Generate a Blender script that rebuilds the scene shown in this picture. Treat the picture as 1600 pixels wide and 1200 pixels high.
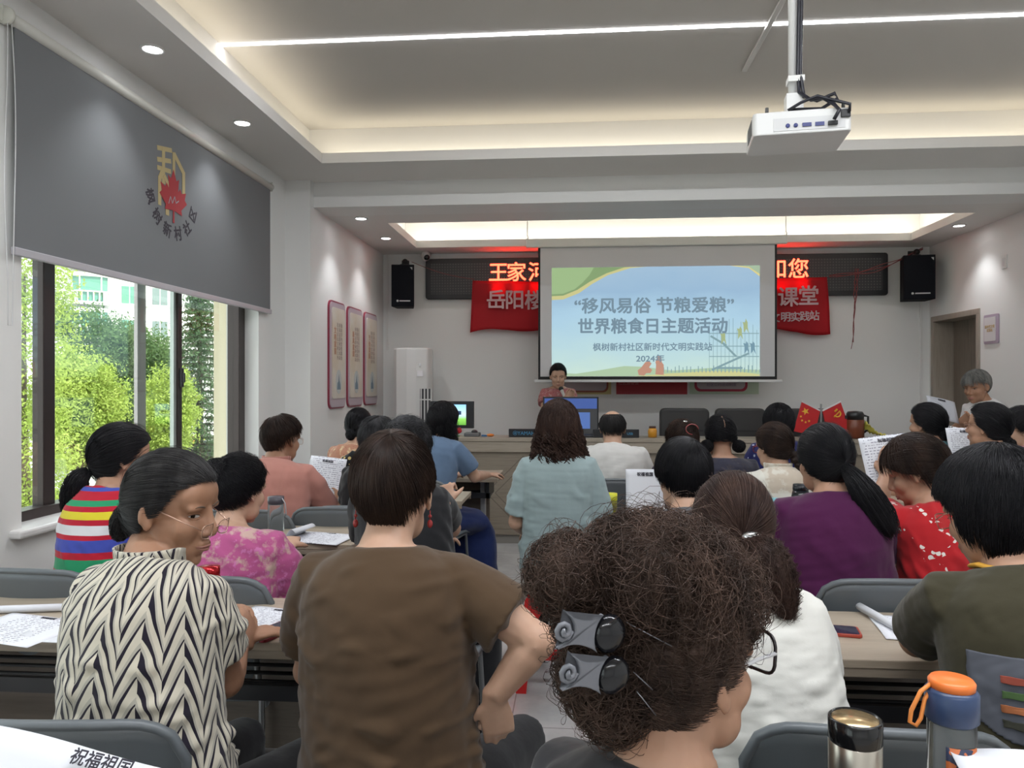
import bpy, bmesh, math, random
import numpy as np
from mathutils import Vector, Matrix, noise as mnoise

for _o in list(bpy.data.objects):
    bpy.data.objects.remove(_o)
SC = bpy.context.scene
COL = SC.collection
PI = math.pi

# ---------------------------------------------------------------- camera
FPX = 1180.0            # focal length in pixels of the 1600 px wide frame
YAW = math.radians(4.7)  # camera turned a little to the left of the room axis
HCAM = 1.42
cam_d = bpy.data.cameras.new('camera')
cam_d.sensor_width = 36.0
cam_d.lens = FPX / 1600.0 * 36.0
cam_d.clip_start = 0.05
cam_d.clip_end = 500
cam = bpy.data.objects.new('camera', cam_d)
COL.objects.link(cam)
cam.location = (0, 0, HCAM)
cam.rotation_euler = (math.radians(90), 0, YAW)
SC.camera = cam

# ---------------------------------------------------------------- world, sun, exposure
W = bpy.data.worlds.new('world')
SC.world = W
W.use_nodes = True
_bg = W.node_tree.nodes['Background']
_bg.inputs['Color'].default_value = (0.93, 0.97, 1.0, 1)
_bg.inputs['Strength'].default_value = 1.75
sun_d = bpy.data.lights.new('sun', 'SUN')
sun_d.energy = 4.2
sun_d.angle = math.radians(3)
sun_d.color = (1.0, 0.95, 0.85)
sun = bpy.data.objects.new('sun', sun_d)
COL.objects.link(sun)
sun.rotation_euler = (math.radians(38), 0, math.radians(62))   # from behind this building, onto the trees
SC.view_settings.view_transform = 'Standard'
SC.view_settings.look = 'None'
SC.view_settings.exposure = 0.8
SC.view_settings.gamma = 1.0
SC.view_settings.use_curve_mapping = False
SC.cycles.use_denoising = True
SC.cycles.max_bounces = 7
SC.cycles.diffuse_bounces = 4
SC.cycles.glossy_bounces = 3
SC.cycles.transmission_bounces = 6
SC.cycles.transparent_max_bounces = 12
SC.cycles.sample_clamp_indirect = 4.0
SC.cycles.caustics_reflective = False
SC.cycles.caustics_refractive = False


def area_light(name, loc, rot, sx, sy, power, color=(1, 1, 1)):
    d = bpy.data.lights.new(name, 'AREA')
    d.shape = 'RECTANGLE'
    d.size = sx
    d.size_y = sy
    d.energy = power
    d.color = color
    o = bpy.data.objects.new(name, d)
    COL.objects.link(o)
    o.location = loc
    o.rotation_euler = rot
    return o


WARM = (1.0, 0.91, 0.72)
COOL = (0.93, 0.96, 1.0)
# LED cove strips hidden behind the tray lips (they shine up on the risers)
L_MAIN = .70
L_FRONT = 1.5

# ---------------------------------------------------------------- picture -> room


def P(px, py, w):
    """room point seen at pixel (px, py) at depth w along the view axis"""
    u = (px - 800.0) / FPX * w
    v = (600.0 - py) / FPX * w
    return Vector((u * math.cos(YAW) - w * math.sin(YAW),
                   u * math.sin(YAW) + w * math.cos(YAW), HCAM + v))


def PY(px, py, Y):
    """room point seen at pixel on the plane y = Y"""
    a = P(px, py, 1.0)
    return Vector((a.x / a.y * Y, Y, HCAM + (a.z - HCAM) / a.y * Y))


def PX(px, py, X):
    a = P(px, py, 1.0)
    k = X / a.x
    return Vector((X, a.y * k, HCAM + (a.z - HCAM) * k))


def PZ(px, py, z):
    a = P(px, py, 1.0)
    k = (z - HCAM) / (a.z - HCAM)
    return Vector((a.x * k, a.y * k, z))


# ---------------------------------------------------------------- materials
def lin(c):
    if isinstance(c, str):
        c = c.lstrip('#')
        c = [int(c[i:i + 2], 16) / 255 for i in (0, 2, 4)]
        return tuple(((x / 12.92) if x <= 0.04045 else ((x + 0.055) / 1.055) ** 2.4) for x in c) + (1,)
    return tuple(c[:3]) + (1,)


class E:
    """a value inside a node tree; arithmetic on it builds Math nodes"""
    def __init__(s, nt, sock):
        s.nt, s.s = nt, sock

    def _m(s, op, *a):
        n = s.nt.nodes.new('ShaderNodeMath')
        n.operation = op
        for i, v in enumerate((s,) + a):
            if isinstance(v, E):
                s.nt.links.new(v.s, n.inputs[i])
            else:
                n.inputs[i].default_value = v
        return E(s.nt, n.outputs[0])

    def __add__(s, o): return s._m('ADD', o)
    def __radd__(s, o): return s._m('ADD', o)
    def __sub__(s, o): return s._m('SUBTRACT', o)
    def __rsub__(s, o): return (s * -1) + o
    def __mul__(s, o): return s._m('MULTIPLY', o)
    def __rmul__(s, o): return s._m('MULTIPLY', o)
    def __truediv__(s, o): return s._m('DIVIDE', o)
    def lt(s, o): return s._m('LESS_THAN', o)
    def gt(s, o): return s._m('GREATER_THAN', o)
    def frac(s): return s._m('FRACT')
    def floor(s): return s._m('FLOOR')
    def abs(s): return s._m('ABSOLUTE')
    def pw(s, o): return s._m('POWER', o)
    def sin(s): return s._m('SINE')
    def atan2(s, o): return s._m('ARCTAN2', o)
    def mx(s, o): return s._m('MAXIMUM', o)
    def mn(s, o): return s._m('MINIMUM', o)
    def clamp(s):
        r = s._m('ADD', 0.0)
        r.s.node.use_clamp = True
        return r


class M:
    """procedural material helper around one Principled BSDF"""
    def __init__(s, name, color=(0.8, 0.8, 0.8), rough=0.5, metal=0.0, spec=0.5):
        s.m = bpy.data.materials.new(name)
        s.m.use_nodes = True
        s.nt = s.m.node_tree
        s.b = s.nt.nodes['Principled BSDF']
        s.b.inputs['Base Color'].default_value = lin(color)
        s.b.inputs['Roughness'].default_value = rough
        s.b.inputs['Metallic'].default_value = metal
        s.b.inputs['Specular IOR Level'].default_value = spec
        s._tc = None
        s.bumpn = None

    def set(s, k, v):
        s.b.inputs[k].default_value = v
        return s

    def tc(s, which='Object'):
        if s._tc is None:
            s._tc = s.nt.nodes.new('ShaderNodeTexCoord')
        return s._tc.outputs[which]

    def xyz(s, which='Object', vec=None):
        n = s.nt.nodes.new('ShaderNodeSeparateXYZ')
        s.nt.links.new(vec or s.tc(which), n.inputs[0])
        return [E(s.nt, n.outputs[i]) for i in range(3)]

    def vec(s, x, y, z):
        n = s.nt.nodes.new('ShaderNodeCombineXYZ')
        for i, v in enumerate((x, y, z)):
            if isinstance(v, E):
                s.nt.links.new(v.s, n.inputs[i])
            else:
                n.inputs[i].default_value = v
        return n.outputs[0]

    def mapv(s, scale=(1, 1, 1), which='Object', vec=None):
        n = s.nt.nodes.new('ShaderNodeMapping')
        n.inputs['Scale'].default_value = scale
        s.nt.links.new(vec or s.tc(which), n.inputs[0])
        return n.outputs[0]

    def noise(s, scale=5, detail=3, rough=0.5, stretch=None, vec=None, which='Object'):
        n = s.nt.nodes.new('ShaderNodeTexNoise')
        n.inputs['Scale'].default_value = scale
        n.inputs['Detail'].default_value = detail
        n.inputs['Roughness'].default_value = rough
        v = vec or s.tc(which)
        if stretch:
            v = s.mapv(stretch, which, vec)
        s.nt.links.new(v, n.inputs['Vector'])
        return E(s.nt, n.outputs[0])

    def voro(s, scale=5, feature='F1', stretch=None, rnd=1.0, color=False):
        n = s.nt.nodes.new('ShaderNodeTexVoronoi')
        n.feature = feature
        n.inputs['Scale'].default_value = scale
        n.inputs['Randomness'].default_value = rnd
        v = s.mapv(stretch) if stretch else s.tc()
        s.nt.links.new(v, n.inputs['Vector'])
        if color:
            return E(s.nt, n.outputs['Distance']), n.outputs['Color']
        return E(s.nt, n.outputs['Distance'])

    def mix(s, fac, a, b):
        n = s.nt.nodes.new('ShaderNodeMix')
        n.data_type = 'RGBA'
        for i, v in ((0, fac), (6, a), (7, b)):
            if isinstance(v, E):
                s.nt.links.new(v.s, n.inputs[i])
            elif hasattr(v, 'is_linked'):
                s.nt.links.new(v, n.inputs[i])
            elif i == 0:
                n.inputs[0].default_value = v
            else:
                n.inputs[i].default_value = lin(v)
        return n.outputs[2]

    def ramp(s, fac, stops, interp='LINEAR'):
        n = s.nt.nodes.new('ShaderNodeValToRGB')
        n.color_ramp.interpolation = interp
        el = n.color_ramp.elements
        while len(el) < len(stops):
            el.new(0.5)
        for e, (p, c) in zip(el, stops):
            e.position = p
            e.color = lin(c)
        s.nt.links.new(fac.s, n.inputs[0])
        return n.outputs[0]

    def color(s, sock):
        s.nt.links.new(sock, s.b.inputs['Base Color'])
        return s

    def emit(s, color, strength):
        if hasattr(color, 'is_linked'):
            s.nt.links.new(color, s.b.inputs['Emission Color'])
        else:
            s.b.inputs['Emission Color'].default_value = lin(color)
        s.b.inputs['Emission Strength'].default_value = strength
        return s

    def bump(s, h, strength=0.3, dist=0.01):
        n = s.nt.nodes.new('ShaderNodeBump')
        n.inputs['Strength'].default_value = strength
        n.inputs['Distance'].default_value = dist
        s.nt.links.new(h.s, n.inputs['Height'])
        if s.bumpn:
            s.nt.links.new(s.bumpn.outputs[0], n.inputs['Normal'])
        s.nt.links.new(n.outputs[0], s.b.inputs['Normal'])
        s.bumpn = n
        return s


_cache = {}


def plain(name, color, rough=0.5, metal=0.0, spec=0.5, bump=None):
    """bump = (noise scale, strength, distance)"""
    k = name
    if k in _cache:
        return _cache[k]
    m = M(name, color, rough, metal, spec)
    if bump:
        m.bump(m.noise(bump[0], 3), bump[1], bump[2])
    _cache[k] = m.m
    return m.m


def wood(name, c1, c2, axis=0, rough=0.45, sc=1.0):
    m = M(name, c1, rough)
    st = [14 * sc, 14 * sc, 14 * sc]
    st[axis] = 0.9 * sc
    n1 = m.noise(2.0, 6, 0.6, tuple(st))
    n2 = m.noise(9.0, 3, 0.5, tuple(st))
    f = (n1 * 0.75 + n2 * 0.25)
    m.color(m.ramp(f, [(0.36, c2), (0.5, c1), (0.66, c2)]))
    m.bump(n2, 0.08, 0.002)
    return m.m


# ---------------------------------------------------------------- objects
def prop(o, label=None, cat=None, group=None, kind=None):
    if label: o['label'] = label
    if cat: o['category'] = cat
    if group: o['group'] = group
    if kind: o['kind'] = kind
    return o


def thing(name, label, cat, loc=(0, 0, 0), rz=0.0, group=None):
    o = bpy.data.objects.new(name, None)
    o.empty_display_size = 0.1
    COL.objects.link(o)
    o.location = loc
    o.rotation_euler = (0, 0, rz)
    prop(o, label, cat, group)
    return o


class B:
    """collects shapes and links them as ONE mesh object"""
    def __init__(s):
        s.v, s.f, s.sm = [], [], []

    def _add(s, vs, fs, smooth=False, mat=None):
        n = len(s.v)
        if mat is not None:
            vs = [mat @ Vector(v) for v in vs]
        s.v += [tuple(v) for v in vs]
        s.f += [tuple(i + n for i in f) for f in fs]
        s.sm += [smooth] * len(fs)
        return s

    def box(s, x0, x1, y0, y1, z0, z1, mat=None):
        vs = [(x0, y0, z0), (x1, y0, z0), (x1, y1, z0), (x0, y1, z0), (x0, y0, z1), (x1, y0, z1), (x1, y1, z1), (x0, y1, z1)]
        return s._add(vs, [(0, 3, 2, 1), (4, 5, 6, 7), (0, 1, 5, 4), (1, 2, 6, 5), (2, 3, 7, 6), (3, 0, 4, 7)], False, mat)

    def quad(s, a, b, c, d):
        return s._add([a, b, c, d], [(0, 1, 2, 3)])

    def prism(s, pts, z0, z1, mat=None, smooth=False):
        """outline in xy, extruded in z"""
        n = len(pts)
        vs = [(x, y, z0) for x, y in pts] + [(x, y, z1) for x, y in pts]
        fs = [tuple(range(n - 1, -1, -1)), tuple(range(n, 2 * n))]
        s._add(vs, fs, False, mat)
        m = len(s.v) - 2 * n
        for i in range(n):
            j = (i + 1) % n
            s.f.append((m + i, m + j, m + n + j, m + n + i))
            s.sm.append(smooth)
        return s

    def tube(s, pts, r, n=10, caps=True, up=None, ry=None, closed=False):
        """swept round (or elliptical) section; r may be a list"""
        pts = [Vector(p) for p in pts]
        k = len(pts)
        rs = r if isinstance(r, (list, tuple)) else [r] * k
        rys = ry if isinstance(ry, (list, tuple)) else ([ry] * k if ry else rs)
        vs = []
        u = Vector(up) if up else None
        for i, p in enumerate(pts):
            if closed:
                t = pts[(i + 1) % k] - pts[i - 1]
            else:
                t = pts[min(i + 1, k - 1)] - pts[max(i - 1, 0)]
            t.normalize()
            if u is None:
                u = Vector((0, 0, 1)) if abs(t.z) < 0.9 else Vector((1, 0, 0))
            a = u - t * u.dot(t)
            if a.length < 1e-6:
                a = t.orthogonal()
            a.normalize()
            b = t.cross(a)
            if not up:
                u = a
            for j in range(n):
                an = 2 * PI * j / n
                vs.append(p + a * (math.cos(an) * rs[i]) + b * (math.sin(an) * rys[i]))
        fs = []
        for i in range(k if closed else k - 1):
            for j in range(n):
                i2 = (i + 1) % k
                fs.append((i * n + j, i * n + (j + 1) % n, i2 * n + (j + 1) % n, i2 * n + j))
        s._add(vs, fs, True)
        if caps and not closed:
            m = len(s.v) - len(vs)
            s.f.append(tuple(m + j for j in range(n - 1, -1, -1)))
            s.f.append(tuple(m + (k - 1) * n + j for j in range(n)))
            s.sm += [False, False]
        return s

    def lathe(s, prof, n=24, loc=(0, 0, 0), mat=None):
        """profile [(r, z), ...] turned round the z axis"""
        vs, fs = [], []
        k = len(prof)
        for r, z in prof:
            for j in range(n):
                a = 2 * PI * j / n
                vs.append((loc[0] + r * math.cos(a), loc[1] + r * math.sin(a), loc[2] + z))
        for i in range(k - 1):
            for j in range(n):
                fs.append((i * n + j, i * n + (j + 1) % n, (i + 1) * n + (j + 1) % n, (i + 1) * n + j))
        fs.append(tuple(range(n - 1, -1, -1)))
        fs.append(tuple((k - 1) * n + j for j in range(n)))
        return s._add(vs, fs, True, mat)

    def ball(s, c, r, n=16, m=10, mat=None):
        if not isinstance(r, (tuple, list)):
            r = (r, r, r)
        vs, fs = [], []
        for i in range(m + 1):
            t = PI * (i / m)
            t = min(max(t, 0.02), PI - 0.02)
            for j in range(n):
                a = 2 * PI * j / n
                vs.append((c[0] + r[0] * math.sin(t) * math.cos(a), c[1] + r[1] * math.sin(t) * math.sin(a), c[2] + r[2] * math.cos(t)))
        for i in range(m):
            for j in range(n):
                fs.append((i * n + j, (i + 1) * n + j, (i + 1) * n + (j + 1) % n, i * n + (j + 1) % n))
        fs.append(tuple(range(n)))
        fs.append(tuple(m * n + j for j in range(n - 1, -1, -1)))
        return s._add(vs, fs, True, mat)

    def grid(s, fn, nu, nv, smooth=True):
        """surface fn(u,v) for u, v in 0..1"""
        vs = [fn(i / nu, j / nv) for j in range(nv + 1) for i in range(nu + 1)]
        fs = [(j * (nu + 1) + i, j * (nu + 1) + i + 1, (j + 1) * (nu + 1) + i + 1, (j + 1) * (nu + 1) + i) for j in range(nv) for i in range(nu)]
        return s._add(vs, fs, smooth)

    def build(s, name, mat, parent=None, bevel=0.0, solid=0.0, seg=2, sub=0):
        me = bpy.data.meshes.new(name)
        me.from_pydata(s.v, [], s.f)
        me.polygons.foreach_set('use_smooth', s.sm)
        me.materials.append(mat)
        me.update()
        o = bpy.data.objects.new(name, me)
        COL.objects.link(o)
        if parent is not None:
            o.parent = parent
        if solid:
            q = o.modifiers.new('solid', 'SOLIDIFY')
            q.thickness = solid
            q.offset = 0
        if bevel:
            q = o.modifiers.new('bevel', 'BEVEL')
            q.width = bevel
            q.segments = seg
            q.limit_method = 'ANGLE'
            q.angle_limit = math.radians(40)
        if sub:
            q = o.modifiers.new('sub', 'SUBSURF')
            q.levels = sub
            q.render_levels = sub
        return o


def np_mesh(name, verts, faces, mat, parent=None, smooth=True):
    """verts (n,3), faces (m,4) or (m,3) arrays"""
    me = bpy.data.meshes.new(name)
    n, m, k = len(verts), len(faces), faces.shape[1]
    me.vertices.add(n)
    me.vertices.foreach_set('co', np.asarray(verts, np.float32).ravel())
    me.loops.add(m * k)
    me.loops.foreach_set('vertex_index', np.asarray(faces, np.int32).ravel())
    me.polygons.add(m)
    me.polygons.foreach_set('loop_start', np.arange(0, m * k, k, dtype=np.int32))
    me.polygons.foreach_set('use_smooth', np.full(m, smooth))
    me.update(calc_edges=True)
    me.materials.append(mat)
    o = bpy.data.objects.new(name, me)
    COL.objects.link(o)
    if parent is not None:
        o.parent = parent
    return o


def struct(o, parent=None):
    if parent is None:
        o['kind'] = 'structure'
    return o


def text_obj(name, txt, mat, size, parent=None, loc=(0, 0, 0), rot=(math.radians(90), 0, 0), bold=0.0, depth=0.001, align='CENTER', spacing=1.0):
    """lettering; bold = how far the strokes are thickened"""
    c = bpy.data.curves.new(name, 'FONT')
    c.body = txt
    c.size = size
    c.align_x = align
    c.align_y = 'CENTER'
    c.extrude = depth
    c.space_character = spacing
    c.resolution_u = 3
    t = bpy.data.objects.new('tmp_text', c)
    COL.objects.link(t)
    dg = bpy.context.evaluated_depsgraph_get()
    me = bpy.data.meshes.new_from_object(t.evaluated_get(dg), depsgraph=dg)
    bpy.data.objects.remove(t)
    bpy.data.curves.remove(c)
    me.name = name
    me.materials.clear()
    me.materials.append(mat)
    if bold:
        bm = bmesh.new()
        bm.from_mesh(me)
        geo = bm.verts[:] + bm.edges[:] + bm.faces[:]
        for k, (dx, dy) in enumerate(((-1, 0), (1, 0), (0, 1), (0, -1), (-.7, -.7), (.7, .7), (-.7, .7), (.7, -.7))):
            g = bmesh.ops.duplicate(bm, geom=geo)['geom']
            for v in g:
                if isinstance(v, bmesh.types.BMVert):
                    v.co.x += dx * bold
                    v.co.y += dy * bold
                    v.co.z += depth * 0.02 * (k + 1)
        bm.to_mesh(me)
        bm.free()
    o = bpy.data.objects.new(name, me)
    COL.objects.link(o)
    if parent is not None:
        o.parent = parent
    o.location = loc
    o.rotation_euler = rot
    return o


def copy_tree(o, parent=None):
    c = o.copy()
    COL.objects.link(c)
    if parent is not None:
        c.parent = parent
    for ch in list(o.children):
        copy_tree(ch, c)
    return c


def rrect(x0, x1, y0, y1, r, n=5):
    out = []
    for cx, cy, a0 in ((x1 - r, y0 + r, -90), (x1 - r, y1 - r, 0), (x0 + r, y1 - r, 90), (x0 + r, y0 + r, 180)):
        for i in range(n + 1):
            a = math.radians(a0 + 90 * i / n)
            out.append((cx + r * math.cos(a), cy + r * math.sin(a)))
    return out


XZ = Matrix(((1, 0, 0, 0), (0, 0, -1, 0), (0, 1, 0, 0), (0, 0, 0, 1)))   # outline xy -> wall plane xz, facing -y


def T(x, y, z):
    return Matrix.Translation((x, y, z))
# ================================================================ THE ROOM
XL, XR = -2.35, 3.76          # side walls
YB, YF = -4.5, 8.35           # back and front walls
ZS, ZU = 3.08, 3.385          # soffit and raised ceiling of the main room
XL2, ZS2, ZU2 = -2.14, 2.875, 3.17   # the front bay
YB0, YB1 = 6.07, 6.39         # beam

m_wall = M('wall_paint', (0.745, 0.745, 0.73), 0.75, spec=0.25)
m_wall.bump(m_wall.noise(60, 2), 0.03, 0.002)
m_wall = m_wall.m
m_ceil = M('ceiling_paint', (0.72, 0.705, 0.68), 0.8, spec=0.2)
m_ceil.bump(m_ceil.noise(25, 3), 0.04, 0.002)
m_ceil = m_ceil.m

# floor: large pale grey polished tiles with fine joints
mf = M('floor_tile', (0.5, 0.49, 0.48), 0.22)
fx, fy, fz = mf.xyz()
gx = ((fx / 0.8 + 0.33).frac() - 0.5).abs()
gy = ((fy / 0.8 + 0.1).frac() - 0.5).abs()
joint = gx.gt(0.4965).mx(gy.gt(0.4965))
vein = mf.noise(3.0, 6, 0.65)
mf.color(mf.mix(joint, mf.ramp(vein, [(0.35, (0.40, 0.395, 0.39)), (0.62, (0.52, 0.51, 0.50))]), (0.25, 0.24, 0.23)))
mf.bump(1 - joint, 0.2, 0.001)
struct(B().box(XL - 0.3, XR + 0.2, YB, YF + 0.2, -0.12, 0).build('floor', mf.m))

# walls
struct(B().box(XL2 - 0.2, XR + 0.2, YF, YF + 0.2, 0, 3.6).build('wall_front', m_wall))
struct(B().box(XL - 0.4, XR + 0.2, YB - 0.2, YB, 0, 3.6).build('wall_back', m_wall))
# left wall with three window openings (one in the picture, two added behind the camera for daylight fill)
WZ0, WZ1 = 0.80, 2.62
WIN = [(3.04, 5.47), (-0.3, 2.1), (-3.6, -1.2)]
b = B()
ys = [YB, -3.6, -1.2, -0.3, 2.1, 3.04, 5.47, YB0]
for i in range(len(ys) - 1):
    if i % 2 == 0:
        b.box(XL - 0.25, XL, ys[i], ys[i + 1], 0, 3.6)
    else:
        b.box(XL - 0.25, XL, ys[i], ys[i + 1], 0, WZ0)
        b.box(XL - 0.25, XL, ys[i], ys[i + 1], WZ1, 3.6)
struct(b.build('wall_left', m_wall))
b = B().box(XL - 0.25, XL2, YB0 - 0.08, YB1, 0, 3.6)
b.box(XL2 - 0.25, XL2, YB1, YF, 0, 3.6)
struct(b.build('wall_front_left', m_wall))
# right wall with the door opening
DY0, DY1, DZ = 7.40, 8.24, 2.07
b = B().box(XR, XR + 0.19, YB, DY0 - .05, 0, 3.6).box(XR, XR + 0.19, DY1 + .05, YF, 0, 3.6).box(XR, XR + 0.19, DY0 - .05, DY1 + .05, DZ + .05, 3.6)
struct(b.build('wall_right', m_wall))
# raised ceilings, soffits, beam
TX0, TX1, TY1, TY0 = -1.89, 3.30, 5.54, -3.6      # tray opening, main room
LIP, BACK = 0.075, 0.15
struct(B().box(XL - 0.3, XR + 0.2, YB - 0.2, YB0, ZU, ZU + 0.12).box(XL - 0.3, XR + 0.2, YB0, YF + 0.2, ZU2, ZU2 + 0.12).build('ceiling', plain('upper_ceiling_paint', (.56, .535, .50), .85, spec=.15)))  # raised ceiling's dimness put into a darker base colour than the soffits


def tray(x0, x1, y0, y1, X0, X1, Y0, Y1, z, zu, name):
    """soffit ring of a lit tray: bottom slab with an upstand lip, riser set back behind it"""
    b = B()
    t = 0.03
    e = 0.012
    for (a0, a1, c0, c1) in ((X0, x0 - e, Y0, Y1), (x1 + e, X1, Y0, Y1), (x0 - e, x1 + e, Y0, y0 - e), (x0 - e, x1 + e, y1 + e, Y1)):
        b.box(a0, a1, c0, c1, z, z + t)
    # lip
    for (a0, a1, c0, c1) in ((x0 - 0.012, x0, y0 - 0.012, y1 + 0.012), (x1, x1 + 0.012, y0 - 0.012, y1 + 0.012), (x0, x1, y0 - 0.012, y0), (x0, x1, y1, y1 + 0.012)):
        b.box(a0, a1, c0, c1, z, z + LIP)
    # risers
    k = BACK
    for (a0, a1, c0, c1) in ((x0 - k - 0.02, x0 - k, y0 - k, y1 + k), (x1 + k, x1 + k + 0.02, y0 - k, y1 + k), (x0 - k, x1 + k, y0 - k - 0.02, y0 - k), (x0 - k, x1 + k, y1 + k, y1 + k + 0.02)):
        b.box(a0, a1, c0, c1, z + t, zu)
    return struct(b.build(name, m_ceil))


tray(TX0, TX1, TY0, TY1, XL, XR, YB, YB0, ZS, ZU, 'trim_1')
FX0, FX1, FY0, FY1 = -1.68, 3.40, 6.72, 7.95
tray(FX0, FX1, FY0, FY1, XL2, XR, YB1, YF, ZS2, ZU2, 'trim_2')
struct(B().box(XL2 - 0.2, XR, YB0, YB1, ZS2, ZU + 0.05).build('trim_3', m_wall))

# cove strips: real LED tape lying behind the lips, a light along each side
def cove(x0, x1, y0, y1, z, p, col):
    k = BACK / 2
    zz = z + 0.045
    tape = M('led_tape', (1, 1, 1), 0.5)
    tape.emit(col, 6.0)
    for nm, (cx, cy, L, rz) in {'a': (x0 - k, (y0 + y1) / 2, y1 - y0, 90), 'b': (x1 + k, (y0 + y1) / 2, y1 - y0, 90),
                                'c': ((x0 + x1) / 2, y1 + k, x1 - x0, 0), 'd': ((x0 + x1) / 2, y0 - k, x1 - x0, 0)}.items():
        area_light('cove_light', (cx, cy, zz), (PI, 0, math.radians(rz)), L, 0.05, p * L, col)


cove(TX0, TX1, TY0, TY1, ZS, L_MAIN, WARM)
cove(FX0, FX1, FY0, FY1, ZS2, L_FRONT, (1.0, 0.97, 0.88))

# LED line lights recessed in the raised ceiling (the picture shows the first; the two behind the camera are added fill)
for yy in (4.22, 0.9, -2.4):
    m = M('led_line', (1, 1, 1), 0.4)
    m.emit((0.93, 0.93, 1.0), 9.0)
    o = B().box(TX0 - BACK, TX1 + BACK, yy - 0.012, yy + 0.012, ZU - 0.006, ZU + 0.002).build('led_line_light', m.m)
    prop(o, 'thin white LED line light running across the raised ceiling' if yy > 3 else 'LED line light on the ceiling behind the camera, row %s' % ('nearer' if yy > 0 else 'farther'), 'ceiling light')
    area_light('led_line_lamp', ((TX0 + TX1) / 2, yy, ZU - 0.012), (0, 0, 0), TX1 - TX0 - 1.6, 0.03, 26.0 if yy > 3 else 50.0, COOL)

# recessed downlights; unlabelled entries are unseen lamps only, added to brighten the room
m_dl = M('downlight_lens', (1, 1, 1), 0.4)
m_dl.emit((0.97, 0.97, 1.0), 14.0)
m_dl = m_dl.m
m_trimring = plain('downlight_ring', (0.75, 0.75, 0.73), 0.35)
first = None
DL = [((-2.08, 3.58, ZS), 'recessed round downlight above the near end of the roller blind'),
      ((-2.10, 4.64, ZS), 'recessed round downlight above the far end of the roller blind'),
      ((-1.865, 6.50, ZS2), 'recessed downlight at the beam above the left wall panels'),
      ((-1.87, 7.40, ZS2), 'recessed downlight nearest the black wall speaker on the left'),
      ((3.52, 7.24, ZS2), 'recessed downlight near the door on the right'),
      ((-2.08, 2.45, ZS), None), ((-2.08, 1.3, ZS), None), ((-2.08, 0.1, ZS), None),
      ((3.53, 4.64, ZS), None), ((3.53, 2.45, ZS), None), ((3.53, 0.5, ZS), None), ((3.53, -1.6, ZS), None)]
for i, (p, lab) in enumerate(DL):
    if lab is not None:
        if first is None:
            t = thing('downlight', lab, 'downlight', p, group='recessed downlights')
            B().lathe([(0.058, 0.0), (0.058, -0.006), (0.047, -0.008), (0.045, 0.0)], 28).build('trim_ring', m_trimring, t)
            B().lathe([(0.001, -0.004), (0.045, -0.004), (0.045, -0.001)], 28).build('lens', m_dl, t)
            first = t
        else:
            t = copy_tree(first)
            t.location = p
            t['label'] = lab
    d = bpy.data.lights.new('downlight_lamp', 'SPOT')
    d.energy = 15
    d.spot_size = math.radians(95)
    d.spot_blend = 0.7
    d.shadow_soft_size = 0.045
    d.color = (0.95, 0.97, 1.0)
    o = bpy.data.objects.new('downlight_lamp', d)
    COL.objects.link(o)
    o.location = (p[0], p[1], p[2] - 0.012)

# ---------------------------------------------------------------- window (aluminium sliding sashes) and sill
m_frame = plain('bronze_aluminium', (0.055, 0.043, 0.042), 0.35, 0.5)
m_frame_l = plain('pale_aluminium', (0.50, 0.46, 0.46), 0.3, 0.3)
mg = M('window_glass', (1, 1, 1), 0.02)
nt = mg.nt
tr = nt.nodes.new('ShaderNodeBsdfTransparent')
tr.inputs[0].default_value = (0.93, 0.97, 0.95, 1)
gl = nt.nodes.new('ShaderNodeBsdfGlossy')
gl.inputs['Roughness'].default_value = 0.03
fr = nt.nodes.new('ShaderNodeFresnel')
fr.inputs[0].default_value = 1.45
mixs = nt.nodes.new('ShaderNodeMixShader')
frm = nt.nodes.new('ShaderNodeMath')
frm.operation = 'MULTIPLY'
frm.inputs[1].default_value = 0.25
nt.links.new(fr.outputs[0], frm.inputs[0])
nt.links.new(frm.outputs[0], mixs.inputs[0])
nt.links.new(tr.outputs[0], mixs.inputs[1])
nt.links.new(gl.outputs[0], mixs.inputs[2])
nt.links.new(mixs.outputs[0], nt.nodes['Material Output'].inputs[0])
m_glass = mg.m

for wi, (y0, y1) in enumerate(WIN):
    X = XL - 0.15
    t = thing('window_%d' % (wi + 1), 'sliding window in bronze aluminium frame' if wi == 0 else 'sliding window behind the camera', 'window', (X, y0, WZ0))
    t['kind'] = 'structure'
    L, Hh = y1 - y0, WZ1 - WZ0
    f = 0.045
    b = B().box(-f, f, 0, L, 0, 0.05).box(-f, f, 0, L, Hh - 0.05, Hh).box(-f, f, 0, 0.04, 0, Hh).box(-f, f, L - 0.10, L, 0, Hh)
    if wi == 0:
        b.box(-f, f*.3, 3.36 - y0, 3.44 - y0, 0, Hh)
    b.build('frame', m_frame, t, bevel=0.004)
    # sashes
    a = 4.17 - 3.04
    c = 4.55 - 3.04
    B().box(-0.035, -0.012, a, a + 0.085, 0.05, Hh - 0.05).build('sash_stile', m_frame_l, t, bevel=0.002)
    B().box(-0.012, 0.012, c - 0.03, c, 0.05, Hh - 0.05).build('sash_stile', plain('sash_edge', (0.45, 0.5, 0.47), 0.3, 0.4), t)
    B().box(-0.012, 0.026, c, c + 0.045, 0.05, Hh - 0.05).build('sash_stile', m_frame, t, bevel=0.002)
    B().box(0.026, 0.045, c + 0.01, c + 0.035, 0.60, 0.72).box(0.045, 0.06, c + 0.012, c + 0.024, 0.63, 0.69).build('latch', plain('black_plastic', (0.02, 0.02, 0.022), 0.4), t, bevel=0.003)
    B().box(-0.003, 0.003, 0.04, L - 0.1, 0.05, Hh - 0.05).build('pane', m_glass, t)
m_sill = plain('white_stone_sill', (0.72, 0.71, 0.70), 0.3)
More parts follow.
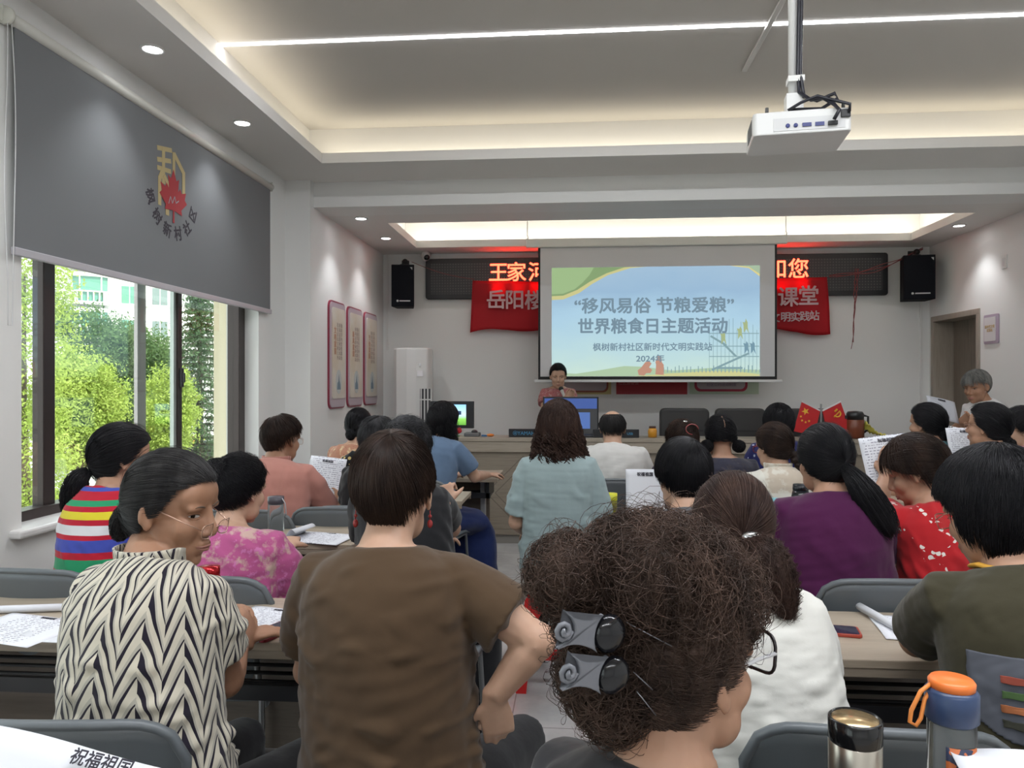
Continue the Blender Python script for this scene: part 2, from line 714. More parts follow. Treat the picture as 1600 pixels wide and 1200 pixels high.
struct(B().box(XL - 0.12, XL + 0.05, WIN[0][0] - 0.07, WIN[0][1], WZ0 - 0.03, WZ0 + 0.005).build('trim_4', m_sill, bevel=0.01))

# ---------------------------------------------------------------- roller blind
mb = M('blind_cloth', (0.175, 0.182, 0.188), 0.85, spec=0.2)
mb.bump(mb.noise(400, 2), 0.1, 0.0008)
t = thing('roller_blind', 'grey roller blind with community logo pulled half down over the window', 'blind', (XL + 0.03, 2.93, 2.93))
L = 2.70
B().box(-0.0015, 0.0015, 0.03, L - 0.02, -0.945, 0).build('cloth', mb.m, t)
B().tube([(0, 0.0, 0), (0, L, 0)], 0.026, 16).build('roller_tube', plain('blind_roller', (0.62, 0.61, 0.56), 0.4), t)
B().box(-0.008, 0.012, 0.02, L - 0.01, -0.975, -0.94).build('bottom_bar', plain('blind_bar', (0.42, 0.41, 0.44), 0.4), t, bevel=0.004)
mbr = plain('blind_bracket_plastic', (0.62, 0.62, 0.55), 0.35)
B().lathe([(0.036, 0), (0.038, 0.008), (0.038, 0.02), (0.02, 0.03)], 20, mat=Matrix.Translation((0, -0.03, 0)) @ Matrix.Rotation(-PI / 2, 4, 'X')).box(-0.03, 0.0, -0.035, -0.03, -0.03, 0.04).build('bracket', mbr, t)
B().box(-0.03, 0.01, L, L + 0.01, -0.03, 0.04).build('bracket', mbr, t)
ch = []
for k in range(33):
    a = k / 32
    ch.append((0.012 + 0.004 * math.sin(a * 9), -0.022 - 0.012 * math.sin(a * PI), -0.02 - 1.25 * a))
for k in range(33):
    a = 1 - k / 32
    ch.append((0.018 + 0.004 * math.sin(a * 7), -0.008 + 0.022 * math.sin(a * PI), -0.02 - 1.25 * a))
B().tube(ch, 0.0022, 6).build('bead_chain', plain('bead_chain', (0.6, 0.6, 0.6), 0.4), t)
# printed emblem: gold strokes, red maple leaf and a curved line of characters
gold = plain('print_gold', (0.42, 0.34, 0.17), 0.8)
redp = plain('print_red', (0.33, 0.035, 0.04), 0.8)
blk = plain('print_black', (0.035, 0.03, 0.04), 0.8)
WALLM = Matrix(((0, 0, 1, 0), (1, 0, 0, 0), (0, 1, 0, 0), (0, 0, 0, 1)))   # outline (u,v) -> (y,z) plane facing +x
lc = PX(268, 288, XL + 0.03)
lx, lz = lc.y - 2.93, lc.z - 2.93


def emblem(polys, mat, name, off=0.0022):
    b = B()
    for k_, poly in enumerate(polys):
        b.prism([(lx + u, lz + v) for u, v in poly], off, off + 0.0004 + k_ * .00015, WALLM)
    return b.build(name, mat, t)


def bar(u0, v0, u1, v1, w=0.013):
    d = Vector((u1 - u0, v1 - v0)).normalized()
    n = Vector((-d.y, d.x)) * w
    return [(u0 - n.x, v0 - n.y), (u1 - n.x, v1 - n.y), (u1 + n.x, v1 + n.y), (u0 + n.x, v0 + n.y)]


emblem([bar(-0.155, 0.165, 0.0, 0.195), bar(-0.155, 0.10, -0.01, 0.13), bar(-0.155, 0.055, -0.01, 0.07), bar(-0.09, 0.18, -0.09, -0.02, 0.016),
        bar(-0.095, 0.06, -0.13, 0.0, 0.016), bar(-0.13, 0.01, -0.13, -0.15, 0.016), bar(-0.05, 0.0, -0.05, -0.19, 0.018), bar(-0.085, 0.03, -0.02, -0.03, 0.014),
        bar(0.02, 0.19, 0.02, 0.02, 0.014), bar(0.02, 0.185, 0.13, 0.10, 0.016), bar(0.13, 0.11, 0.13, -0.05, 0.016)], gold, 'gold_emblem')
leaf = [(0, .15), (.03, .09), (.06, .105), (.05, .03), (.075, .055), (.09, .03), (.14, .045), (.125, .0), (.15, -.02), (.085, -.07), (.095, -.10), (.02, -.09), (.008, -.09), (.01, -.16), (-.01, -.16), (-.008, -.09)]
leaf = leaf + [(-x, y) for x, y in reversed(leaf[1:12])]
emblem([[(0.015 + 1.0 * x, -0.06 + 1.0 * y) for x, y in leaf]], redp, 'maple_leaf_emblem', 0.0045)
emblem([bar(-.04, -.12, -.02, -.075, .003), bar(-.02, -.075, 0.0, -.11, .003), bar(0.0, -.11, .025, -.065, .003), bar(.025, -.065, .04, -.10, .003), bar(.04, -.10, .07, -.08, .003)], plain('print_grey', (0.3, 0.31, 0.32), 0.8), 'leaf_vein_line', 0.0052)
for k, chh in enumerate('枫树新村社区'):
    a = math.radians(-158 + k * 27.2)
    r = 0.255
    o = text_obj('emblem_character', chh, blk, 0.088, t, (0.0022, lx + 0.01 + r * math.cos(a), lz - 0.03 + r * math.sin(a)), (PI / 2, 0, PI / 2), bold=0.0022, depth=0.0003)
    o.rotation_euler = (Matrix.Rotation(a + PI / 2, 4, 'X') @ Matrix.Rotation(PI / 2, 4, 'Z') @ Matrix.Rotation(PI / 2, 4, 'X')).to_euler()

# ---------------------------------------------------------------- door in the right wall, plate, switch
m_door = wood('door_veneer', (0.215, 0.18, 0.145), (0.165, 0.138, 0.112), 2, 0.5)
m_dframe = wood('door_frame_wood', (0.34, 0.295, 0.245), (0.28, 0.24, 0.2), 2, 0.5)
t = thing('door_1', 'brown wooden door recessed in the right wall', 'door', (XR, DY0, 0))
t['kind'] = 'structure'
D = DY1 - DY0
B().box(-0.015, 0.195, -0.055, 0.0, 0, DZ).box(-0.015, 0.195, D, D + 0.055, 0, DZ).box(-0.015, 0.195, -0.055, D + 0.055, DZ, DZ + 0.055).build('door_frame', m_dframe, t, bevel=0.004)
B().box(0.192, 0.24, -.05, D + .05, 0, DZ + .05).build('door_leaf', m_door, t)
B().box(0.19, 0.2, 0.06, 0.11, 0.96, 1.02).tube([(0.165, 0.085, 0.99), (0.165, 0.2, 0.99)], 0.009, 8).tube([(0.2, 0.085, 0.99), (0.165, 0.085, 0.99)], 0.009, 8).build('door_handle', plain('steel', (0.5, 0.5, 0.5), 0.3, 1.0), t)
B().box(0.10, 0.14, 0.0, 0.004, 0.9, 1.05).build('strike_plate', plain('steel', (0.5, 0.5, 0.5), 0.3, 1.0), t)
p0 = PX(1534, 502, XR)
t = thing('door_plate', 'small white door plate with mauve edge and gold lettering beside the door', 'sign', (XR - 0.001, 7.14, 1.92))
t.scale = (.8, .8, .8)
B().prism(rrect(-0.16, 0.14, -0.17, 0.16, 0.02), 0, 0.012, Matrix(((0, 0, -1, 0), (-1, 0, 0, 0), (0, 1, 0, 0), (0, 0, 0, 1)))).build('backing', plain('mauve_acrylic', (0.42, 0.33, 0.42), 0.3), t)
B().prism(rrect(-0.14, 0.09, -0.14, 0.13, 0.01), 0.012, 0.018, Matrix(((0, 0, -1, 0), (-1, 0, 0, 0), (0, 1, 0, 0), (0, 0, 0, 1)))).build('face', plain('white_acrylic', (0.66, 0.63, 0.64), 0.3), t)
text_obj('lettering', '新时代文明\n实践站', plain('gold_print', (0.5, 0.33, 0.15), 0.4), 0.04, t, (-0.0185, 0.025, 0), (PI / 2, 0, -PI / 2), bold=0.0008)
q = PX(1570, 409, XR)
t = thing('light_switch', 'white rocker light switch high on the right wall', 'switch', (XR, q.y, q.z))
B().prism(rrect(-0.045, 0.045, -0.06, 0.06, 0.01), 0, 0.009, Matrix(((0, 0, -1, 0), (-1, 0, 0, 0), (0, 1, 0, 0), (0, 0, 0, 1)))).build('plate', plain('switch_white', (0.7, 0.7, 0.68), 0.3), t)
B().prism(rrect(-0.02, 0.02, -0.035, 0.035, 0.004), 0.009, 0.013, Matrix(((0, 0, -1, 0), (-1, 0, 0, 0), (0, 1, 0, 0), (0, 0, 0, 1)))).build('rocker', plain('switch_rocker', (0.6, 0.6, 0.6), 0.3), t)
# white cable conduits near the corners of the front wall
for x, z0, lab in ((XR - 0.09, 1.1, 'slim white cable conduit in the right front corner'), (XL2 + 0.05, 1.8, 'slim white cable conduit in the left front corner')):
    o = B().box(x - 0.012, x + 0.012, YF - 0.012, YF, z0, ZS2).build('cable_conduit', plain('conduit_white', (0.7, 0.69, 0.67), 0.4), bevel=0.003)
    prop(o, lab, 'conduit')

# ---------------------------------------------------------------- wall panels on the left
m_pc = M('panel_print', (0.5, 0.42, 0.3), 0.35)
zz = m_pc.xyz()
n = m_pc.noise(3.5, 4)
m_pc.color(m_pc.ramp(n, [(0.35, (0.60, 0.52, 0.40)), (0.55, (0.64, 0.60, 0.53)), (0.7, (0.58, 0.52, 0.44))]))
m_pc = m_pc.m
m_pb = plain('panel_border_red', (0.26, 0.03, 0.06), 0.35)
m_pm = plain('panel_border_mauve', (0.46, 0.38, 0.43), 0.35)
m_ptxt = plain('panel_text', (0.33, 0.27, 0.24), 0.5)
LW = Matrix(((0, 0, 1, 0), (1, 0, 0, 0), (0, 1, 0, 0), (0, 0, 0, 1)))
cols = ['社区居民文明公约', '移风易俗树新风尚', '勤俭节约爱惜粮食']
hd = ['文明', '新风', '节俭']
for k, (y0, y1, lab) in enumerate(((6.42, 6.89, 'cream wall panel with red rounded border, nearest of three'), (6.96, 7.46, 'cream wall panel with red rounded border, middle of three'), (7.53, 8.03, 'cream wall panel with red rounded border, nearest the air conditioner'))):
    t = thing('wall_panel', lab, 'poster', (XL2, y0, 1.20), group='cream panels on the left wall')
    w_, h_ = y1 - y0, 0.96
    B().prism(rrect(0, w_, 0, h_, 0.07), 0, 0.015, LW).build('border', m_pb, t)
    B().prism(rrect(0.014, w_ - 0.014, 0.014, h_ - 0.014, 0.06), 0.015, 0.02, LW).build('mount', m_pm, t)
    B().prism(rrect(0.06, w_ - 0.045, 0.09, h_ - 0.06, 0.03), 0.02, 0.026, LW).build('print_face', m_pc, t)
    B().prism([(w_ * .5 + .08 * math.cos(i * PI / 8), .24 + .11 * math.sin(i * PI / 8)) for i in range(16)], 0.026, 0.028, LW).build('picture_spot', plain('panel_spot', (0.5, 0.53, 0.52), 0.5), t)
    B().prism([(w_ * .5 - .05, .17), (w_ * .5 + .05, .17), (w_ * .5 + .04, .22), (w_ * .5 + .015, .25), (w_ * .5, .31), (w_ * .5 - .02, .24), (w_ * .5 - .04, .23)], 0.028, 0.029, LW).build('picture', plain('panel_blue', (0.13, 0.2, 0.26), 0.5), t)
    for q in range(3):
        text_obj('column_text', '\n'.join(cols[(k + q) % 3]), m_ptxt, 0.042, t, (0.027, w_ * .5 - 0.03 + 0.055 * q, 0.60), (PI / 2, 0, PI / 2), bold=0.0004, depth=0.0004)
    text_obj('heading_text', '\n'.join(hd[k] + '家园'), plain('panel_heading', (0.46, 0.24, 0.15), 0.5), 0.062, t, (0.027, w_ * .5 - 0.10, 0.60), (PI / 2, 0, PI / 2), bold=0.002, depth=0.0004)
# ================================================================ OUTSIDE THE WINDOW
GZ = -3.3
m_road = M('asphalt', (0.42, 0.41, 0.39), 0.9)
m_road.color(m_road.ramp(m_road.noise(0.5, 5), [(0.4, (0.40, 0.39, 0.36)), (0.6, (0.52, 0.50, 0.46))]))
struct(B().box(-110, 6, -40, 120, GZ - 0.2, GZ).build('ground', m_road.m))
m_cream = plain('cream_render', (0.62, 0.55, 0.40), 0.85, bump=(40, 0.1, 0.01))
a0 = PY(334, 600, 5.98)
struct(B().box(a0.x, XL - 0.26, 5.98, 6.3, GZ, 6).build('wall_outer_pier', m_cream))
struct(B().box(XL - 0.7, XR + 1, YB - 1, YF + 1, 3.7, 4.2).build('roof', m_cream))
struct(B().box(XL - 0.25, XR + 1, YB - 1, YF + 1, GZ, -0.15).build('wall_ground_storey', m_cream))

rng = np.random.default_rng(7)


def leafmat(name, c1, c2):
    m = M(name, c1, 0.6, spec=0.3)
    n = m.noise(1.6, 3)
    m.color(m.ramp(n, [(0.35, c1), (0.65, c2)]))
    m.set('Subsurface Weight', 0.0)
    # thin leaves let some light through
    tl = m.nt.nodes.new('ShaderNodeBsdfTranslucent')
    ms = m.nt.nodes.new('ShaderNodeMixShader')
    ms.inputs[0].default_value = 0.35
    tl.inputs[0].default_value = lin(c2)
    m.nt.links.new(m.b.outputs[0], ms.inputs[1])
    m.nt.links.new(tl.outputs[0], ms.inputs[2])
    m.nt.links.new(ms.outputs[0], m.nt.nodes['Material Output'].inputs[0])
    return m.m


def leaf_mesh(name, centers, size, mat, parent):
    n = len(centers)
    d = rng.normal(size=(n, 3))
    d /= np.linalg.norm(d, axis=1)[:, None]
    e = np.cross(d, rng.normal(size=(n, 3)))
    e /= np.linalg.norm(e, axis=1)[:, None]
    s = size * rng.uniform(0.6, 1.3, n)[:, None]
    v = np.stack([centers - d * s, centers - e * s * 0.45, centers + d * s, centers + e * s * 0.45], 1).reshape(-1, 3)
    f = np.arange(4 * n).reshape(n, 4)
    return np_mesh(name, v, f, mat, parent, smooth=False)


m_bark = plain('bark', (0.10, 0.075, 0.06), 0.9, bump=(12, 0.5, 0.03))


def tree(label, base, blobs, mat, nleaf, lsize, trunk_r=0.16):
    """blobs: (dx, dy, z, rx, rz) leaf masses about the base"""
    t = thing('tree', label, 'tree', base, group=None)
    top = max(b_[2] for b_ in blobs)
    tb = B().tube([(0, 0, -0.05), (0.05, 0, top * 0.3), (-0.05, 0.05, top * 0.6), (0, 0, top)], [trunk_r, trunk_r * .8, trunk_r * .5, trunk_r * .2], 10)
    for (dx, dy, z, rx, rz) in blobs:
        tb.tube([(0, 0, z * 0.5), (dx * .5, dy * .5, z * .8), (dx, dy, z)], [trunk_r * .4, trunk_r * .25, trunk_r * .1], 6)
    tb.build('trunk', m_bark, t)
    cs = []
    vol = sum(b_[3] ** 2 * b_[4] for b_ in blobs)
    for (dx, dy, z, rx, rz) in blobs:
        n = int(nleaf * rx * rx * rz / vol)
        # clumps on the surface of the mass
        k = max(12, n // 60)
        d = rng.normal(size=(k, 3))
        d /= np.linalg.norm(d, axis=1)[:, None]
        cl = d * np.array([rx, rx, rz]) * rng.uniform(0.65, 1.0, (k, 1)) + np.array([dx, dy, z])
        idx = rng.integers(0, k, n)
        cs.append(cl[idx] + rng.normal(size=(n, 3)) * rx * 0.17)
    leaf_mesh('foliage', np.concatenate(cs), lsize, mat, t)
    return t


g1 = leafmat('leaf_bright', (0.27, 0.37, 0.07), (0.42, 0.52, 0.12))
g2 = leafmat('leaf_dark', (0.075, 0.14, 0.055), (0.15, 0.24, 0.085))
g3 = leafmat('leaf_conifer', (0.06, 0.12, 0.055), (0.12, 0.20, 0.09))


def gp(px, w):
    """ground point in the street"""
    q = P(px, 600, w)
    return Vector((q.x, q.y, GZ))


tree('bright green street tree filling the left part of the window', gp(122, 27), [(0, 0, 4.4, 1.2, 1.5), (-0.7, -0.3, 3.8, 0.9, 1.2), (0.5, 0.2, 3.9, 1.1, 1.3), (-0.3, 0, 5.2, 0.6, .8), (0.8, 0, 3.0, 0.7, .8), (-.2, 0, 2.4, 1.1, .8)], g1, 42000, 0.062, 0.3)
tree('yellow-green tree at the very left edge of the window', gp(38, 15), [(0, 0, 5.4, 1.0, 1.6), (0, 0, 3.4, 1.0, 1.4), (0.0, 0, 6.9, 0.9, 1.3), (0, 0, 1.8, 0.9, 1.2)], g1, 20000, 0.045, 0.12)
tree('dark green tree behind the bright one, in the middle of the window', gp(205, 38), [(0, 0, 5.0, 2.4, 2.4), (-1.4, 0, 6.6, 1.7, 1.5), (0.8, -.5, 6.1, 1.5, 1.5), (-2.6, 0, 7.6, 1.3, 1.2), (1.5, 0, 3.4, 1.6, 1.8)], g2, 40000, 0.085, 0.25)
tree('light green tree seen through the sliding sash', gp(262, 30), [(0, 0, 4.1, 0.9, 1.4), (0.3, -.5, 3.2, 1.0, 1.1), (.8, 0, 3.9, 0.6, .8), (-.3, 0, 2.4, 1.0, 1.0)], g1, 24000, 0.062, 0.16)
tree('low shrubby tree under the dark tree', gp(180, 33), [(0, 0, 2.6, 1.4, 1.3), (1.2, 0, 3.4, 1.2, 1.2)], g2, 8000, 0.1, 0.12)
# conifer with tiered drooping boughs
t = thing('conifer_tree', 'tall tiered conifer at the right of the window view', 'tree', gp(312, 34))
tb = B().tube([(0, 0, -.05), (0, 0, 5), (0, 0, 9.2)], [.2, .12, .03], 8)
cs = []
for k in range(26):
    z = 1.4 + k * 0.3
    L = 2.1 * (1 - (z - 1.0) / 9.0) + 0.25
    for q in range(7):
        a = q * 0.9 + k * 0.7
        tb.tube([(0, 0, z), (math.cos(a) * L * .6, math.sin(a) * L * .6, z + 0.02), (math.cos(a) * L, math.sin(a) * L, z - 0.18 * L)], [0.03, 0.02, 0.008], 5)
        u = rng.uniform(0.1, 1, 90)
        p = np.stack([np.cos(a) * L * u, np.sin(a) * L * u, z - 0.2 * L * u ** 2], 1)
        cs.append(p + rng.normal(size=p.shape) * np.array([.13, .13, .06]))
tb.build('trunk', m_bark, t)
leaf_mesh('foliage', np.concatenate(cs), 0.075, g3, t)

# apartment building
m_bw = plain('apartment_wall', (0.80, 0.79, 0.77), 0.8)
m_bg = plain('green_glass', (0.13, 0.32, 0.24), 0.15)
m_bwin = plain('dark_window_glass', (0.2, 0.26, 0.25), 0.15)


def bay(b, g, x, z, w_=3.0, d=1.3):
    pts = [(x - w_ / 2, 0), (x - w_ / 2, -d * .6), (x - w_ * .3, -d), (x + w_ * .3, -d), (x + w_ / 2, -d * .6), (x + w_ / 2, 0)]
    sc = lambda k: [(x + (p[0] - x) * k, p[1] * k) for p in pts]
    b.prism(sc(1.0), z, z + 0.25)
    b.prism(sc(1.0), z + 1.02, z + 1.12)
    for i in range(22):
        u = i / 21
        n = (len(pts) - 1) * u
        j = min(int(n), len(pts) - 2)
        px, py = pts[j][0] + (pts[j + 1][0] - pts[j][0]) * (n - j), pts[j][1] + (pts[j + 1][1] - pts[j][1]) * (n - j)
        b.box(px - .05, px + .05, py, py + .1, z + .25, z + 1.02)
    g.prism(sc(0.86), z + 0.25, z + 2.3)
    b.prism(sc(0.98), z + 2.3, z + 2.6)
    for p in pts[1:-1]:
        b.box(x + (p[0] - x) * .88 - .05, x + (p[0] - x) * .88 + .05, p[1] * .88 - .03, p[1] * .88 + .05, z + 1.1, z + 2.3)


for nm, px0, wz, ang, lab, width, H0, bays in (('apartment_building', 92, 62, 38, 'white apartment block with green-glazed bay balconies behind the trees on the left', 13.0, 15.8, (2.2,)),
                                       ('apartment_building', 222, 74, 38, 'white apartment block with round balconies behind the conifer', 11.0, 16.6, (2.4, 8.5))):
    q = gp(px0, wz)
    t = thing(nm, lab, 'building', q, math.radians(ang))
    wb = B().box(0, width, 0, 8, 0, H0).box(-0.3, width + .3, -0.4, 8, H0, H0 + 0.35)
    for z in range(1, 6):
        wb.box(0, width, -0.06, 0, z * 2.9 - 0.1, z * 2.9 + .05)
    wb.build('facade', m_bw, t)
    for x in bays:
        for k in range(1, 6):
            bb, gg = B(), B()
            bay(bb, gg, x, k * 2.9 - 0.3)
            o = bb.build('balcony', m_bw, t)
            gg.build('glazing', m_bg, o)
    for x in (5.2, 7.6, 10.6):
        if any(abs(x - q_) < 2.2 for q_ in bays):
            continue
        for k in range(1, 6):
            o = B().box(x - 0.6, x + 0.6, -0.08, 0, k * 2.9, k * 2.9 + 1.5).build('window', m_bwin if x > 7 else m_bg, t)
            B().box(x - .03, x + .03, -0.11, -0.08, k * 2.9, k * 2.9 + 1.5).box(x - .7, x + .7, -0.2, 0, k * 2.9 - .12, k * 2.9).build('window_bar', m_bw, o)
            B().box(x + 0.9, x + 1.5, -0.45, -0.1, k * 2.9 - 0.2, k * 2.9 + 0.35).build('air_conditioning_unit', plain('ac_box', (.5, .5, .5), .5), t)

# street: low wall, rail, cars
b = B()
pa, pb = gp(20, 29.5), gp(380, 41)
dv = (pb - pa)
for k in range(25):
    q = pa + dv * (k / 24)
    b.box(q.x - .05, q.x + .05, q.y - .05, q.y + .05, GZ, GZ + 0.85)
b.tube([pa + Vector((0, 0, .8)), pb + Vector((0, 0, .8))], 0.05, 6).tube([pa + Vector((0, 0, .45)), pb + Vector((0, 0, .45))], 0.04, 6)
prop(b.build('street_railing', plain('railing_grey', (0.33, 0.32, 0.3), 0.5)), 'low grey railing along the street beyond the window', 'railing')


def car(label, q, ang, col):
    t = thing('car', label, 'car', q, math.radians(ang))
    m = plain('car_paint_' + col[0], col[1], 0.25)
    prof = [(-2.2, .35), (-2.25, .75), (-2.1, .95), (-1.35, 1.02), (-0.75, 1.45), (0.75, 1.47), (1.45, 1.05), (2.05, .95), (2.2, .7), (2.2, .35)]
    B().prism(prof, -0.85, 0.85, XZ).build('body', m, t, bevel=0.06)
    B().prism([(-1.25, 1.02), (-0.74, 1.39), (0.72, 1.41), (1.3, 1.05)], -0.87, 0.87, XZ).build('windows', plain('car_glass', (0.03, 0.035, 0.04), 0.1), t)
    for x in (-1.4, 1.4):
        for y in (-.82, .82):
            B().lathe([(.02, -.1), (.3, -.1), (.33, -.06), (.33, .06), (.3, .1), (.02, .1)], 16, mat=T(x, y, .33) @ Matrix.Rotation(PI / 2, 4, 'X')).build('wheel', plain('tyre', (.02, .02, .02), .7), t)


car('white car parked nearest below the window, beside the frame', gp(118, 24.5), 158, ('white', (0.75, 0.75, 0.75)))
car('silver-white car at the far left below the window', gp(55, 19.5), 158, ('silver', (0.55, 0.56, 0.58)))
car('dark car parked at the right of the window view', gp(345, 44), 160, ('dark', (0.05, 0.055, 0.07)))
car('yellow car behind the sliding sash', gp(296, 46), 160, ('yellow', (0.75, 0.4, 0.02)))

# ================================================================ FRONT WALL AND BENCH
# LED message board
q0, q1 = PY(665, 466, 8.28), PY(1388, 396, 8.28)
x0, x1, z0, z1 = q0.x, q1.x, 2.36, 2.81
t = thing('led_message_board', 'long black LED message board glowing with red characters on the front wall', 'sign', (0, 8.335, 0))
m_case = plain('sign_case', (0.012, 0.013, 0.016), 0.35)
B().prism(rrect(x0, x1, z0, z1, 0.03), 0.0, 0.055, XZ).build('case', m_case, t, bevel=0.008)
ml = M('led_matrix', (0.05, 0.05, 0.055), 0.5)
lx_, ly_, lz_ = ml.xyz()
dots = ((lx_ / 0.03).frac() - 0.5).abs().lt(0.2) * ((lz_ / 0.03).frac() - 0.5).abs().lt(0.2)
ml.color(ml.mix(dots, (0.035, 0.035, 0.04), (0.11, 0.11, 0.10)))
B().prism(rrect(x0 + .06, x1 - .06, z0 + .055, z1 - .055, 0.005), 0.055, 0.058, XZ).build('led_matrix', ml.m, t)
mr = M('led_red', (1, 0.1, 0.05), 0.5)
mr.emit((1.0, 0.035, 0.015), 9.0)
mr = mr.m
for ch, px in (('王', 779), ('家', 807), ('河', 841), ('和', 1213), ('您', 1247)):
    c = PY(px, 440, 8.29)
    text_obj('led_character', ch, mr, 0.225, t, (c.x, -0.060, 2.635), (PI / 2, 0, 0), bold=0.002, depth=0.001)
for px in (779, 810, 838, 1222, 1250):
    c = PY(px, 447, 8.29)
    text_obj('led_character', '明' if px != 810 else '宗', mr, 0.15, t, (c.x, -0.060, 2.46), (PI / 2, 0, 0), depth=0.001)

# red cloth banner hanging across, behind the projection screen
mbn = M('banner_cloth', (0.50, 0.02, 0.03), 0.6, spec=0.3)
mbn.bump(mbn.noise(3.5, 3, 0.5, (1, 1, .5)), 0.5, 0.04)
_tl = mbn.nt.nodes.new('ShaderNodeBsdfTranslucent')
_tl.inputs[0].default_value = (0.8, 0.02, 0.03, 1)
_ms = mbn.nt.nodes.new('ShaderNodeMixShader')
_ms.inputs[0].default_value = 0.4
mbn.nt.links.new(mbn.b.outputs[0], _ms.inputs[1])
mbn.nt.links.new(_tl.outputs[0], _ms.inputs[2])
mbn.nt.links.new(_ms.outputs[0], mbn.nt.nodes['Material Output'].inputs[0])
bx0, bx1 = PY(738, 480, 8.2).x, PY(1295, 480, 8.2).x
t = thing('banner', 'red cloth banner with white characters hung across the front wall', 'banner', (0, 8.24, 0))


def bf(u, v):
    x = bx0 + (bx1 - bx0) * u
    top = 2.555 - 0.03 * math.sin(u * PI) * 1.0 + 0.0 * u
    bot = 1.985 + 0.03 * math.sin(u * 11) + 0.02 * math.sin(u * 31)
    x += 0.03 * (1 - v) * (1 if u > .9 else -1 if u < .1 else 0)
    return (x, -0.012 * math.sin(u * 40 + v * 3) - 0.012 * math.sin(u * 17 - v * 5) + 0.0, bot + (top - bot) * v)


B().grid(bf, 120, 14).build('cloth', mbn.m, t, solid=0.002)
mwt = plain('banner_white', (0.62, 0.42, 0.45), 0.7)
for ch, px, py in (('岳', 775, 470), ('阳', 804, 470), ('楼', 835, 471), ('课', 1232, 466), ('堂', 1264, 464)):
    c = PY(px, py, 8.2)
    text_obj('banner_character', ch, mwt, 0.22, t, (c.x, -0.030, c.z), (PI / 2, 0, 0), bold=0.004, depth=0.002)
for ch, px, py in (('文', 1211, 497), ('明', 1228, 496), ('实', 1243, 496), ('践', 1258, 495), ('站', 1273, 494)):
    c = PY(px, py, 8.2)
    text_obj('banner_character', ch, mwt, 0.108, t, (c.x, -0.030, c.z), (PI / 2, 0, 0), bold=0.002, depth=0.002)

# wall speakers
mspk = M('speaker_box', (0.007, 0.008, 0.011), 0.7, spec=.15)
mgr = M('speaker_grille', (0.006, 0.007, 0.010), 0.75, spec=.12)
mgr.bump(mgr.voro(260), 0.4, 0.002)
for px, py, lab, w_, rz in ((631, 448, 'black loudspeaker on the front wall left of the LED board', 0.245, 6), (1432, 435, 'black loudspeaker on the front wall right of the LED board', 0.30, -8)):
    c = PY(px, py, 8.05)
    t = thing('wall_speaker', lab, 'loudspeaker', (c.x, 8.05, c.z), math.radians(rz), 'loudspeakers on the front wall')
    h = 0.225
    B().prism([(-w_ / 2, -.1), (w_ / 2, -.1), (w_ / 2 - .03, .14), (-w_ / 2 + .03, .14)], -h, h).build('cabinet', mspk.m, t, bevel=0.006)
    B().box(-w_ / 2 + .008, w_ / 2 - .008, -.108, -.1, -h + .008, h - .008).build('grille', mgr.m, t, bevel=0.003)
    B().prism([(w_ / 2 - .045, h - .03), (w_ / 2 - .02, h - .03), (w_ / 2 - .02, h - .06)], 0.108, 0.110, XZ).build('corner_badge', plain('badge_silver', (.5, .5, .5), .4), t)
    B().lathe([(.001, 0), (.012, 0), (.012, .003), (.001, .003)], 16, mat=T(-w_ * .22, -0.109, -h + .06) @ Matrix.Rotation(PI / 2, 4, 'X')).box(-w_ * .14, w_ * .33, -.110, -.108, -h + .054, -h + .066).build('badge', plain('badge_silver', (.5, .5, .5), .4), t)
    B().tube([(0, 0.02, h), (0, .02, h + .045), (0, 0.12, h + .05), (0, .16, h + .05)], .014, 8).box(-.04, .04, .0, .04, h, h + .02).box(-.04, .04, .14, .16, h - .02, h + .08).ball((0.01, .03, h + .05), .032).build('wall_bracket', plain('bracket_black', (.015, .015, .015), .5), t)

# tangled red wire tying the banner to the right-hand speaker
m_wire = plain('red_wire', (0.20, 0.03, 0.03), 0.5)
b = B()
A, C_ = PY(1294, 432, 8.2), PY(1440, 389, 8.1)
for k in range(3):
    pts = []
    for i in range(13):
        u = i / 12
        q = A.lerp(C_, u)
        pts.append(q + Vector((0, -0.03, -0.05 * math.sin(u * PI) * (1 + .4 * k) + .01 * math.sin(u * 14 + k * 2))))
    b.tube(pts, 0.004, 5)
prop(b.build('wire', m_wire), 'red twisted wire from the banner corner to the right loudspeaker', 'wire')
b = B()
q = PY(1338, 420, 8.17)
for k in range(3):
    pts = [q + Vector((.02 * math.sin(i * 1.3 + k * 2) * (1 if i < 5 else .3) - i * .004, -.02, -0.07 * i)) for i in range(12 - (k == 2) * 5)]
    b.tube(pts, 0.004, 5)
b.tube([q + Vector((-.045, -.02, -.77)), q + Vector((-.06, -.02, -.84))], .003, 5)
prop(b.build('wire', m_wire), 'knotted red wire end dangling in front of the LED board', 'wire')
A, C_ = PY(644, 410, 8.1), PY(742, 437, 8.2)
b = B().tube([A.lerp(C_, i / 10) + Vector((0, -.03, -.03 * math.sin(i / 10 * PI))) for i in range(11)], 0.0035, 5)
prop(b.build('wire', m_wire), 'thin red wire from the left loudspeaker to the banner corner', 'wire')

# security camera
c = PY(665, 400, 8.2)
t = thing('security_camera', 'small white ball security camera at the left end of the LED board', 'camera', (c.x, c.y, c.z))
B().ball((0, 0, 0), .055).tube([(0, .02, .0), (0, .09, .04), (0, .15, .04)], .03, 10).build('body', plain('camera_white', (.65, .64, .62), .35), t)
B().ball((.018, -.03, -.02), .033).build('lens', plain('lens_black', (.01, .01, .012), .1), t)

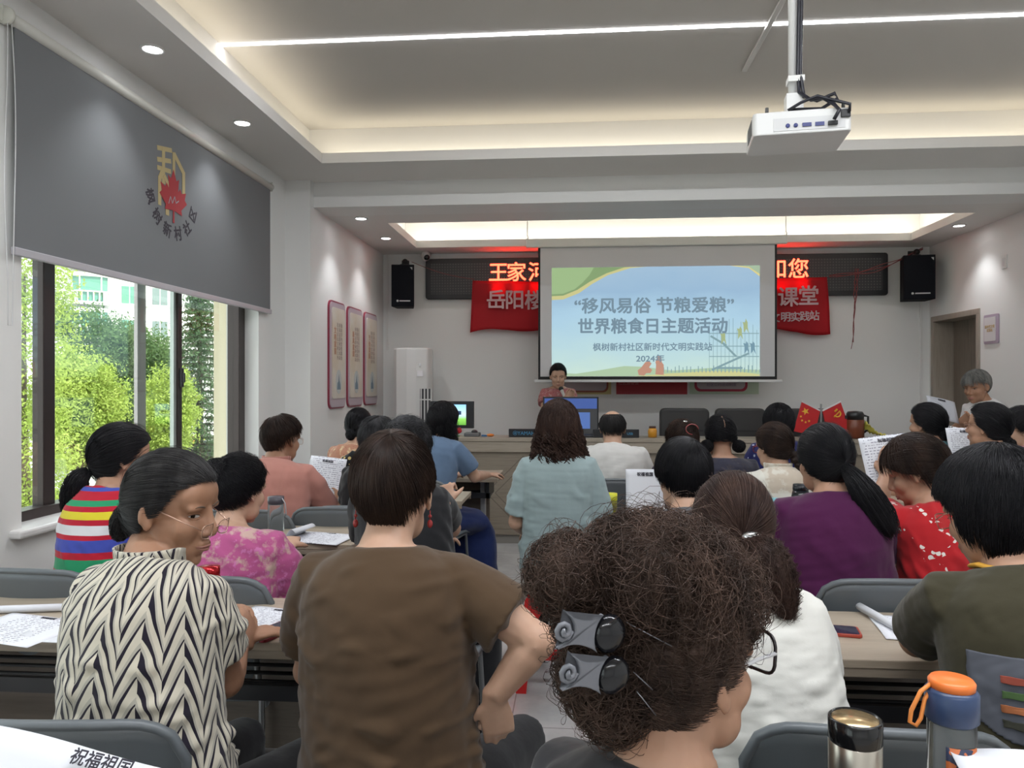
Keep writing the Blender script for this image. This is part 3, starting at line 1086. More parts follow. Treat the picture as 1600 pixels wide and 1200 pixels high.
# projection screen
m_scr = plain('screen_white', (0.60, 0.60, 0.61), 0.85)
m_sblk = plain('screen_black_edge', (0.008, 0.008, 0.009), 0.7)
m_scase = plain('screen_case', (0.66, 0.66, 0.62), 0.4)
YS = 7.75
sx0, sx1 = PY(841, 500, YS).x, PY(1214, 500, YS).x
sz1, sz0 = 2.815, PY(1000, 593, YS).z
t = thing('projection_screen', 'pull-down projection screen with black borders showing a food day slide', 'screen', (0, YS, 0))
B().box(sx0, sx1, 0, 0.004, sz0, sz1).build('screen_border', m_sblk, t)
B().box(sx0 + .022, sx1 - .022, -0.003, 0.0, sz0 + .03, sz1).build('screen_fabric', m_scr, t)
cx0, cx1 = PY(822, 385, YS).x, PY(1229, 385, YS).x
B().box(cx0, cx1, -0.045, 0.045, 2.815, 2.905).build('case', m_scase, t, bevel=0.012)
B().box(sx0 - .04, sx1 + .05, -0.012, 0.014, sz0 - .028, sz0).build('bottom_bar', plain('screen_bar', (.6, .6, .6), .35, .2), t, bevel=.004)
for px in (824, 1228):
    x = PY(px, 360, YS).x
    B().tube([(x, 0, 2.905), (x + .008, 0, 2.93), (x, 0, 2.95), (x, 0, 3.17)], 0.004, 6).tube([(x + .012 * math.cos(i * .6), 0, 2.925 + .018 * math.sin(i * .6)) for i in range(11)], .003, 5).build('hanging_hook', plain('hook_steel', (.45, .42, .38), .35, .8), t)
# the projected slide; the projector's light is put into it as emission
ix0, ix1 = PY(862, 500, YS).x, PY(1187, 500, YS).x
iz0, iz1 = sz0 + .034, PY(1000, 417, YS).z
iw, ih = ix1 - ix0, iz1 - iz0
ms_ = M('slide_sky', (0.02, 0.02, 0.02), 0.9)
sx_, sy_, sz_ = ms_.xyz()
v = (sz_ - iz0) / ih
cl = ms_.noise(1.6, 4, 0.55, (1, 1, 2.2))
base = ms_.ramp(v + (cl - 0.5) * 0.35, [(0.0, '#b9d0c4'), (0.25, '#a9c6cd'), (0.55, '#9dbdd0'), (0.8, '#8ba9c2'), (1.0, '#93aec4')])
ms_.emit(base, 0.70)
B().box(ix0, ix1, -0.005, -0.003, iz0, iz1).build('slide_picture', ms_.m, t)


def slide_mat(name, c, k=0.62):
    m = M('slide_' + name, (0.02, 0.02, 0.02), 0.9)
    m.emit(c, k)
    return m.m


def SP(px, py):
    q = PY(px, py, YS)
    return (min(max(q.x, ix0), ix1), min(max(q.z, iz0), iz1))


def shape(name, pix, mat, off):
    B().prism([SP(*p) for p in pix][::-1], 0.005 + off, 0.0053 + off, XZ).build(name, mat, t)


arc = lambda pts: pts
shape('slide_gold_curve', [(861, 469), (880, 468), (905, 458), (925, 444), (950, 430), (985, 419), (1010, 416), (861, 416)], slide_mat('gold', '#c3bf86'), .0002)
shape('slide_green_curve', [(861, 463), (880, 462), (902, 453), (922, 440), (948, 427), (975, 418), (985, 416), (861, 416)], slide_mat('darkgreen', '#7f9a6c'), .0006)
shape('slide_green_corner', [(861, 460), (880, 459), (898, 452), (910, 442), (921, 430), (928, 417), (861, 417)], slide_mat('green', '#97b382'), .0010)
shape('slide_gold_curve', [(1105, 414), (1140, 413), (1170, 419), (1188, 432), (1188, 427), (1175, 418), (1165, 413)], slide_mat('gold2', '#d4c886'), .0002)
shape('slide_green_corner', [(1150, 413), (1170, 417), (1188, 428), (1188, 412)], slide_mat('green2', '#9fb59a'), .0004)
shape('slide_field', [(861, 588), (861, 582), (900, 584), (940, 578), (975, 572), (1005, 573), (1050, 579), (1110, 575), (1188, 578), (1188, 590)], slide_mat('field', '#a7bf9f'), .0002)
shape('slide_field', [(990, 589), (1040, 584), (1100, 580), (1150, 580), (1188, 585), (1188, 590)], slide_mat('field2', '#c6c58c'), .0006)
sgray = slide_mat('text', '#6f8796', 0.62)
for txt, px, py, sz_t in (('“移风易俗 节粮爱粮”', 1021, 479, 0.168), ('世界粮食日主题活动', 1019, 511, 0.168), ('枫树新村社区新时代文明实践站', 1019, 543, 0.086), ('2024年', 1016, 561, 0.082)):
    x, z = SP(px, py)
    big = sz_t > .1
    o = text_obj('slide_text', txt, sgray, sz_t, t, (x, -0.0068, z), (PI / 2, 0, 0), bold=0.0045 if big else 0.0018, depth=0.0002)
    wd = (o.dimensions.x or 1)
    target = {0: 1.60, 1: 1.50, 2: 1.195, 3: 0.285}[[479, 511, 543, 561].index(py)]
    o.scale.x = target / wd
sorg = slide_mat('orange', '#b88a76')
shape('slide_figures', [(998, 586), (996, 579), (1002, 574), (1008, 566), (1014, 564), (1018, 568), (1014, 574), (1019, 578), (1016, 583), (1010, 583), (1006, 587)], sorg, .0012)
shape('slide_figures', [(1024, 585), (1025, 570), (1024, 566), (1027, 557), (1033, 557), (1034, 566), (1037, 570), (1037, 586)], sorg, .0012)
b = B()
rr = random.Random(3)


def sline(x0, y0, x1, y1, w_=0.004):
    a, c = Vector(SP(x0, y0)), Vector(SP(x1, y1))
    d = (c - a).normalized() * w_
    n = Vector((-d.y, d.x))
    b.prism([tuple(a - n), tuple(c - n), tuple(c + n), tuple(a + n)], 0.006, 0.0063, XZ)


for k in range(13):
    x = 1108 + k * 6.2
    sline(x, 497 + rr.random() * 22, x, 580, .002)
for y in (521, 541, 557):
    sline(1108, y, 1186, y, .004)
for k in range(26):
    x = 1037 + k * 6
    sline(x, 582, x, 582 - rr.uniform(4, 12), .004)
for x0_, y0_, x1_, y1_ in ((1112, 578, 1170, 552), (1120, 575, 1160, 575), (1128, 535, 1150, 557), (1110, 525, 1135, 540)):
    sline(x0_, y0_, x1_, y1_, .010)
b.build('slide_scaffold', slide_mat('scaffold', '#7c9aa0'), t)
for hx, hy, s_ in ((1130, 530, 1), (1156, 522, 1), (1166, 545, 1), (1176, 545, 1), (1165, 512, 1.2)):
    shape('slide_worker', [(hx - 3, hy + 8), (hx - 3 * s_, hy - 4), (hx - 5, hy - 9), (hx - 1, hy - 8), (hx, hy - 12 * s_), (hx + 3, hy - 8), (hx + 3, hy - 1), (hx + 5, hy + 9), (hx + 1, hy + 2)], slide_mat('worker%d' % hx, '#9fae80' if hy < 535 else '#6f90a0'), .0012)

# posters half hidden under the screen
def under(px0, px1, py0, name, lab, mats, ztop=1.75):
    a, c = PY(px0, py0, 8.33), PY(px1, py0, 8.33)
    t = thing('wall_poster', lab, 'poster', ((a.x + c.x) / 2, 8.349, 0))
    return t, (c.x - a.x) / 2, a.z


t, hw, zb = under(895, 955, 616, '', 'yellow poster strip with rounded corner under the left of the screen', None)
B().box(-hw, hw + .0, -.008, 0, zb, 1.8).build('sheet', plain('poster_yellow', (.55, .45, .2), .6), t)
B().prism(rrect(-hw - .15, hw - .03, zb + .02, 1.9, .06), .008, .012, XZ).build('frame_border', plain('poster_brown', (.32, .1, .06), .5), t)
B().prism(rrect(-hw - .13, hw - .05, zb + .04, 1.88, .05), .012, .015, XZ).build('panel_face', plain('poster_mauve', (.42, .36, .38), .5), t)
t, hw, zb = under(963, 1074, 616, '', 'dark red poster under the middle of the projection screen', None)
B().box(-hw, hw, -.012, 0, zb, 1.8).build('sheet', plain('poster_red', (.33, .01, .02), .5), t)
text_obj('small_text', '社区居委会', plain('poster_pink', (.5, .2, .2), .6), .045, t, (-.25, -.0135, 1.43))
t, hw, zb = under(1078, 1186, 616, '', 'white poster with red rounded border under the right of the screen', None)
B().box(-hw, hw, -.006, 0, zb, 1.8).build('sheet', plain('poster_green', (.46, .55, .42), .6), t)
B().prism(rrect(-hw + .05, hw - .12, zb + .03, 1.9, .06), .006, .012, XZ).build('frame_border', plain('poster_border', (.36, .02, .05), .5), t)
B().prism(rrect(-hw + .075, hw - .145, zb + .055, 1.88, .05), .012, .015, XZ).build('panel_face', plain('poster_mauve', (.42, .36, .38), .5), t)
text_obj('small_text', '新时代文明实践站志愿服务\n社区公约活动制度', plain('poster_dark', (.16, .12, .18), .6), .04, t, (-.03, -.0165, 1.43))

# floor-standing air conditioner
c = PY(642, 600, 7.85)
t = thing('air_conditioner', 'tall white floor-standing air conditioner in the front left corner', 'air conditioner', (c.x, 7.98, 0), math.radians(8))
mac = plain('ac_white', (0.70, 0.70, 0.69), 0.3)
B().prism([(-.2, .15), (-.2, -.08), (-.17, -.13), (-.06, -.17), (.04, -.17), (.16, -.14), (.2, -.08), (.2, .15)], 0.04, 1.8).build('cabinet', mac, t, bevel=.015)
B().prism([(-.21, .15), (-.21, -.1), (-.05, -.18), (.05, -.18), (.21, -.1), (.21, .15)], 0, 0.05).build('plinth', plain('ac_plinth', (.45, .45, .45), .4), t)
B().box(.05, .17, -.18, -.14, .45, 1.37, Matrix.Rotation(math.radians(10), 4, 'Z')).build('air_outlet', plain('ac_dark', (.05, .05, .055), .5), t)
b = B()
for x in (.055, .09, .125, .16):
    b.box(x, x + .012, -.187, -.17, .45, 1.37, Matrix.Rotation(math.radians(10), 4, 'Z'))
for z in (.5, .75, 1.0, 1.25):
    b.box(.05, .17, -.184, -.17, z, z + .012, Matrix.Rotation(math.radians(10), 4, 'Z'))
b.build('outlet_vanes', mac, t)
B().ball((.08, -.165, 1.62), (.012, .006, .02), mat=None).box(.05, .11, -.172, -.16, 1.5, 1.56).build('badge', plain('ac_badge', (.85, .85, .88), .2), t)

# bench (long wooden speaker's desk)
m_oak = wood('bench_veneer', (0.27, 0.225, 0.175), (0.215, 0.178, 0.138), 0, 0.45)
m_oakt = wood('bench_top_veneer', (0.36, 0.31, 0.25), (0.29, 0.245, 0.195), 0, 0.4)
YD = 6.66
dx0, dx1 = PY(702, 700, YD).x, PY(1388, 700, YD).x
t = thing('speakers_bench', "long wooden speaker's desk across the front of the room", 'desk', (0, YD, 0))
ZD = 0.945
B().box(dx0 + .02, dx1 - .02, 0.03, .06, 0.08, ZD - .13).build('front_panel', m_oak, t)
B().box(dx0 + .03, dx1 - .03, 0.05, .09, 0, .08).build('plinth', plain('plinth_grey', (.24, .22, .2), .5), t)
B().box(dx0, dx1, -0.01, .34, ZD - .035, ZD).box(dx0, dx1, 0, .05, ZD - .13, ZD - .035).build('gallery_shelf', m_oakt, t, bevel=.004)
B().box(dx0 + .02, dx1 - .02, .08, .56, .73, .76).build('worktop', m_oakt, t, bevel=.003)
for x in (dx0, dx1 - .03):
    B().box(x, x + .03, 0.0, .56, 0, ZD - .035).build('side_panel', m_oak, t, bevel=.003)
b = B()
mgv = plain('groove', (0.16, 0.13, 0.1), 0.6)


def gl_(x0, z0, x1, z1, w_=.004):
    a, c = Vector((x0, z0)), Vector((x1, z1))
    d = (c - a).normalized() * w_
    n = Vector((-d.y, d.x))
    b.prism([tuple(a - n), tuple(c - n), tuple(c + n), tuple(a + n)], -0.03, -0.0285, XZ)


for xc in (-.45, .75, 1.95):
    gl_(xc - .33, .45, xc, .78)
    gl_(xc, .78, xc + .33, .45)
    gl_(xc + .33, .45, xc, .12)
    gl_(xc, .12, xc - .33, .45)
    gl_(xc - .25, .45, xc, .70)
    gl_(xc, .70, xc + .25, .45)
    gl_(xc + .25, .45, xc, .20)
    gl_(xc, .20, xc - .25, .45)
gl_(dx0 + .02, .13, dx1 - .02, .13, .003)
b.build('diamond_groove', mgv, t)

# high-backed chairs behind the bench
m_lea = plain('dark_leather', (0.035, 0.034, 0.034), 0.5, bump=(90, .2, .003))
first = None
for px, lab in ((1069, 'dark upholstered conference chair behind the bench, left of three'), (1156, 'dark upholstered conference chair behind the bench, middle of three'), (1262, 'dark upholstered conference chair behind the flags')):
    c = PY(px, 640, 7.62)
    if first is None:
        t = thing('conference_chair', lab, 'chair', (c.x, 7.62, 0), 0, 'dark chairs behind the bench')
        o = B().prism(rrect(-.24, .24, .52, 1.18, .05), -.05, .05, XZ).build('backrest', m_lea, t, bevel=.02, seg=3)
        B().prism([(-.19, .95), (.19, .95), (.21, .97), (-.21, .97)], .045, .056, XZ).build('seam', plain('seam_dark', (.02, .02, .02), .6), t)
        B().box(-.24, .24, -.5, .02, .42, .53).build('seat', m_lea, t, bevel=.03, seg=3)
        B().tube([(0, -.2, .1), (0, -.2, .43)], .03, 12).build('gas_column', plain('chrome', (.6, .6, .6), .2, 1), t)
        for k in range(5):
            a = k * 2 * PI / 5
            B().tube([(0, -.2, .1), (.26 * math.cos(a), -.2 + .26 * math.sin(a), .055)], [.025, .015], 8).ball((.26 * math.cos(a), -.2 + .26 * math.sin(a), .028), .028).build('leg', plain('black_plastic', (0.02, 0.02, 0.022), 0.4), t)
        for sx in (-1, 1):
            B().tube([(sx * .26, -.05, .5), (sx * .28, -.06, .68), (sx * .28, -.35, .7), (sx * .26, -.38, .5)], .018, 8).build('armrest', plain('black_plastic', (0.02, 0.02, 0.022), 0.4), t)
        first = t
    else:
        t = copy_tree(first)
        t.location = (c.x, 7.62, 0)
        t['label'] = lab

# things on the bench -----------------------------------------------------
def onbench(px, dy=.15):
    return PY(px, 680, YD + dy).x


x = onbench(822)
m_mx = plain('mixer_black', (.012, .013, .016), .4)
t = thing('audio_mixer', 'black audio device with blue lettering at the left on the bench', 'mixer', (x, YD + .17, ZD))
B().prism([(0, 0), (.22, 0), (.22, .03), (.02, .075), (0, .075)], -.15, .15, Matrix(((0, 0, 1, 0), (1, 0, 0, -.11), (0, 1, 0, 0), (0, 0, 0, 1)))).build('body', m_mx, t, bevel=.004)
text_obj('lettering', '⊛YAMAHA', plain('yamaha_blue', (.05, .2, .35), .4), .045, t, (.0, -.1115, .035), (PI / 2, 0, 0), bold=.0008)
x = onbench(962)
t = thing('audio_mixer', 'black audio device right of the laptop on the bench', 'mixer', (x, YD + .17, ZD))
B().prism([(0, 0), (.22, 0), (.22, .03), (.02, .075), (0, .075)], -.20, .20, Matrix(((0, 0, 1, 0), (1, 0, 0, -.11), (0, 1, 0, 0), (0, 0, 0, 1)))).build('body', m_mx, t, bevel=.004)
text_obj('lettering', 'USB', plain('yamaha_blue', (.05, .2, .35), .4), .03, t, (.12, -.1115, .035), (PI / 2, 0, 0), bold=.0008)

x = onbench(905)
t = thing('laptop', 'open black laptop with a blue screen on the bench', 'laptop', (x, YD + .2, ZD))
B().box(-.17, .17, -.12, .10, 0, .018).build('base', m_mx, t, bevel=.003)
B().box(-.17, .17, -.006, .006, 0, .235, T(0, .10, .015) @ Matrix.Rotation(math.radians(-10), 4, 'X')).build('lid', m_mx, t, bevel=.003)
mb2 = M('laptop_blue', (.02, .02, .02), .4)
mb2.emit('#3d62a8', .6)
B().box(-.13, .10, -.009, -.006, .05, .20, T(0, .10, .015) @ Matrix.Rotation(math.radians(-10), 4, 'X')).build('display', mb2.m, t)
B().box(-.13, .13, -.10, .02, .018, .021).build('keyboard', plain('key_grey', (.03, .03, .035), .6), t)
mb3 = M('monitor_blue', (.02, .02, .02), .4)
mb3.emit('#3b579c', .58)
x = onbench(885, .44)
t = thing('desktop_monitor', 'blue screen showing above the laptop, behind the curly long hair', 'monitor', (x, YD + .44, .76))
B().box(-.22, .30, 0, .03, .18, .54).tube([(0, .02, .02), (0, .02, .22)], .02, 8).box(-.12, .12, -.08, .1, 0, .015).build('housing', m_mx, t, bevel=.003)
B().box(-.205, .285, -.003, 0, .195, .525).build('display', mb3.m, t)

x = onbench(1020, .1)
t = thing('honey_jar', 'orange jar with a brown lid on the bench', 'jar', (x, YD + .13, ZD))
B().lathe([(.02, 0), (.038, .003), (.04, .06), (.03, .085)], 20).build('jar_body', plain('amber', (.62, .28, .03), .25), t)
B().lathe([(.031, .082), (.031, .1), (.005, .1)], 20).build('lid', plain('lid_brown', (.08, .035, .02), .4), t)

# flag stand
x = onbench(1284, .15)
t = thing('flag_stand', 'pair of small red flags standing like an open fan on the bench', 'flags', (x, YD + .17, ZD))
mfr = plain('flag_red', (.52, .012, .015), .4)
mfy = plain('flag_yellow', (.8, .48, .04), .4)
B().prism([(.0, .0), (-.03, .10), (-.0, .30), (-.0, .305), (-.13, .32), (-.21, .015)][::-1] if 0 else [(-.01, .235), (-.165, .315), (-.235, .06), (-.06, .02)][::-1], -.01, .01, XZ).build('flag_panel', mfr, t, bevel=.002)
B().prism([(.01, .235), (.165, .315), (.26, .04), (.06, .02)], -.01, .01, XZ).build('flag_panel', mfr, t, bevel=.002)
B().box(-.006, .006, -.006, .006, 0, .3).box(-.08, .08, -.04, .04, 0, .012).build('pole', plain('pole_grey', (.3, .3, .3), .3, .5), t)
B().prism([(-.01, .235), (-.165, .315), (-.167, .325), (-.01, .248)], -.014, .014, XZ).prism([(.01, .235), (.01, .248), (.167, .325), (.165, .315)], -.014, .014, XZ).build('edge_trim', plain('flag_edge', (.75, .7, .7), .4), t)


def star(cx, cz, r, rot=0):
    return [(cx + (r if i % 2 == 0 else r * .4) * math.cos(math.radians(90 + 36 * i + rot)), cz + (r if i % 2 == 0 else r * .4) * math.sin(math.radians(90 + 36 * i + rot))) for i in range(10)]


b = B().prism(star(-.135, .235, .034, 20), .010, .013, XZ)
for q in ((-.175, .19), (-.165, .155), (-.135, .14), (-.105, .15)):
    b.prism(star(q[0], q[1], .012, 10), .010, .013, XZ)
b.build('star', mfy, t)
ms2 = B()
cx, cz = .135, .215
ms2.tube([(cx + .028 * math.cos(math.radians(a)), -.011, cz + .028 * math.sin(math.radians(a))) for a in range(-150, 61, 15)], .006, 6)
ms2.tube([(cx - .028, -.012, cz - .03), (cx + .022, -.012, cz + .025)], .005, 6).tube([(cx - .022, -.012, cz + .018), (cx + .0, -.012, cz + .04)], .008, 6)
ms2.build('hammer_and_sickle', mfy, t)

x = onbench(1336, .17)
t = thing('thermos_kettle', 'brown insulated kettle with a black lid beside the flags', 'kettle', (x, YD + .17, ZD))
B().lathe([(.06, 0), (.075, .01), (.075, .16), (.07, .165)], 24).build('kettle_body', plain('kettle_brown', (.17, .045, .02), .3), t)
B().lathe([(.072, .163), (.072, .215), (.06, .235), (.01, .24)], 24).box(-.09, -.06, -.015, .015, .17, .2).tube([(.072, 0, .2), (.11, 0, .19), (.11, 0, .08), (.075, 0, .05)], .01, 8).build('lid', plain('kettle_black', (.015, .015, .016), .3), t)
b = B().grid(lambda u, v: (x + .075 + .17 * u, YD + .12 + .12 * v, ZD + .02 + (.12 * (1 - u) ** 2 + .02) * (0.7 + .3 * math.sin(9 * v + 5 * u)) + .008 * math.sin(40 * u)), 16, 10)
prop(b.build('yellow_cloth', plain('yellow_plastic_bag', (.62, .56, .1), .5), solid=.003), 'crumpled yellow cloth at the right end of the bench', 'cloth')

# monitor and small things at the left end, on a side desk
t = thing('side_desk', "small wooden desk under the computer monitor, at the bench's left end", 'desk', (-1.55, 6.75, 0))
B().box(-.45, .40, 0, .55, .70, .73).build('tabletop', m_oakt, t, bevel=.004)
B().box(-.45, -.42, .02, .53, 0, .70).build('side_panel', m_oak, t)
B().box(.37, .40, .02, .53, 0, .70).build('side_panel', m_oak, t)
B().box(-.42, .37, .04, .06, .2, .70).build('front_panel', m_oak, t)
c = PY(706, 648, 6.95)
t = thing('computer_monitor', 'black computer monitor showing the green slide, left of the bench', 'monitor', (c.x, 6.95, .73), math.radians(-4))
hz = c.z - .73
B().box(-.205, .205, 0, .035, hz - .125, hz + .125).build('housing', m_mx, t, bevel=.004)
B().tube([(0, .03, .01), (0, .03, hz - .05)], .022, 8).build('stand', m_mx, t)
B().box(-.12, .12, -.07, .11, 0, .014).build('foot', m_mx, t, bevel=.004)
mm = M('monitor_slide', (.02, .02, .02), .4)
mx_, my_, mz_ = mm.xyz()
mm.emit(mm.ramp((mz_ - (hz - .1)) / .2, [(0.0, '#4f8f2f'), (0.3, '#7fc04f'), (0.5, '#b8dbe0'), (1.0, '#7fb8e8')]), 1.0)
B().box(-.10, .135, -.003, 0, hz - .095, hz + .095).build('display', mm.m, t)
B().box(-.05, .09, -.005, -.003, hz + .0, hz + .035).build('display_text', plain('disp_txt', (.05, .12, .3), .5), t)
x = onbench(738)
t = thing('card_reader', 'small grey box with a rounded black top at the left end of the bench', 'device', (x, YD + .15, ZD))
B().box(-.07, .07, -.06, .06, 0, .035).build('case', plain('device_grey', (.12, .12, .125), .4), t, bevel=.008)
B().ball((.02, 0, .04), (.03, .03, .02)).build('dome', m_mx, t)
x = onbench(716)
t = thing('red_flower', 'red artificial flower beside the monitor at the left of the bench', 'flower', (x, YD + .12, ZD))
b = B()
for k in range(9):
    a = k * 0.7
    b.ball((.022 * math.cos(a), .022 * math.sin(a), .05 + .012 * math.sin(k * 2)), (.016, .016, .02), 8, 6)
b.build('petals', plain('petal_red', (.45, .01, .02), .5), t)
B().tube([(0, 0, 0), (0, 0, .045)], .004, 6).lathe([(.02, 0), (.02, .008), (.003, .01)], 12).build('stem', plain('stem_green', (.05, .15, .04), .5), t)
x = onbench(765)
t = thing('desk_toy', 'small orange and blue object on the bench left of the audio device', 'object', (x, YD + .12, ZD))
B().ball((0.01, 0, .014), (.035, .02, .014)).build('orange_piece', plain('orange_plastic', (.7, .2, .03), .4), t)
B().box(-.07, -.02, -.015, .015, 0, .016).build('blue_piece', plain('blue_plastic', (.04, .12, .25), .4), t, bevel=.003)

# projector on its ceiling pole
c = P(1250, 205, 2.6)
t = thing('projector', 'white ceiling projector with black cables hanging on a pole', 'projector', c, math.radians(-7))
mpw = plain('projector_white', (.72, .72, .71), .35)
B().prism([(-.155, -.10), (.135, -.10), (.145, -.09), (.145, .12), (.13, .135), (-.15, .135), (-.165, .12), (-.165, -.09)], -.038, .038).prism([(-.12, -.08), (.11, -.08), (.11, .11), (-.12, .11)], .038, .046).build('housing', mpw, t, bevel=.006)
B().box(-.10, .125, -.102, -.099, -.028, .014).build('port_panel', plain('projector_panel', (.62, .62, .62), .4), t)
b = B()
for i, x in enumerate((-.055, -.03)):
    b.lathe([(.001, 0), (.007, 0), (.007, .003), (.001, .003)], 12, mat=T(x, -.102, -.012) @ Matrix.Rotation(PI / 2, 4, 'X'))
for x, w_ in ((.005, .014), (.045, .014)):
    b.box(x - w_, x + w_, -.106, -.102, -.018, -.006)
b.build('port', plain('port_blue', (.05, .06, .2), .4), t)
B().box(.11, .14, -.108, -.098, .004, .03).box(.07, .10, -.112, -.102, -.02, -.006).build('plug', plain('black_plastic', (0.02, 0.02, 0.022), 0.4), t, bevel=.002)
b = B()
for i in range(9):
    b.box(-.1672, -.165, -.06, .06, -.022 + i * .006, -.0195 + i * .006)
b.build('side_vent', plain('vent_grey', (.2, .2, .2), .5), t)
for x, y in ((-.12, -.09), (.12, -.09)):
    B().tube([(x, y, .038), (x, y, .056)], .006, 8).build('screw', plain('screw_dark', (.08, .08, .08), .4), t)
zc = ZU - c.z
B().tube([(-.02, .02, .09), (-.02, .02, zc)], .016, 12).box(-.045, .01, -.01, .05, .05, .13).tube([(-.10, -.02, .052), (.08, .06, .052)], .008, 8).tube([(.06, -.04, .052), (-.12, .08, .052)], .008, 8).build('mount_pole', mpw, t)
b = B()
mcab = plain('cable_black', (.012, .012, .02), .4)
b.tube([(-.005, -.0, zc), (-.003, -.004, .5), (-.008, -.004, .2), (-.004, -.01, .13), (.03, -.04, .09), (.06, -.08, .08), (.09, -.10, .05), (.1, -.13, .02), (.085, -.125, -.008)], .0062, 8)
b.tube([(.006, -.002, zc), (.004, -.006, .45), (.0, -.004, .2), (.01, -.02, .11), (.05, -.03, .09), (.1, -.06, .10), (.105, -.08, .075), (.06, -.05, .055), (-.04, -.06, .055)], .0062, 8)
b.tube([(-.05, -.07, .05), (-.01, -.08, .07), (.04, -.09, .085), (.10, -.10, .06), (.135, -.12, .04), (.135, -.11, .02)], .0055, 8)
b.build('cable', mcab, t)
for z in (.17, .62, .9):
    B().box(-.04, .014, -.012, .04, z, z + .02).build('cable_tie', plain('tape_white', (.75, .75, .73), .5), t)
t = B().box(1.045, 1.075, 1.0, 4.82, ZU - .016, ZU).build('cable_trunking', plain('trunking_white', (.62, .6, .57), .5), bevel=.003)
prop(t, 'slim white cable trunking crossing the ceiling beside the projector pole', 'conduit')
# ================================================================ PEOPLE
RNG = np.random.default_rng(11)


def np_noise(p, scale, seed, octv=5):
    """smooth folded noise on (n,3) points"""
    r = np.random.default_rng(seed)
    out = np.zeros(len(p))
    for i in range(octv):
        k = r.normal(size=3) * scale * (1.35 ** i)
        k2 = r.normal(size=3) * scale * 0.8
        out += np.sin(p @ k + r.uniform(0, 6) + 1.6 * np.sin(p @ k2 + r.uniform(0, 6))) / (1.2 ** i)
    return out / octv


def union_mesh(b, voxel, smooth=2):
    me = bpy.data.meshes.new('tmp')
    me.from_pydata(b.v, [], b.f)
    me.update()
    o = bpy.data.objects.new('tmp', me)
    COL.objects.link(o)
    m = o.modifiers.new('r', 'REMESH')
    m.mode = 'VOXEL'
    m.voxel_size = voxel
    if smooth:
        q = o.modifiers.new('s', 'SMOOTH')
        q.factor = 0.5
        q.iterations = smooth
    dg = bpy.context.evaluated_depsgraph_get()
    ev = bpy.data.meshes.new_from_object(o.evaluated_get(dg), depsgraph=dg)
    n = len(ev.vertices)
    v = np.empty(n * 3, np.float32)
    ev.vertices.foreach_get('co', v)
    nn = np.empty(n * 3, np.float32)
    ev.vertex_normals.foreach_get('vector', nn)
    f = np.empty(len(ev.loops), np.int32)
    ev.loops.foreach_get('vertex_index', f)
    bpy.data.objects.remove(o)
    bpy.data.meshes.remove(ev)
    bpy.data.meshes.remove(me)
    return v.reshape(-1, 3).astype(np.float64), nn.reshape(-1, 3).astype(np.float64), f.reshape(-1, 4)


# ---- hair -------------------------------------------------------------------
HC = np.array([0, -.012, .028])
HR = np.array([.0775, .0965, .0915])


def norm(a):
    return a / (np.linalg.norm(a, axis=-1, keepdims=True) + 1e-9)


def hairline(d, h, nw=None):
    """positive inside the hair region for unit directions d; h = (nape, ear, temple, front)"""
    phi = np.degrees(np.abs(np.arctan2(d[..., 0], -d[..., 1])))
    nw = (h[4] if len(h) > 4 else 45)
    lim = np.interp(phi, [0, nw, nw + 33, 92, 104, 122, 150, 180], [h[0], h[0] + .04, h[1] - .25, h[1] + .08, h[1] + .12, h[2], h[3] - .06, h[3]])
    return d[..., 2] - lim


def strand_mesh(p, r, taper=True):
    """p (n,K,3) polylines, r radius -> three-sided tubes"""
    n, K, _ = p.shape
    t = np.gradient(p, axis=1)
    t = norm(t)
    ref = np.array([0.31, 0.52, 0.8])
    a = norm(np.cross(t, ref))
    b = np.cross(t, a)
    k = np.linspace(0, 1, K)
    rad = (np.minimum(1, 0.35 + 3 * k) * np.minimum(1, 0.25 + 2.2 * (1 - k))) if taper else np.ones(K)
    rr = (np.asarray(r).reshape(-1, 1) * rad[None, :])[..., None]
    vs = []
    for q in range(3):
        an = 2 * PI * q / 3
        vs.append(p + (a * math.cos(an) + b * math.sin(an)) * rr)
    v = np.stack(vs, 2)             # n,K,3,3
    idx = np.arange(n * K * 3).reshape(n, K, 3)
    fs = []
    for q in range(3):
        q2 = (q + 1) % 3
        fs.append(np.stack([idx[:, :-1, q], idx[:, :-1, q2], idx[:, 1:, q2], idx[:, 1:, q]], -1).reshape(-1, 4))
    return v.reshape(-1, 3), np.concatenate(fs)


def low(v, C):
    """the back of the head runs a little lower than an ellipsoid"""
    z = v[..., 2] - C[2]
    v = v.copy()
    v[..., 2] = C[2] + np.where(z < 0, z * 1.16, z)
    return v


def cap_mesh(h, thick, vol=None, R=HR, C=HC, nu=64, nv=40, rough=0.02, seed=0, sink=.88):
    th = np.linspace(0.03, PI - .03, nv)
    ph = np.linspace(0, 2 * PI, nu, endpoint=False)
    T_, P_ = np.meshgrid(th, ph, indexing='ij')
    d = np.stack([np.sin(T_) * np.cos(P_), np.sin(T_) * np.sin(P_), np.cos(T_)], -1)
    m = np.clip(hairline(d, h) / .10, 0, 1)
    m = m * m * (3 - 2 * m)
    tk = thick(d) if callable(thick) else thick
    s = sink + (1 + tk - sink) * m
    s = s * (1 + rough * m * np_noise(d.reshape(-1, 3), 9, seed).reshape(nv, nu))
    v = C + R * d * s[..., None]
    v = low(v, C)
    idx = np.arange(nv * nu).reshape(nv, nu)
    i2 = np.roll(idx, -1, 1)
    f = np.stack([idx[:-1], idx[1:], i2[1:], i2[:-1]], -1).reshape(-1, 4)
    # close the poles with tiny collapsed fans (quads)
    return v.reshape(-1, 3), f


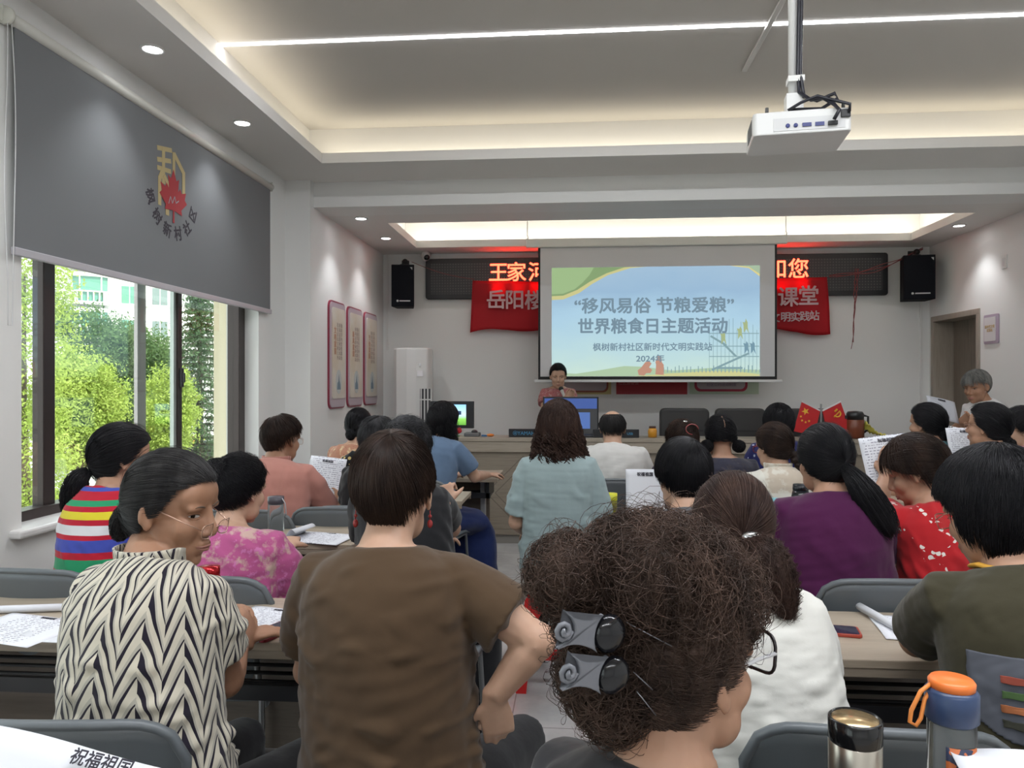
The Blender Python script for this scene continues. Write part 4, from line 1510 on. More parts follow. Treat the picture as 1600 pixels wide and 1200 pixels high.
def merid(n, pole, h, thick, K=12, seg=(0.35, 0.8), off=0.01, lift=0.0, wave=0.0, wfreq=3.0, seed=0, R=HR, C=HC, full=False, edge=.0, swirl=0.0, jag=.04):
    """strands running along the meridians between a pole on the scalp and the hairline"""
    r = np.random.default_rng(seed)
    c = norm(np.array(pole, float))
    u = norm(np.cross(c, [0.3, 1, .2]))
    v = np.cross(c, u)
    psi = r.uniform(0, 2 * PI, n)
    al = np.linspace(0.0, math.radians(172), 90)
    D = (np.cos(al)[None, :, None] * c + np.sin(al)[None, :, None] * (np.cos(psi)[:, None, None] * u + np.sin(psi)[:, None, None] * v))
    ins = hairline(D, h) > edge
    ins[:, :3] = True
    first_out = np.where((~ins).any(1), (~ins).argmax(1), 89)
    amax = al[first_out]
    if full:
        a0 = np.zeros(n)
        a1 = amax * r.uniform(.93, 1.03, n)
    else:
        # even cover: more strands start far from the pole
        q = np.sqrt(r.uniform(0, 1, n))
        L = r.uniform(seg[0], seg[1], n)
        a0 = np.clip(q * amax - L * .5, 0, None)
        a1 = np.minimum(a0 + L, amax * r.uniform(1 - jag, 1 + jag * .7, n))
        a0 = np.minimum(a0, a1 - .12)
        a0 = np.clip(a0, 0, None)
    s = np.linspace(0, 1, K)
    A = a0[:, None] + (a1 - a0)[:, None] * s
    ps = psi[:, None] + swirl * (A - amax[:, None]) + wave * np.sin(wfreq * A * 3 + r.uniform(0, 6, n)[:, None]) * .35
    d = np.cos(A)[..., None] * c + np.sin(A)[..., None] * (np.cos(ps)[..., None] * u + np.sin(ps)[..., None] * v)
    tk = thick(d) if callable(thick) else thick
    o = (off * r.uniform(-.6, 1.4, n))[:, None] + lift * s[None, :] ** 2 * r.uniform(.3, 1.5, n)[:, None]
    o = o + wave * .25 * np.sin(wfreq * A * 4 + r.uniform(0, 6, n)[:, None])
    p = C + R * d * (1 + tk + o)[..., None]
    return low(p, C)


def bundle(path, rad, n, K=16, wave=0.0, wfreq=8, seed=0, spread_end=1.0, flat=1.0, jit=.0):
    """a lock of hair: n strands about a path; rad = list of radii along it"""
    r = np.random.default_rng(seed)
    path = np.array([list(q) for q in path], float)
    s = np.linspace(0, 1, K)
    kk = np.linspace(0, 1, len(path))
    # smooth the path a little by resampling
    c = np.stack([np.interp(s, kk, path[:, i]) for i in range(3)], -1)
    for _ in range(2):
        c[1:-1] = .5 * c[1:-1] + .25 * (c[:-2] + c[2:])
    t = norm(np.gradient(c, axis=0))
    a = norm(np.cross(t, np.array([.05, 1, .1])))
    b = np.cross(t, a)
    R_ = np.interp(s, np.linspace(0, 1, len(rad)), rad)
    th = r.uniform(0, 2 * PI, n)
    q = np.sqrt(r.uniform(.15, 1, n))
    x = (q * np.cos(th))[:, None] * R_
    y = (q * np.sin(th))[:, None] * R_ * flat
    ph = r.uniform(0, 6.28, n)[:, None]
    ph = np.round(ph * 1.5) / 1.5
    x = x + wave * np.sin(wfreq * s * 2 * PI + ph) * np.minimum(1, s * 3)
    y = y + wave * np.cos(wfreq * s * 2 * PI + ph * 1.3) * np.minimum(1, s * 3)
    ln = r.uniform(.82, 1.03, n)[:, None] if jit == 0 else r.uniform(1 - jit, 1.03, n)[:, None]
    p = c[None] + a[None] * x[..., None] + b[None] * y[..., None]
    # shorten some strands
    S = s[None] * ln
    out = np.empty_like(p)
    for i in range(3):
        for j in range(n):
            out[j, :, i] = np.interp(S[j], s, p[j, :, i])
    return out


def tube_np(path, rad, n=12, K=14, flat=1.0):
    path = np.array([list(q) for q in path], float)
    s = np.linspace(0, 1, K)
    c = np.stack([np.interp(s, np.linspace(0, 1, len(path)), path[:, i]) for i in range(3)], -1)
    for _ in range(2):
        c[1:-1] = .5 * c[1:-1] + .25 * (c[:-2] + c[2:])
    t = norm(np.gradient(c, axis=0))
    a = norm(np.cross(t, np.array([.05, 1, .1])))
    b = np.cross(t, a)
    R_ = np.interp(s, np.linspace(0, 1, len(rad)), rad) * np.sqrt(np.clip(np.minimum(s, 1 - s) * 12, .02, 1))
    an = np.linspace(0, 2 * PI, n, endpoint=False)
    v = c[:, None] + a[:, None] * (np.cos(an)[None, :, None] * R_[:, None, None]) + b[:, None] * (np.sin(an)[None, :, None] * R_[:, None, None] * flat)
    idx = np.arange(K * n).reshape(K, n)
    i2 = np.roll(idx, -1, 1)
    f = np.stack([idx[:-1], i2[:-1], i2[1:], idx[1:]], -1).reshape(-1, 4)
    return v.reshape(-1, 3), f


def ball_np(c, r, nu=20, nv=14):
    th = np.linspace(.05, PI - .05, nv)
    ph = np.linspace(0, 2 * PI, nu, endpoint=False)
    T_, P_ = np.meshgrid(th, ph, indexing='ij')
    d = np.stack([np.sin(T_) * np.cos(P_), np.sin(T_) * np.sin(P_), np.cos(T_)], -1)
    v = np.array(c) + d * np.array(r)
    idx = np.arange(nv * nu).reshape(nv, nu)
    i2 = np.roll(idx, -1, 1)
    f = np.stack([idx[:-1], idx[1:], i2[1:], i2[:-1]], -1).reshape(-1, 4)
    return v.reshape(-1, 3), f


def swirl_ball(c, r, n, K=12, seed=0, arc=2.2, wave=0.0, off=.08):
    """strands lying in arcs over a ball (buns, curls)"""
    rg = np.random.default_rng(seed)
    r = np.array(r if hasattr(r, '__len__') else (r, r, r))
    a = norm(rg.normal(size=(n, 3)))
    b = norm(np.cross(a, rg.normal(size=(n, 3))))
    s = np.linspace(0, 1, K)
    ang = (s - .5)[None] * rg.uniform(.5, 1, n)[:, None] * arc
    d = a[:, None] * np.cos(ang)[..., None] + b[:, None] * np.sin(ang)[..., None]
    rad = 1 + off * rg.uniform(-.5, 1.2, n)[:, None] + wave * np.sin(s[None] * rg.uniform(8, 16, n)[:, None] + rg.uniform(0, 6, n)[:, None])
    w = wave * .8 * np.cos(s[None] * rg.uniform(8, 16, n)[:, None] + rg.uniform(0, 6, n)[:, None])
    nrm = np.cross(a, b)
    return np.array(c) + (d * rad[..., None] + nrm[:, None] * w[..., None]) * r


class Hair:
    def __init__(s):
        s.v, s.f, s.n = [], [], 0

    def add(s, vf):
        v, f = vf
        s.v.append(v)
        s.f.append(f + s.n)
        s.n += len(v)
        return s

    def strands(s, p, r=.0008):
        return s.add(strand_mesh(p, r))

    def build(s, mat, parent, Mh):
        v = np.concatenate(s.v)
        f = np.concatenate(s.f)
        R_ = np.array(Mh.to_3x3())
        v = v @ R_.T + np.array(Mh.translation)
        return np_mesh('hair', v, f, mat, parent)


def hair_mat(name, c, c2=None, rough=.45, spec=.20):
    m = M(name, c, rough, spec=spec)
    n = m.noise(28, 4, .6, (1, 1, .25))
    m.color(m.ramp(n, [(.3, c), (.7, c2 or tuple(min(1, x * 2.2 + .004) for x in c))]))
    m.bump(m.noise(240, 2, .5, (1, 1, .12)), .35, .001)
    m.set('Anisotropic', 0.5)
    return m.m


HB = hair_mat('hair_black', (.006, .006, .008), (.014, .013, .015))
HBR = hair_mat('hair_dark_brown', (.014, .009, .008), (.045, .026, .019))
HRB = hair_mat('hair_reddish_brown', (.022, .012, .011), (.075, .042, .032), rough=.5)
HG = hair_mat('hair_grey', (.10, .10, .095), (.28, .27, .25))
HSP = hair_mat('hair_salt_and_pepper', (.012, .012, .014), (.07, .07, .075))


def skin_mat(name, c, c2):
    m = M(name, c, .5, spec=.35)
    n = m.noise(9, 4, .55)
    n2 = m.noise(70, 2, .5)
    m.color(m.ramp(n * .8 + n2 * .2, [(.35, c), (.65, c2)]))
    m.bump(n2, .12, .0015)
    m.set('Subsurface Weight', .06)
    m.set('Subsurface Scale', .01)
    m.b.inputs['Subsurface Radius'].default_value = (1, .35, .2)
    return m.m


SK = skin_mat('skin', (.39, .215, .14), (.44, .255, .172))
SKT = skin_mat('skin_tanned', (.30, .155, .093), (.35, .19, .12))
SKL = skin_mat('skin_light', (.46, .275, .19), (.52, .325, .23))


def cloth(name, c, rough=.85, weave=500, fold=.4, c2=None):
    m = M(name, c, rough, spec=.2)
    n = m.noise(6, 4, .55)
    if c2:
        m.color(m.ramp(n, [(.35, c), (.65, c2)]))
    m.bump(n, fold, .012)
    m.bump(m.noise(weave, 1), .15, .0006)
    m.set('Sheen Weight', .15)
    return m


def cloth_simple(name, c, **k):
    if name not in _cache:
        _cache[name] = cloth(name, c, **k).m
    return _cache[name]


def hand(b, wr, d, n, side=1, curl=.35, size=1.0, thumb_in=.3, spread=0.0):
    """five-fingered hand; d = finger direction, n = way the palm faces, side = which side the thumb is"""
    d = Vector(d).normalized()
    n = Vector(n)
    n = (n - d * n.dot(d)).normalized()
    s = d.cross(n).normalized() * side
    k = size
    wr = Vector(wr)
    b.tube([wr - d * .02 * k, wr + d * .02 * k, wr + d * .05 * k, wr + d * .083 * k, wr + d * .092 * k], [.025 * k, .031 * k, .038 * k, .038 * k, .030 * k], 12, up=s, ry=[.019 * k, .017 * k, .015 * k, .012 * k, .008 * k])
    for i, (o, L) in enumerate(((.030, .070), (.010, .078), (-.010, .072), (-.029, .056))):
        p = wr + d * (.082 - .006 * abs(i - 1)) * k + s * o * k
        pts = [p - d * .02 * k, p]
        dd = (d + s * spread * (1.5 - i) * .5).normalized()
        ang = 0
        for j, fr_ in enumerate((.45, .31, .24)):
            ang += curl * (1.0 if j else .8) * (1 + .08 * i)
            q = dd * math.cos(ang) + n * math.sin(ang)
            pts.append(pts[-1] + q * L * fr_ * k)
        b.tube(pts, [.0085 * k, .0088 * k, .008 * k, .0072 * k, .0058 * k], 8)
        b.ball(pts[-1], .0058 * k, 8, 6)
    p = wr + d * .022 * k + s * .022 * k
    t1 = (d * .62 + s * .75 + n * thumb_in).normalized()
    t2 = (d * .85 + s * .35 + n * (thumb_in + curl * .6)).normalized()
    pts = [p, p + t1 * .034 * k, p + t1 * .034 * k + t2 * .03 * k, p + t1 * .034 * k + t2 * .052 * k]
    b.tube(pts, [.013 * k, .0115 * k, .0098 * k, .007 * k], 8)
    b.ball(pts[-1], .007 * k, 8, 6)


def head_parts(b, Mh, hs=1.0, male=False, ears=True):
    S = Mh @ Matrix.Scale(hs, 4)

    def el(c, r, rot=None):
        m = S @ T(*c)
        if rot:
            m = m @ rot
        b.ball((0, 0, 0), r, 20, 14, mat=m)
    el((0, -.012, .028), (.0745, .0935, .0885))
    el((0, .020, -.028), (.0640, .068, .080))
    el((0, .040, -.064), (.047, .046, .047))
    el((0, .067, -.094), (.020, .018, .016))
    for s in (-1, 1):
        el((s * .034, .050, -.026), (.030, .032, .036))
        el((s * .034, .032, -.058), (.028, .036, .040))
        el((s * .030, .066, .024), (.028, .016, .012))
    el((0, .048, .044), (.063, .036, .046))
    b.tube([S @ Vector(q) for q in ((0, .078, .022), (0, .086, .004), (0, .094, -.012), (0, .101, -.024))], [.0095, .0095, .0110, .0118], 10)
    el((0, .098, -.027), (.0125, .0110, .0095))
    for s in (-1, 1):
        el((s * .0125, .090, -.031), (.0085, .0090, .0070))
    el((0, .085, -.054), (.022, .0125, .0080))
    el((0, .084, -.066), (.019, .0115, .0070))
    if ears:
        for s in (-1, 1):
            r = Matrix.Rotation(s * .28, 4, 'Z') @ Matrix.Rotation(-.16, 4, 'X')
            el((s * .0775, -.010, .000), (.0075, .0185, .028), r)
            el((s * .0765, -.004, -.022), (.0065, .011, .014), r)


def sculpt_head(v, Mh, hs, voxel):
    R_ = np.array((Mh @ Matrix.Scale(hs, 4)).inverted())
    p = v @ R_[:3, :3].T + R_[:3, 3]
    F = np.array(Mh.to_3x3()) * hs

    def push(c, sig, vec):
        w = np.exp(-(((p - np.array(c)) / np.array(sig)) ** 2).sum(1))
        return w[:, None] * (np.array(vec) @ F.T)
    dv = np.zeros_like(v)
    for s in (-1, 1):
        dv += push((s * .031, .080, .008), (.015, .025, .010), (0, -.008, 0))
        dv += push((s * .013, .085, .006), (.006, .02, .010), (0, -.004, 0))
        dv += push((s * .050, .07, -.045), (.016, .03, .02), (-s * .003, -.004, 0))
        dv += push((s * .083, -.004, .004), (.006, .008, .014), (-s * .006, 0, 0))
        # fold running from the nostril to the mouth corner
        dv += push((s * .0285, .088, -.048), (.004, .02, .013), (0, -.0032, 0))
        dv += push((s * .030, .085, -.008), (.012, .02, .0035), (0, -.0022, 0))
    dv += push((0, .10, -.0615), (.022, .02, .0022), (0, -.004, 0))
    dv += push((0, .09, -.080), (.018, .02, .006), (0, -.004, 0))
    return v + dv


def surface_of(v, Mh, hs):
    R_ = np.array((Mh @ Matrix.Scale(hs, 4)).inverted())
    p = v @ R_[:3, :3].T + R_[:3, 3]
    p = p[(p[:, 1] > .03) & (np.abs(p[:, 0]) < .07) & (np.abs(p[:, 2]) < .12)]

    def at(x, z):
        d = (p[:, 0] - x) ** 2 + (p[:, 2] - z) ** 2
        k = np.argsort(d)[:6]
        w = 1 / (d[k] + 1e-6)
        return float((p[k, 1] * w).sum() / w.sum())
    return at


def face_features(par, Mh, hs, at, look=(0, 0), lips=(.33, .13, .11), brow=(.03, .02, .015), open_=1.0, skin=None):
    S = Mh @ Matrix.Scale(hs, 4)
    mw = plain('eye_white', (.50, .46, .43), .3)
    mi = plain('eye_iris', (.014, .009, .007), .12)
    ml_ = plain('lash_line', (.03, .018, .014), .6)
    for s in (-1, 1):
        cx, cz = s * .031, .006

        def top(u): return .0052 * open_ * (1 - abs(u) ** 2.2)
        def bot(u): return -.0036 * (1 - abs(u) ** 2)

        def fn(u, v):
            U = u * 2 - 1
            x = cx + .0130 * U
            z = cz + bot(U) + (top(U) - bot(U)) * v
            return S @ Vector((x, at(x, cz) + .0016 * (1 - U * U) + .0006, z))
        e = B().grid(fn, 14, 6).build('eye', mw, par, solid=.0008)
        ox = look[0] * .0045

        def fi(u, v):
            U = u * 2 - 1
            V = v * 2 - 1
            k = math.sqrt(max(0, 1 - U * U))
            x = cx + ox + .0056 * U
            Ux = (x - cx) / .013
            z = max(bot(Ux), min(top(Ux), .0008 + .0056 * k * V))
            return S @ Vector((x, at(x, cz) + .0016 * (1 - Ux * Ux) + .0014, cz + z))
        B().grid(fi, 10, 8).build('iris', mi, e)
        us = [-1 + i / 6 for i in range(13)]
        B().tube([S @ Vector((cx + .0134 * u, at(cx + .0134 * u, cz) + .0016 * (1 - u * u) + .0009, cz + top(u) + .0003)) for u in us], [.0004 + .0007 * (1 - abs(u)) for u in us], 6).build('lash_line', ml_, par)
        B().tube([S @ Vector((cx + .0150 * u, at(cx + .0150 * u, cz + .006) + .0000, cz + top(u) * 1.1 + .0030)) for u in us], [.0008 + .0022 * (1 - u * u) for u in us], 8).tube([S @ Vector((cx + .0140 * u, at(cx + .0140 * u, cz - .006) - .0008, cz + bot(u) * 1.1 - .0028)) for u in us], [.0006 + .0020 * (1 - u * u) for u in us], 8).build('eyelid', skin or SK, par)
        pts = []
        for i in range(9):
            u = i / 8
            x = s * (.014 + .034 * u)
            z = .0245 + .0052 * math.sin(u * 2.5)
            pts.append(S @ Vector((x, at(x, z) + .0002, z)))
        B().tube(pts, [.0010, .0018, .0020, .0020, .0019, .0017, .0014, .0010, .0005], 6).build('eyebrow', plain('brow_%.3f' % brow[0], brow, .9), par)
    us = [-1 + i / 6 for i in range(13)]
    up_ = [S @ Vector((.0225 * u, at(.0225 * u, -.0565) - .0008 * abs(u), -.0575 - .002 * u * u + .0006 * (abs(u) < .05))) for u in us]
    lo_ = [S @ Vector((.0205 * u, at(.0205 * u, -.066) - .0008 * abs(u), -.0655 + .0028 * u * u)) for u in us]
    rr_ = [.0006 + .0026 * (1 - u * u) for u in us]
    B().tube(up_, rr_, 8).tube(lo_, [x * 1.3 for x in rr_], 8).build('lips', plain('lip_%.3f' % lips[0], lips, .45), par)


def glasses_obj(par, Mh, hs, mat, style='wire', low=0.0, temple=None, r=.0011):
    S = Mh @ Matrix.Scale(hs, 4)
    fy = {'wide': .108, 'low': .110}.get(style, .099)
    z0 = .004 - low
    b = B()
    lenses = []
    for s in (-1, 1):
        gl_ = B()
        lenses.append(gl_)
        w_, h_ = {'wide': (.032, .027), 'low': (.0215, .0155)}.get(style, (.023, .017))
        ring = [S @ Vector((s * .033 + w_ * math.copysign(abs(math.cos(a)) ** .6, math.cos(a)), fy - .006 * abs(math.cos(a)), z0 + h_ * math.copysign(abs(math.sin(a)) ** .6, math.sin(a)))) for a in [i * PI / 12 for i in range(24)]]
        b.tube(ring, r, 6, closed=True)
        cc = S @ Vector((s * .033, fy - .003, z0))
        n0 = len(gl_.v)
        gl_.v += [tuple(cc)] + [tuple(q) for q in ring]
        gl_.f += [(n0, n0 + 1 + i, n0 + 1 + (i + 1) % 24) for i in range(24)]
        gl_.sm += [True] * 24
    b.tube([S @ Vector((x, fy, z0 + .006 - abs(x) * .2)) for x in (-.008, 0, .008)], r, 6)
    fr_ = b.build('glasses_frame', mat, par)
    for s in (-1, 1):
        B().tube([S @ Vector((s * (.033 + w_), fy - .006, z0 + .004)), S @ Vector((s * .072, .06, .014 - low * .6)), S @ Vector((s * .0775, .0, .016)), S @ Vector((s * .080, -.020, -.002))], r * 1.15, 6).build('glasses_temple', temple or mat, fr_)
    for gl_ in lenses:
        gl_.build('lens', m_lens, fr_)


_m = M('spectacle_lens', (1, 1, 1), .03)
_t = _m.nt.nodes.new('ShaderNodeBsdfTransparent')
_t.inputs[0].default_value = (.96, .96, .97, 1)
_g = _m.nt.nodes.new('ShaderNodeBsdfGlossy')
_g.inputs['Roughness'].default_value = .05
_x = _m.nt.nodes.new('ShaderNodeMixShader')
_x.inputs[0].default_value = .10
_m.nt.links.new(_t.outputs[0], _x.inputs[1])
_m.nt.links.new(_g.outputs[0], _x.inputs[2])
_m.nt.links.new(_x.outputs[0], _m.nt.nodes['Material Output'].inputs[0])
m_lens = _m.m

TORSO = [(-.02, .150, .100), (.02, .180, .130), (.13, .186, .140), (.30, .172, .122), (.48, .170, .116), (.64, .172, .114), (.77, .172, .108),
         (.85, .165, .098), (.905, .142, .084), (.95, .108, .070), (.985, .074, .060), (1.01, .062, .055)]


def bez(a, c, b_, t):
    return a * (1 - t) ** 2 + c * 2 * t * (1 - t) + b_ * t * t


def torso_loft(b, H, Nk, W, D=1.0, off=0.0, scale=1.0, hunch=.045, t0=-1, t1=2, n=28, sh_tilt=0.0, sway=0.0, hipw=1.0):
    ctrl = (H + Nk) / 2 + Vector((sway, -hunch, .03))
    pts, rx, ry = [], [], []
    for t, a, d in TORSO:
        if t < t0 or t > t1:
            continue
        p = bez(H, ctrl, Nk, t)
        pts.append(p)
        kx = W if t < .9 else 1 + (W - 1) * max(0, (1 - t) / .1)
        if t < .35:
            kx *= 1 + (hipw - 1) * (1 - t / .35)
        rx.append(a * kx * scale + off)
        ry.append(d * D * (1 if t > .9 else 1) * scale + off)
    b.tube(pts, rx, n, up=(1, 0, 0), ry=ry)


def person(label, head, hy=0, hp=8, hr=0, by=0, W=1.0, D=1.0, lean=.10, sway=0.0, hs=1.0, shirt=None, sleeve=.62, sl_r=1.0, skin=None,
           pants=None, armL=None, armR=None, handL=None, handR=None, hair=None, voxel=.0065, seat=.45, stand=False, wrinkle=.003,
           face=False, neck_len=.0, hunch=.045, shz=0.0, male=False, group=None, arms=True, hipw=1.0, cat='person', neckline=.985, legs=True,
           seed=None, kn=0.0, skirt=None, extra=None, sh_y=0.0, neck_r=1.0):
    skin = skin or SK
    pants = pants or cloth_simple('black_trousers', (.012, .012, .014))
    seed = seed if seed is not None else (len(label) * 7 + int(head[0])) % 997
    hw = P(*head)
    fw = Vector((math.sin(math.radians(by)), math.cos(math.radians(by)), 0))
    lt = Vector((math.cos(math.radians(by)), -math.sin(math.radians(by)), 0))
    base = Vector((hw.x, hw.y, 0)) - fw * lean - lt * sway
    t = thing('person', label, cat, base, -math.radians(by), group)
    Mi = (Matrix.Translation(base) @ Matrix.Rotation(-math.radians(by), 4, 'Z')).inverted()
    loc = lambda q: Mi @ Vector(q)
    Hc = Mi @ hw
    Mh = Matrix.Translation(Hc) @ Matrix.Rotation(-math.radians(hy - by), 4, 'Z') @ Matrix.Rotation(-math.radians(hp), 4, 'X') @ Matrix.Rotation(math.radians(hr), 4, 'Y')
    H = Vector((0, 0, (seat + .09) if not stand else .90))
    nk_ = Mh @ Vector((0, -.03, -.075))
    Nk = Vector((Hc.x * .8 + nk_.x * .2, Hc.y - .055 + sh_y, Hc.z - .092 * hs - neck_len))
    W *= .96
    SL = Nk + Vector((-.150 * W, .0, -.075 + shz))
    SR = Nk + Vector((.150 * W, .0, -.075 - shz))
    dn = 'arm'
    arm = {}
    for key, S, sg, a in (('L', SL, -1, armL), ('R', SR, 1, armR)):
        if a is None:
            el = S + Vector((sg * .055, .10, -.235))
            wr = Vector((S.x * .38, S.y + .30, max(.79, S.z - .32) if not stand else S.z - .2))
        else:
            el, wr = (Mi @ Vector(a[0]), Mi @ Vector(a[1])) if len(a) == 2 else (S + Vector(a[1]), S + Vector(a[1]) + Vector(a[2]))
        arm[key] = (S, el, wr)
    # ---- body: one continuous skin surface
    b = B()
    head_parts(b, Mh, hs, male)
    nr = .050 * (1.12 if male else 1) * neck_r
    b.tube([Nk + Vector((0, 0, -.06)), Nk, Nk.lerp(nk_, .5), Mh @ Vector((0, -.015, -.06)), Mh @ Vector((0, -.005, -.02))], [nr * 1.35, nr * 1.12, nr, nr * 1.02, nr * .9], 16, up=(1, 0, 0), ry=[nr * 1.2, nr * 1.1, nr, nr * 1.08, nr])
    torso_loft(b, H, Nk, W, D, scale=.88, hunch=hunch * .9, t1=.93, hipw=1)
    torso_loft(b, H, Nk, W, D, scale=.95, off=-.006, hunch=hunch, t0=.8, t1=.99)
    for key, (S, el, wr) in arm.items():
        if not arms:
            continue
        b.tube([S + Vector((.03 if key == 'L' else -.03, 0, -.015)), S, S.lerp(el, .35), S.lerp(el, .8), el, el.lerp(wr, .25), el.lerp(wr, .7), wr], [.038, .046 * W ** .5, .046 * W ** .5, .040 * W ** .5, .039, .038, .030, .025], 12)
        b.ball(el, .040, 12, 8)
        hd = handL if key == 'L' else handR
        dr = (wr - el).normalized()
        if hd is None:
            hand(b, wr, Vector((dr.x * .5, dr.y, dr.z * .3)), (0, 0, -1), side=1 if key == 'L' else -1, curl=.35)
        else:
            hand(b, wr, hd.get('d', dr), hd.get('n', (0, 0, -1)), side=hd.get('s', 1 if key == 'L' else -1), curl=hd.get('curl', .35), size=hd.get('size', 1.0), thumb_in=hd.get('ti', .3), spread=hd.get('spread', 0))
    fz = 0.0
    if legs:
        for sg in (-1, 1):
            if stand:
                b.tube([H + Vector((sg * .09, 0, -.02)), Vector((sg * .09, .02, .48)), Vector((sg * .09, -.01, .08))], [.075, .05, .035], 12)
            else:
                b.tube([H + Vector((sg * .085, .02, -.02)), Vector((sg * (.11 + kn), .40, seat + .05)), Vector((sg * (.11 + kn), .38, .30)), Vector((sg * .12, .34, .07))], [.07, .052, .046, .033], 12)
            fy_ = -.01 if stand else .34
            b.tube([Vector((sg * .11, fy_ - .04, .04)), Vector((sg * .115, fy_ + .06, .035)), Vector((sg * .12, fy_ + .15, .03))], [.03, .035, .022], 10)
    v, nn, f = union_mesh(b, voxel, 3 if voxel > .005 else 6)
    v = sculpt_head(v, Mh, hs, voxel)
    np_mesh('body', v, f, skin, t)
    surf = surface_of(v, Mh, hs) if face else None
    # ---- shirt
    if shirt is not None:
        b = B()
        torso_loft(b, H + Vector((0, 0, -.02)), Nk, W, D, off=.010, hunch=hunch, t1=neckline, hipw=hipw)
        if sleeve > 0:
            for key, (S, el, wr) in arm.items():
                sg = -1 if key == 'L' else 1
                e1 = S.lerp(el, min(sleeve, 1))
                pts = [S + Vector((-sg * .05, 0, .0)), S + Vector((-sg * .01, 0, .0)), S.lerp(el, .25), e1]
                rs = [.058 * W ** .5, .060 * W ** .5, .059 * sl_r ** .5 * W ** .5, .060 * sl_r * W ** .5]
                if sleeve > 1:
                    pts += [el, el.lerp(wr, min(.85, sleeve - 1))]
                    rs += [.052 * sl_r, .044 * sl_r]
                b.tube(pts, rs, 18)
                if sleeve > 1:
                    b.ball(el, .05 * sl_r, 12, 8)
        v, nn, f = union_mesh(b, max(voxel * 1.15, .006), 5)
        fold = np_noise(v * np.array([1, 1, .8]), 16, seed, 6)
        fine = np_noise(v * np.array([.7, .7, 1.6]), 34, seed + 5, 5)
        crease = np.maximum(0, np_noise(v + .1, 22, seed + 9, 4)) ** 1.5
        lowz = np.clip(1.3 - (v[:, 2:3] - H.z) / max(.2, (Nk.z - H.z)), .4, 1.3)
        v = v + nn * ((fold * 2.2 + fine * 1.5 + crease * 8)[:, None] * wrinkle * lowz)
        np_mesh('shirt', v, f, shirt, t)
    # ---- trousers or skirt
    if legs:
        b = B()
        if skirt is None:
            b.tube([H + Vector((0, 0, -.09)), H + Vector((0, 0, -.06)), H + Vector((0, 0, .04)), H + Vector((0, 0, .08))], [.14 * W, .178 * W, .172 * W, .16 * W], 24, up=(1, 0, 0), ry=[.10, .135, .13, .115])
            for sg in (-1, 1):
                if stand:
                    b.tube([H + Vector((sg * .085, 0, .0)), Vector((sg * .09, .015, .48)), Vector((sg * .09, -.01, .10))], [.095, .075, .065], 16)
                else:
                    b.tube([H + Vector((sg * .085, 0, -.02)), H + Vector((sg * (.10 + kn * .5), .2, -.025)), Vector((sg * (.115 + kn), .41, seat + .055)), Vector((sg * (.118 + kn), .395, .33)), Vector((sg * .12, .35, .10))], [.092 * W, .085 * W, .070, .066, .058], 16)
        else:
            b.tube([H + Vector((0, -.01, -.08)), H + Vector((0, .02, .06))], [.17 * W, .16 * W], 24, up=(1, 0, 0), ry=[.13, .12])
            b.tube([H + Vector((0, .0, -.03)), H + Vector((0, .2, -.04)), Vector((0, .38, seat + .03)), Vector((0, .43, seat - .06)), Vector((0, .42, .30)), Vector((0, .41, skirt))], [.18 * W, .20 * W, .22 * W, .225, .235, .25], 24, up=(1, 0, 0), ry=[.10, .10, .10, .12, .15, .17])
        v, nn, f = union_mesh(b, max(voxel * 1.3, .009), 4)
        v = v + nn * (np_noise(v, 15, seed + 3, 5)[:, None] * (.004 if skirt is None else .010))
        np_mesh('trousers' if skirt is None else 'skirt', v, f, pants, t)
        sh = plain('shoe_black', (.012, .012, .013), .35)
        for sg in (-1, 1):
            fy_ = -.01 if stand else .34
            B().tube([(sg * .11, fy_ - .075, .045), (sg * .112, fy_ - .03, .042), (sg * .116, fy_ + .06, .036), (sg * .12, fy_ + .15, .028), (sg * .121, fy_ + .185, .022)], [.028, .038, .042, .040, .022], 14, up=(1, 0, 0), ry=[.03, .038, .034, .026, .014]).box(sg * .116 - .042, sg * .116 + .042, fy_ - .08, fy_ + .18, 0, .012).build('shoe', sh, t)
    if hair:
        hair(t, Mh)
    if face:
        face_features(t, Mh, hs, surf, skin=skin, **(face if isinstance(face, dict) else {}))
    if extra:
        extra(t, Mh, dict(N=Nk, H=H, SL=SL, SR=SR, arm=arm, hs=hs, inv=Mi))
    return t


# ---- hair styles ---------------------------------------------------------------
HL = (-.86, -.42, .20, .50)


def style_short(mat, n=2600, pole=(.15, -.45, .88), h=HL, thick=.13, r=.0009, seed=1, lift=.10, top=.05, bald=None, wave=.0, fringe=0):
    def fn(t, Mh):
        def th(d):
            return thick * np.clip((d[..., 2] + 1.0) / .95, .10, 1) + top * np.clip(d[..., 2], 0, 1) + (0 if bald is None else -bald[3] * np.clip(1 - np.linalg.norm(d - norm(np.array(bald[:3])), axis=-1) / bald[4], 0, 1))
        H_ = Hair()
        H_.add(cap_mesh(h, lambda d: th(d) - .035, seed=seed))
        p = merid(n, pole, h, th, seg=(.5, 1.0), off=.02, lift=lift, wave=wave, seed=seed, swirl=.25, jag=.13)
        if bald is not None:
            c = norm(np.array(bald[:3]))
            d = norm(p[:, 0] - HC)
            keep = np.linalg.norm(d - c, axis=-1) > bald[4] * RNG.uniform(.6, 1.15, len(d))
            p = p[keep]
        H_.strands(p, r)
        if fringe:
            p = merid(fringe, (0, .35, .93), (-.9, -.5, .1, .12), lambda d: th(d) + .03, seg=(.6, 1.0), off=.03, seed=seed + 4, lift=.12)
            dd = norm(p[:, -1] - HC)
            p = p[(dd[:, 1] > .25)]
            H_.strands(p, r)
        H_.build(mat, t, Mh)
    return fn


